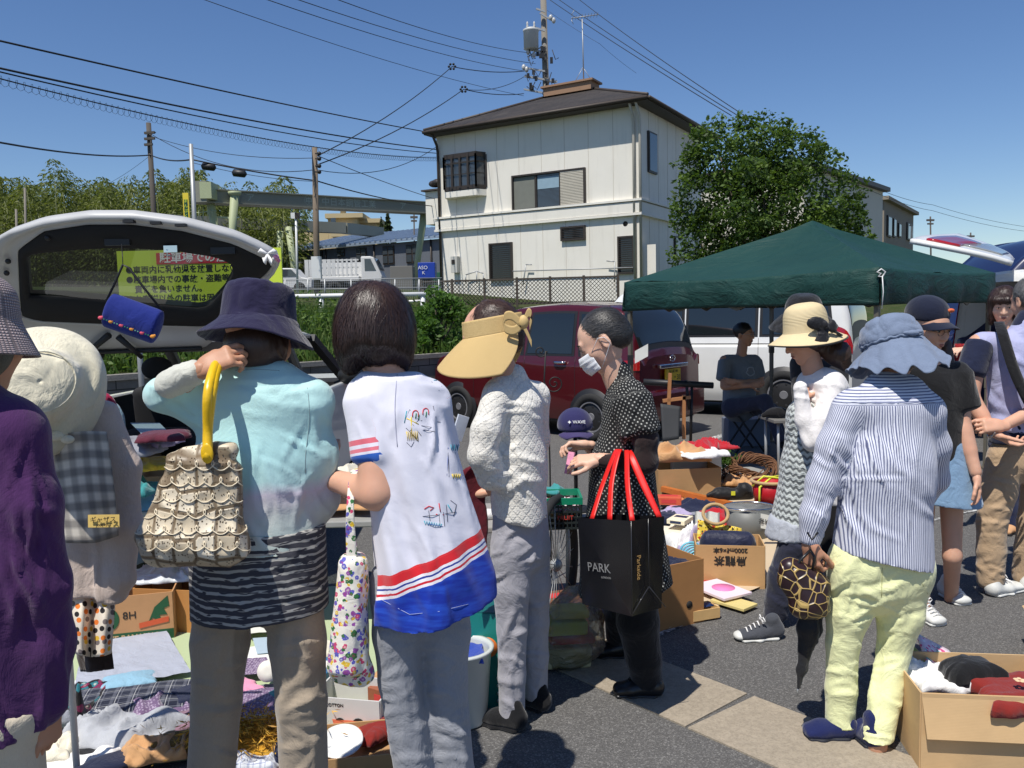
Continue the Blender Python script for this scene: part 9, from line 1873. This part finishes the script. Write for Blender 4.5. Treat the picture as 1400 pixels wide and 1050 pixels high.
q=SDF();q.cap(q7(1220,565,.02),q7(1212,650),.140,.150,.105,.115,side=(1,0,0),k=.06);q.cap(q7(1212,640),q7(1206,770),.150,.176,.118,.14,side=(1,0,0),k=.06);q.cap(q7(1166,552),q7(1268,560,.02),.058,.058,k=.06);q.cap(q7(1205,528,.04),q7(1240,532,.04),.055,.055,k=.05)
q.chain([q7(1158,562),q7(1140,610,-.01),q7(1124,660,-.01),q7(1113,705,-.02),q7(1108,735,-.02)],[.062,.060,.056,.050,.043],k=.025);q.chain([q7(1268,568,.02),q7(1280,610,.04),q7(1280,655,.10),q7(1256,695,.24)],[.056,.050,.045,.04],k=.03)
q.cut(q7(1205,766),(-.24,.0,-1),.02,8,4)
zy=q7(1200,552).z
t=NT('pinstripe_cotton');o_=t.coord();s2=t.sep(o_);pc=t.sep(t.attr());below=t.ramp(t.mth('MULTIPLY_ADD',s2[2],60.0,-zy*60),[(0,1),(.02,0)],'CONSTANT')
u_=t.mth('MULTIPLY',t.sep(t.mix(t.mth('GREATER_THAN',pc[2],3.5),t.comb(s2[0],0.0,0.0),t.comb(pc[0],0.0,0.0)))[0],126.0);vv=t.mth('MULTIPLY',s2[2],104.0);ph_=t.mix(t.ramp(t.mth('MULTIPLY_ADD',s2[2],200.0,-zy*200),[(0,0),(.5,1)]),u_,vv)
st=t.mth('FRACT',t.mth('ADD',t.sep(ph_)[0],t.mth('MULTIPLY',t.noise(o_,8,3),.8)));k_=t.ramp(st,[(0,0),(.12,1),(.38,1),(.52,0),(1,0)])
t.set(col=t.mix(k_,lin(214,216,226),lin(98,104,136)),rough=.85,spec=.2,sheen=.2);t.bump(t.noise(t.scale(o_,(1,1,.35)),12,5,.55,dist=.8),.5,.02);t.bump(t.noise(o_,420,2),.15,.002)
SH7=sdf_obj('shirt',q,t.m,t7,.008,dr=dict(az=.03,ah=.06,seed=5),cr=[(24,18,(1170,560,1270,640),88,10,70,.006,4),(25,16,(1130,600,1290,740),30,35,80,.007,6),(26,14,(1110,580,1160,730),60,30,40,.007,5),(27,8,(1140,680,1280,770),80,12,90,.006,6)])
bv=bvh_of([SH7]);draw_on('yoke_seam',SH7,bv,[[(x,551+.6*math.sin(x*.3)-.0002*(x-1220)**2)for x in range(1150,1290,4)]],.0016,plain('seam_blue',lin(150,156,180),.9),.0006)
q=legs(J,(.084,.060,.054));q.cut(q7(1205,720),(0,0,1));q.cap(q7(1170,772),q7(1236,772),.098,k=.05);sdf_obj('trousers',q,cloth('pale_yellow_chino',lin(228,230,176),wr=.55,wsc=14,var=.05),t7,.008,dr=dict(az=.05,ah=.03,seed=3),cr=[(28,22,(1130,800,1180,1000),12,18,42,.007,4.5),(29,22,(1185,800,1250,1020),-14,18,42,.007,4.5),(30,10,(1140,760,1260,850),125,20,60,.009,6),(31,10,(1135,820,1240,1010),92,6,110,.005,6)])
YT=bpy.data.objects['trousers']if 0 else[o for o in t7.children if o.name.startswith('trousers')][0];draw_on('seat_seam',YT,bvh_of([YT]),[[(1206-.1*k,776+5*k)for k in range(9)],[(1248,778),(1262,800),(1268,812)],[(x,998)for x in range(1128,1170,4)],[(x,1022)for x in range(1180,1222,4)]],.0012,plain('seam_yellow',lin(176,176,120),.9),.0003)
M_NVS=cloth('navy_shoe',lin(26,34,78),weave=300);M_NSL=plain('navy_sole',(.012,.014,.022),.7)
g=GR_(J['al']);shoe(t7,g+Vector((.05,-.02,0)),g+Vector((-.155,.0,0)),M_NVS,M_NSL,wd=.045,h=.055,top=0);g=GR_(J['ar']);shoe(t7,g+Vector((.0,-.025,0)),g+Vector((-.03,.17,0)),M_NVS,M_NSL,wd=.046,h=.065)
M_DEN=cloth('chambray_hat',lin(108,120,142),col2=lin(128,142,164),weave=300,wr=.4,bump=.45,var=.12)
Mh=headf(q7(1219,470,.09),(-.05,1,-.30),(-.10,-.10,1))
def m7(r_,z_,a):
 b=max(0,(r_-.10)/.10);return(1-.10*b+.030*b*math.sin(9*a+1+math.sin(3*a))+.012*b*math.sin(17*a)+(.018*math.sin(6*a)if r_<.1 else 0),b*((.008+.014*max(0,-math.sin(a)))*math.sin(11*a+2.2+math.sin(3*a))+.004*math.sin(23*a)-.075*max(0,-math.sin(a))**.8+.014*math.cos(2*a)))
brimhat(t7,Mh,[(.001,.098),(.045,.094),(.078,.076),(.094,.04),(.098,.012),(.092,.0)],[(.102,-.012),(.126,-.036),(.152,-.058),(.170,-.072)],M_DEN,segs=220,wr=[(.005,(16,16,16),3),(.0025,(34,34,34),4)],mod=m7,thick=.003)
mb=MB();mb.mat(M_DEN);mb.tube([Mh@Vector((.096*math.cos(a),.096*1.12*math.sin(a),.004+.003*math.sin(20*a)))for a in np.linspace(0,6.283,90,endpoint=False)],.005,6,closed=True);kc=Mh@Vector((.02,-.112,.006));mb.ball(kc,(.022,.012,.010)).ball(kc+Vector((.02,0,.004)),(.014,.008,.007)).ball(kc+Vector((-.02,0,.0)),(.014,.008,.007));mb.build('hat_cord',t7,world=True)
sdf_obj('hair',SDF().ell(J['head']+Vector((0,.0,.0)),(.082,.095,.09)),HK,t7,.008)
mb=MB();mb.mat(M_SHB);mb.tube([q7(1104,728,-.07),q7(1110,738,-.09),q7(1118,728,-.08)],.004,6);mb.build('watch_band',t7,world=True)
hb7=thing('patterned_handbag','small dark brown handbag with gold lattice pattern carried low by the pinstripe shirt wearer','handbag',q7(1100,845,-.05))
s_=SDF();s_.cap(q7(1083,790,-.04),q7(1110,822,-.06),.055,.060,.045,.05,side=(1,0,.3),k=.03).cap(q7(1080,775,-.04),q7(1120,800,-.05),.035,.04,k=.03).cap(q7(1092,832,-.06),q7(1122,832,-.06),.03,k=.03);
t=NT('brown_gold');o_=t.coord();v1=t.vor(o_,27,feat='DISTANCE_TO_EDGE',rnd=.9);t.set(col=t.mix(t.ramp(v1,[(0,1),(.03,1),(.05,0)]),lin(44,26,30),lin(190,160,96)),rough=.35,spec=.5);t.bump(t.ramp(v1,[(0,1),(.1,0)]),.6,.006)
sdf_obj('bag_body',s_,t.m,hb7,.006,fold=[(.007,(14,14,14),2)]);mb=MB();mb.mat(M_SHB)
for x0,x1 in((1080,1100),(1110,1116)):mb.tube([q7(x0,782,-.06),q7(x1-2,762,-.06),q7(1108,752,-.05)],.005,8)
mb.build('handle',hb7,world=True)
um=thing('folded_umbrella','black folded umbrella hanging point down under the gold patterned handbag','umbrella',q7(1090,950,-.0));s_=SDF();s_.chain([q7(1112,820,.02),q7(1106,860,.01),q7(1096,915,-.0),q7(1091,940,0)],[.048,.042,.018,.006],[.03,.028,.014,.006],side=(1,0,0),k=.02);sdf_obj('canopy',s_,cloth('black_nylon2',(.014,.014,.016),rough=.5),um,.005,fold=[(.008,(40,40,4),3)]);mb=MB();mb.mat(M_GALV).tube([q7(1091,938,0),q7(1090,951,0)],.003,8);mb.build('tip',um,world=True)
t8,q8=person('person in navy baseball cap, glasses, black top and denim skirt',4.0,1285)
J=dict(head=q8(1270,449,0),sl=q8(1312,512,0),sr=q8(1236,512,0),el=q8(1316,585,-.05),wl=q8(1334,646,-.12),er=q8(1225,590),wr=q8(1235,620,-.15),hl=q8(1300,650,.05),hr=q8(1262,650,.05),kl=q8(1302,760,0),kr=q8(1262,760,0),al=q8(1300,830,.15),ar=q8(1262,830))
h=headf(J['head'],(.35,-1,-.32));hs_=hand_sdf(q8(1335,650,-.12),(.08,-.1,-1),(.9,-.3,0),1,(16,20,24,28),.95,thumb=(30,20))
sdf_obj('body',body_sdf(J,w=1.0,aw=1.0),SK,t8,.010,extra=[(head_sdf(h),.005),(hs_,.004)]);face_bits(h,t8)
mb=MB();mb.mat(M_TRIM)
for sg in(1,-1):mb.tube([h@Vector((sg*.031+.019*math.cos(a),.103,.012+.016*math.sin(a)))for a in np.linspace(0,6.283,20,endpoint=False)],.0012,5,closed=True);mb.tube([h@Vector((sg*.05,.10,.014)),h@Vector((sg*.076,.05,.014)),h@Vector((sg*.08,0,.01))],.0012,5)
mb.tube([h@Vector((-.012,.105,.014)),h@Vector((.012,.105,.014))],.0012,5);mb.build('glasses',t8,world=True)
q=SDF();q.cap(q8(1276,530),q8(1278,620),.15,.15,.11,.12,side=(1,0,0),k=.05);q.cap(q8(1240,508),q8(1310,508),.055,k=.05);q.cap(q8(1310,512,-.01),q8(1318,556,-.03),.068,.080,.062,.075,k=.03,rnd=.4);q.cap(q8(1240,512),q8(1228,570),.06,.07,k=.03);q.cut(q8(1280,628),(0,0,-1));sdf_obj('top',q,M_BLKC,t8,.009,dr=dict(az=.06,ah=.08,seed=3))
q=SDF();a_=q8(1284,605);b_=q8(1294,692);q.cap(a_,b_,.125,.165,.11,.14,side=(1,0,0),k=.03,rnd=.3);q.cut(q8(1290,688),(-.1,0,-1),.01,20);M_DNS=cloth('light_denim',lin(128,158,186),weave=280,bump=.4,var=.16);sdf_obj('skirt',q,M_DNS,t8,.008,dr=dict(az=.03,ah=.12,seed=5))
g=G(1266,848);sneaker(t8,g+Vector((-.02,.10,0)),g+Vector((.03,-.12,0)),M_RUB,M_RUB,M_WHC);g=GR_(J['al']);sneaker(t8,g+Vector((0,.1,0)),g+Vector((.02,-.13,0)),M_RUB,M_RUB,M_WHC)
Mh=headf(J['head']+Vector((0,.0,.052)),(.35,-1,-.16));M_NCP=cloth('navy_cap',lin(22,28,48),wr=.25,weave=300)
q=SDF();q.ell(Mh@Vector((0,-.015,.018)),(.092,.108,.088),rot=np.array(Mh.to_3x3()));q.cut(Mh@Vector((0,0,-.012)),-(Mh.to_3x3()@Vector((0,.0,1))));CP=sdf_obj('cap',q,M_NCP,t8,.006)
A=[[list(Mh@Vector((.088*math.sin(a)*(1-.08*f),(.07+.075*f)*math.cos(a)**.6+.012 if math.cos(a)>0 else.012,-.006-.022*f-.022*math.sin(a)**2)))for a in np.linspace(-1.5,1.5,30)]for f in np.linspace(0,1,10)];grid_obj('visor',A,M_NCP,CP,thick=.004,world=True)
mb=MB();mb.mat(plain('badge_orange',lin(226,110,60),.7)).ball(Mh@Vector((-.035,.088,.045)),(.017,.006,.010),12,8);mb.mat(M_NCP);
for k in(-1,0,1):mb.ball(Mh@Vector((-.035+.007*k,.094,.044)),(.0022,.003,.004),6,4)
mb.build('badge',CP,world=True);q=SDF();q.ell(J['head']+Vector((0,.03,-.02)),(.084,.07,.09));q.chain([q8(1292,470,.02),q8(1296,500,.0),q8(1293,540,-.03)],[.028,.032,.014],k=.02);q.chain([q8(1246,470,.02),q8(1242,510,0)],[.028,.02],k=.02);sdf_obj('hair',q,HBR,t8,.007,fold=[(.004,(50,50,12),3)])
t9,q9=person('grey haired person in lavender vest clasping hands behind the back',4.26,1400)
J=dict(head=q9(1410,412,.04),sl=q9(1338,470),sr=q9(1464,472),el=q9(1326,545,-.05),wl=q9(1357,590,-.16),er=q9(1448,545,-.06),wr=q9(1372,582,-.18),hl=q9(1375,625),hr=q9(1432,625),kl=q9(1356,715,-.02),kr=q9(1412,715,.02),al=q9(1354,792,-.03),ar=q9(1402,785,.04))
h=headf(J['head'],(-.1,1,-.25));h1=hand_sdf(q9(1358,592,-.17),(.78,-.2,-.5),(-.35,.2,-.9),-1,(26,30,34,38),1.08,thumb=(55,20));h2=hand_sdf(q9(1370,582,-.19),(-.95,.0,.0),(0,-.75,.4),1,(40,44,48,52),1.08,thumb=(20,30))
b_=body_sdf(J,w=1.08,aw=1.1);sdf_obj('body',b_,SK,t9,.010,extra=[(head_sdf(h,1.04),.006),(h1,.004),(h2,.004)])
q=SDF();q.cap(q9(1400,490),q9(1402,590),.19,.175,.12,.125,side=(1,0,0),k=.05);q.cap(q9(1344,470),q9(1460,472),.066,k=.05);q.cap(q9(1400,455),q9(1404,445),.075,.07,k=.04);q.cut(q9(1400,588),(0,0,-1),.012,14)
M_LAV=cloth('lavender_nylon',lin(170,172,206),rough=.6,wr=.6,wsc=9);sdf_obj('vest',q,M_LAV,t9,.009,dr=dict(az=.05,ah=.05,seed=141),cr=[(32,14,(1335,460,1400,590),50,25,60,.009,6),(33,8,(1340,480,1400,590),110,20,50,.007,6)])
q=SDF();q.cap(q9(1340,472,-.0),q9(1328,510,-.03),.070,.070,k=.03,rnd=.4);q.cap(q9(1462,472),q9(1460,512,-.03),.062,.066,k=.03,rnd=.4);q.cap(q9(1402,570),q9(1402,604),.18,.18,.115,.12,side=(1,0,0),k=.03,rnd=.2);q.cap(q9(1400,448),q9(1406,438),.06,k=.03);q.cut(q9(1400,606),(0,0,-1));sdf_obj('polo_shirt',q,M_NAVYC,t9,.009,fold=[(.005,(9,9,9),3)])
q=legs(J,(.092,.076,.070));q.cut(q9(1400,600),(0,0,1));sdf_obj('trousers',q,cloth('khaki_chino',lin(176,150,120),wr=.6,wsc=13),t9,.009,dr=dict(az=.05,ah=.04,seed=151),cr=[(34,24,(1330,640,1380,790),-15,20,30,.009,4)])
g=G(1372,812);s_o=sneaker(t9,g+Vector((-.10,-.04,0)),g+Vector((.14,.08,0)),M_RUB,M_RUB,M_WHC,.052)
mb=MB();mb.mat(M_NAVYC);
g2=G(1415,806);sneaker(t9,g2+Vector((-.08,-.04,0)),g2+Vector((.16,.07,0)),M_RUB,M_RUB,M_WHC,.052)
ribbon(t9,[(q9(1366,440,.0),Vector((1,0,0))),(q9(1372,460,-.10),Vector((1,0,.3))),(q9(1388,510,-.17),Vector((1,0,.3))),(q9(1412,560,-.16),Vector((1,0,.4)))],.052,M_BLKC,'bag_strap')
q=SDF();q.ell(h@Vector((0,-.02,.035)),(.084,.10,.09),rot=np.array(h.to_3x3()));q.ell(h@Vector((0,-.06,-.02)),(.066,.05,.05),rot=np.array(h.to_3x3()),k=.03);HR9=sdf_obj('hair',q,HG,t9,.006,fold=[(.004,(50,50,30),4)]);strands(HR9,HR9,HG,1200,7,.035,(0,0,-1),.004,.0009,curl=.6)
mb=MB();mb.mat(M_CHROME);c_=q9(1357,590,-.165);dv=(Vector((.78,-.2,-.5))).normalized();sd_=dv.cross(Vector((0,0,1))).normalized();u_=sd_.cross(dv)
mb.tube([c_+(sd_*math.cos(a)+u_*math.sin(a))*.033 for a in np.linspace(0,6.283,24,endpoint=False)],.006,8,closed=True);mb.build('wristwatch',t9,world=True)
t10,q10=person('dark haired person in navy jeans half hidden behind the lavender vest',5.4,1385)
J=dict(head=q10(1372,418),sl=q10(1405,465),sr=q10(1350,465),el=q10(1412,520),wl=q10(1400,545,-.1),er=q10(1336,482,-.08),wr=q10(1322,477,-.30),hl=q10(1398,600),hr=q10(1372,600),kl=q10(1398,670),kr=q10(1378,670),al=q10(1402,718),ar=q10(1380,714))
h=headf(J['head'],(-.55,-1,-.35));hs_=hand_sdf(q10(1322,477,-.30),(-1,-.3,-.05),(0,-.2,1),1,(20,25,30,35),.95)
sdf_obj('body',body_sdf(J),SK3,t10,.011,extra=[(head_sdf(h),.0055),(hs_,.0045)]);face_bits(h,t10)
q=SDF();q.cap(q10(1380,480),q10(1384,590),.15,.15,.1,.11,side=(1,0,0),k=.05);q.cap(q10(1352,466),q10(1404,466),.055,k=.04);q.cap(q10(1350,466),q10(1340,480,-.06),.055,.045,k=.03);q.chain([q10(1405,466),q10(1412,520)],[.055,.05],k=.03);q.cut(q10(1380,600),(0,0,-1));sdf_obj('shirt',q,cloth('pink_shirt',lin(214,160,160)),t10,.01,fold=[(.006,(9,9,9),3)])
sdf_obj('jeans',legs(J,(.08,.068,.06)).cut(q10(1385,590),(0,0,1)),cloth('navy_jeans',lin(30,40,72)),t10,.011,fold=[(.007,(9,9,9),3)]);M_TANS=plain('tan_suede',lin(196,150,108),.9)
for a in('al','ar'):g=GR_(J[a]);shoe(t10,g+Vector((.06,.04,0)),g+Vector((-.12,-.12,0)),M_TANS,M_TRIM)
q=SDF();e=lambda c,r,**k:q.ell(h@Vector(c),r,rot=np.array(h.to_3x3()),**k);e((0,-.025,.035),(.088,.10,.092));e((.068,.01,-.04),(.024,.055,.085),k=.03);e((-.068,.01,-.04),(.024,.055,.085),k=.03);e((0,-.06,-.05),(.078,.045,.09),k=.03);e((0,.092,-.045),(.046,.06,.070),k=.015,op='sub');e((.0,.06,.06),(.07,.045,.03),k=.02)
HR10=sdf_obj('hair',q,HB,t10,.006,fold=[(.005,(40,40,10),3)]);strands(HR10,HR10,HB,900,8,.07,(0,0,-1),.005,.001,curl=.25)
A=patch([[list(q10(1306,470,-.3)),list(q10(1318,470,-.3))],[list(q10(1304,512,-.3)),list(q10(1318,508,-.3))]],8,12);o=grid_obj('red_mesh_pouch',A,patm('red_mesh','crochet',[lin(190,40,44),lin(110,20,26)],160.0),None,thick=.02,wr=[(.006,(20,20,20),2)]);tag(o,'red mesh pouch held out below the reaching hand','pouch')
t11,q11=person('person in grey printed t-shirt sitting with crossed arms and legs in the tent shade',8.8,1015)
J=dict(head=q11(1017,458),sl=q11(1034,492,.02),sr=q11(990,492,-.05),er=q11(990,528,-.12),wr=q11(1026,527,-.28),el=q11(1040,524,-.05),wl=q11(1006,522,-.26),hl=q11(1024,556,-.02),hr=q11(1000,558,-.10),kl=q11(1054,560,-.35),kr=q11(1046,548,-.38),al=q11(1072,604,-.30),ar=q11(1066,600,-.55))
h=headf(J['head'],(.8,-.7,-.1));b_=body_sdf(J,w=1.08,aw=1.05);sdf_obj('body',b_,SK2,t11,.014,extra=[(head_sdf(h,1.05),.008),(hand_sdf(J['wr'],(1,0,.1),(0,-1,0),1,(20,)*4),.006),(hand_sdf(J['wl'],(-1,0,.1),(0,-1,0),-1,(20,)*4),.006)]);face_bits(h,t11,1.05)
q=SDF();q.cap(q11(1012,505),q11(1010,560,-.02),.17,.165,.12,.13,side=(1,-.4,0),k=.05);q.cap(q11(994,492,-.04),q11(1032,492),.06,k=.05);q.cap(q11(990,494,-.05),q11(988,518,-.10),.065,.068,k=.03,rnd=.4);q.cap(q11(1034,494),q11(1038,514,-.03),.065,.068,k=.03,rnd=.4)
TS=sdf_obj('t_shirt',q,cloth('grey_tshirt',lin(112,118,124)),t11,.011,fold=[(.008,(8,8,6),3)]);bv=bvh_of([TS]);draw_on('chest_print',TS,bv,[[(1026+5*math.cos(a)*(1+.2*math.sin(5*a)),508+6*math.sin(a))for a in np.linspace(0,6.3,14)]],.008,plain('print_pale',lin(150,156,160),.9),.001)
q=SDF();q.chain([J['hl'],J['kl'],J['al']],[.09,.068,.055],k=.03);q.chain([J['hr'],J['kr'],J['ar']],[.09,.068,.055],k=.03);q.cap(J['hl'],J['hr'],.10,k=.04);sdf_obj('trousers',q,cloth('dark_trousers',lin(62,62,78)),t11,.011,fold=[(.006,(9,9,9),3)])
for a in('al','ar'):g=Vector(J[a]);g=g+Vector((0,0,-.07));shoe(t11,g+Vector((-.03,.04,0)),g+Vector((.14,-.14,0)),M_BLKC)
q=SDF();e=lambda c,r,**k:q.ell(h@Vector(c),r,rot=np.array(h.to_3x3()),**k);e((0,-.02,.045),(.088,.102,.092));e((0,.085,-.03),(.06,.055,.082),k=.015,op='sub');sdf_obj('hair',q,HK,t11,.008,fold=[(.006,(30,30,12),3)])
mb=MB();mb.mat(M_GALV)
for sg in(1,-1):mb.tube([h@Vector((sg*.033+.02*math.cos(a),.108,.014+.016*math.sin(a)))for a in np.linspace(0,6.283,16,endpoint=False)],.0016,5,closed=True);mb.tube([h@Vector((sg*.052,.104,.015)),h@Vector((sg*.086,.0,.012))],.0016,5)
mb.build('glasses',t11,world=True)
p_=P(1066,562,7.0);s_=SDF().ell((0,0,.04),(.10,.07,.05)).cap((-.06,0,.04),(-.12,0,.02),.02);o=sdf_obj('black_pouch',s_,M_BLKC,None,.008,fold=[(.008,(16,16,16),3)],world=False);o.location=(p_.x,p_.y+.05,p_.z-.06);tag(o,'black pouch resting on the small grey steel table','pouch')
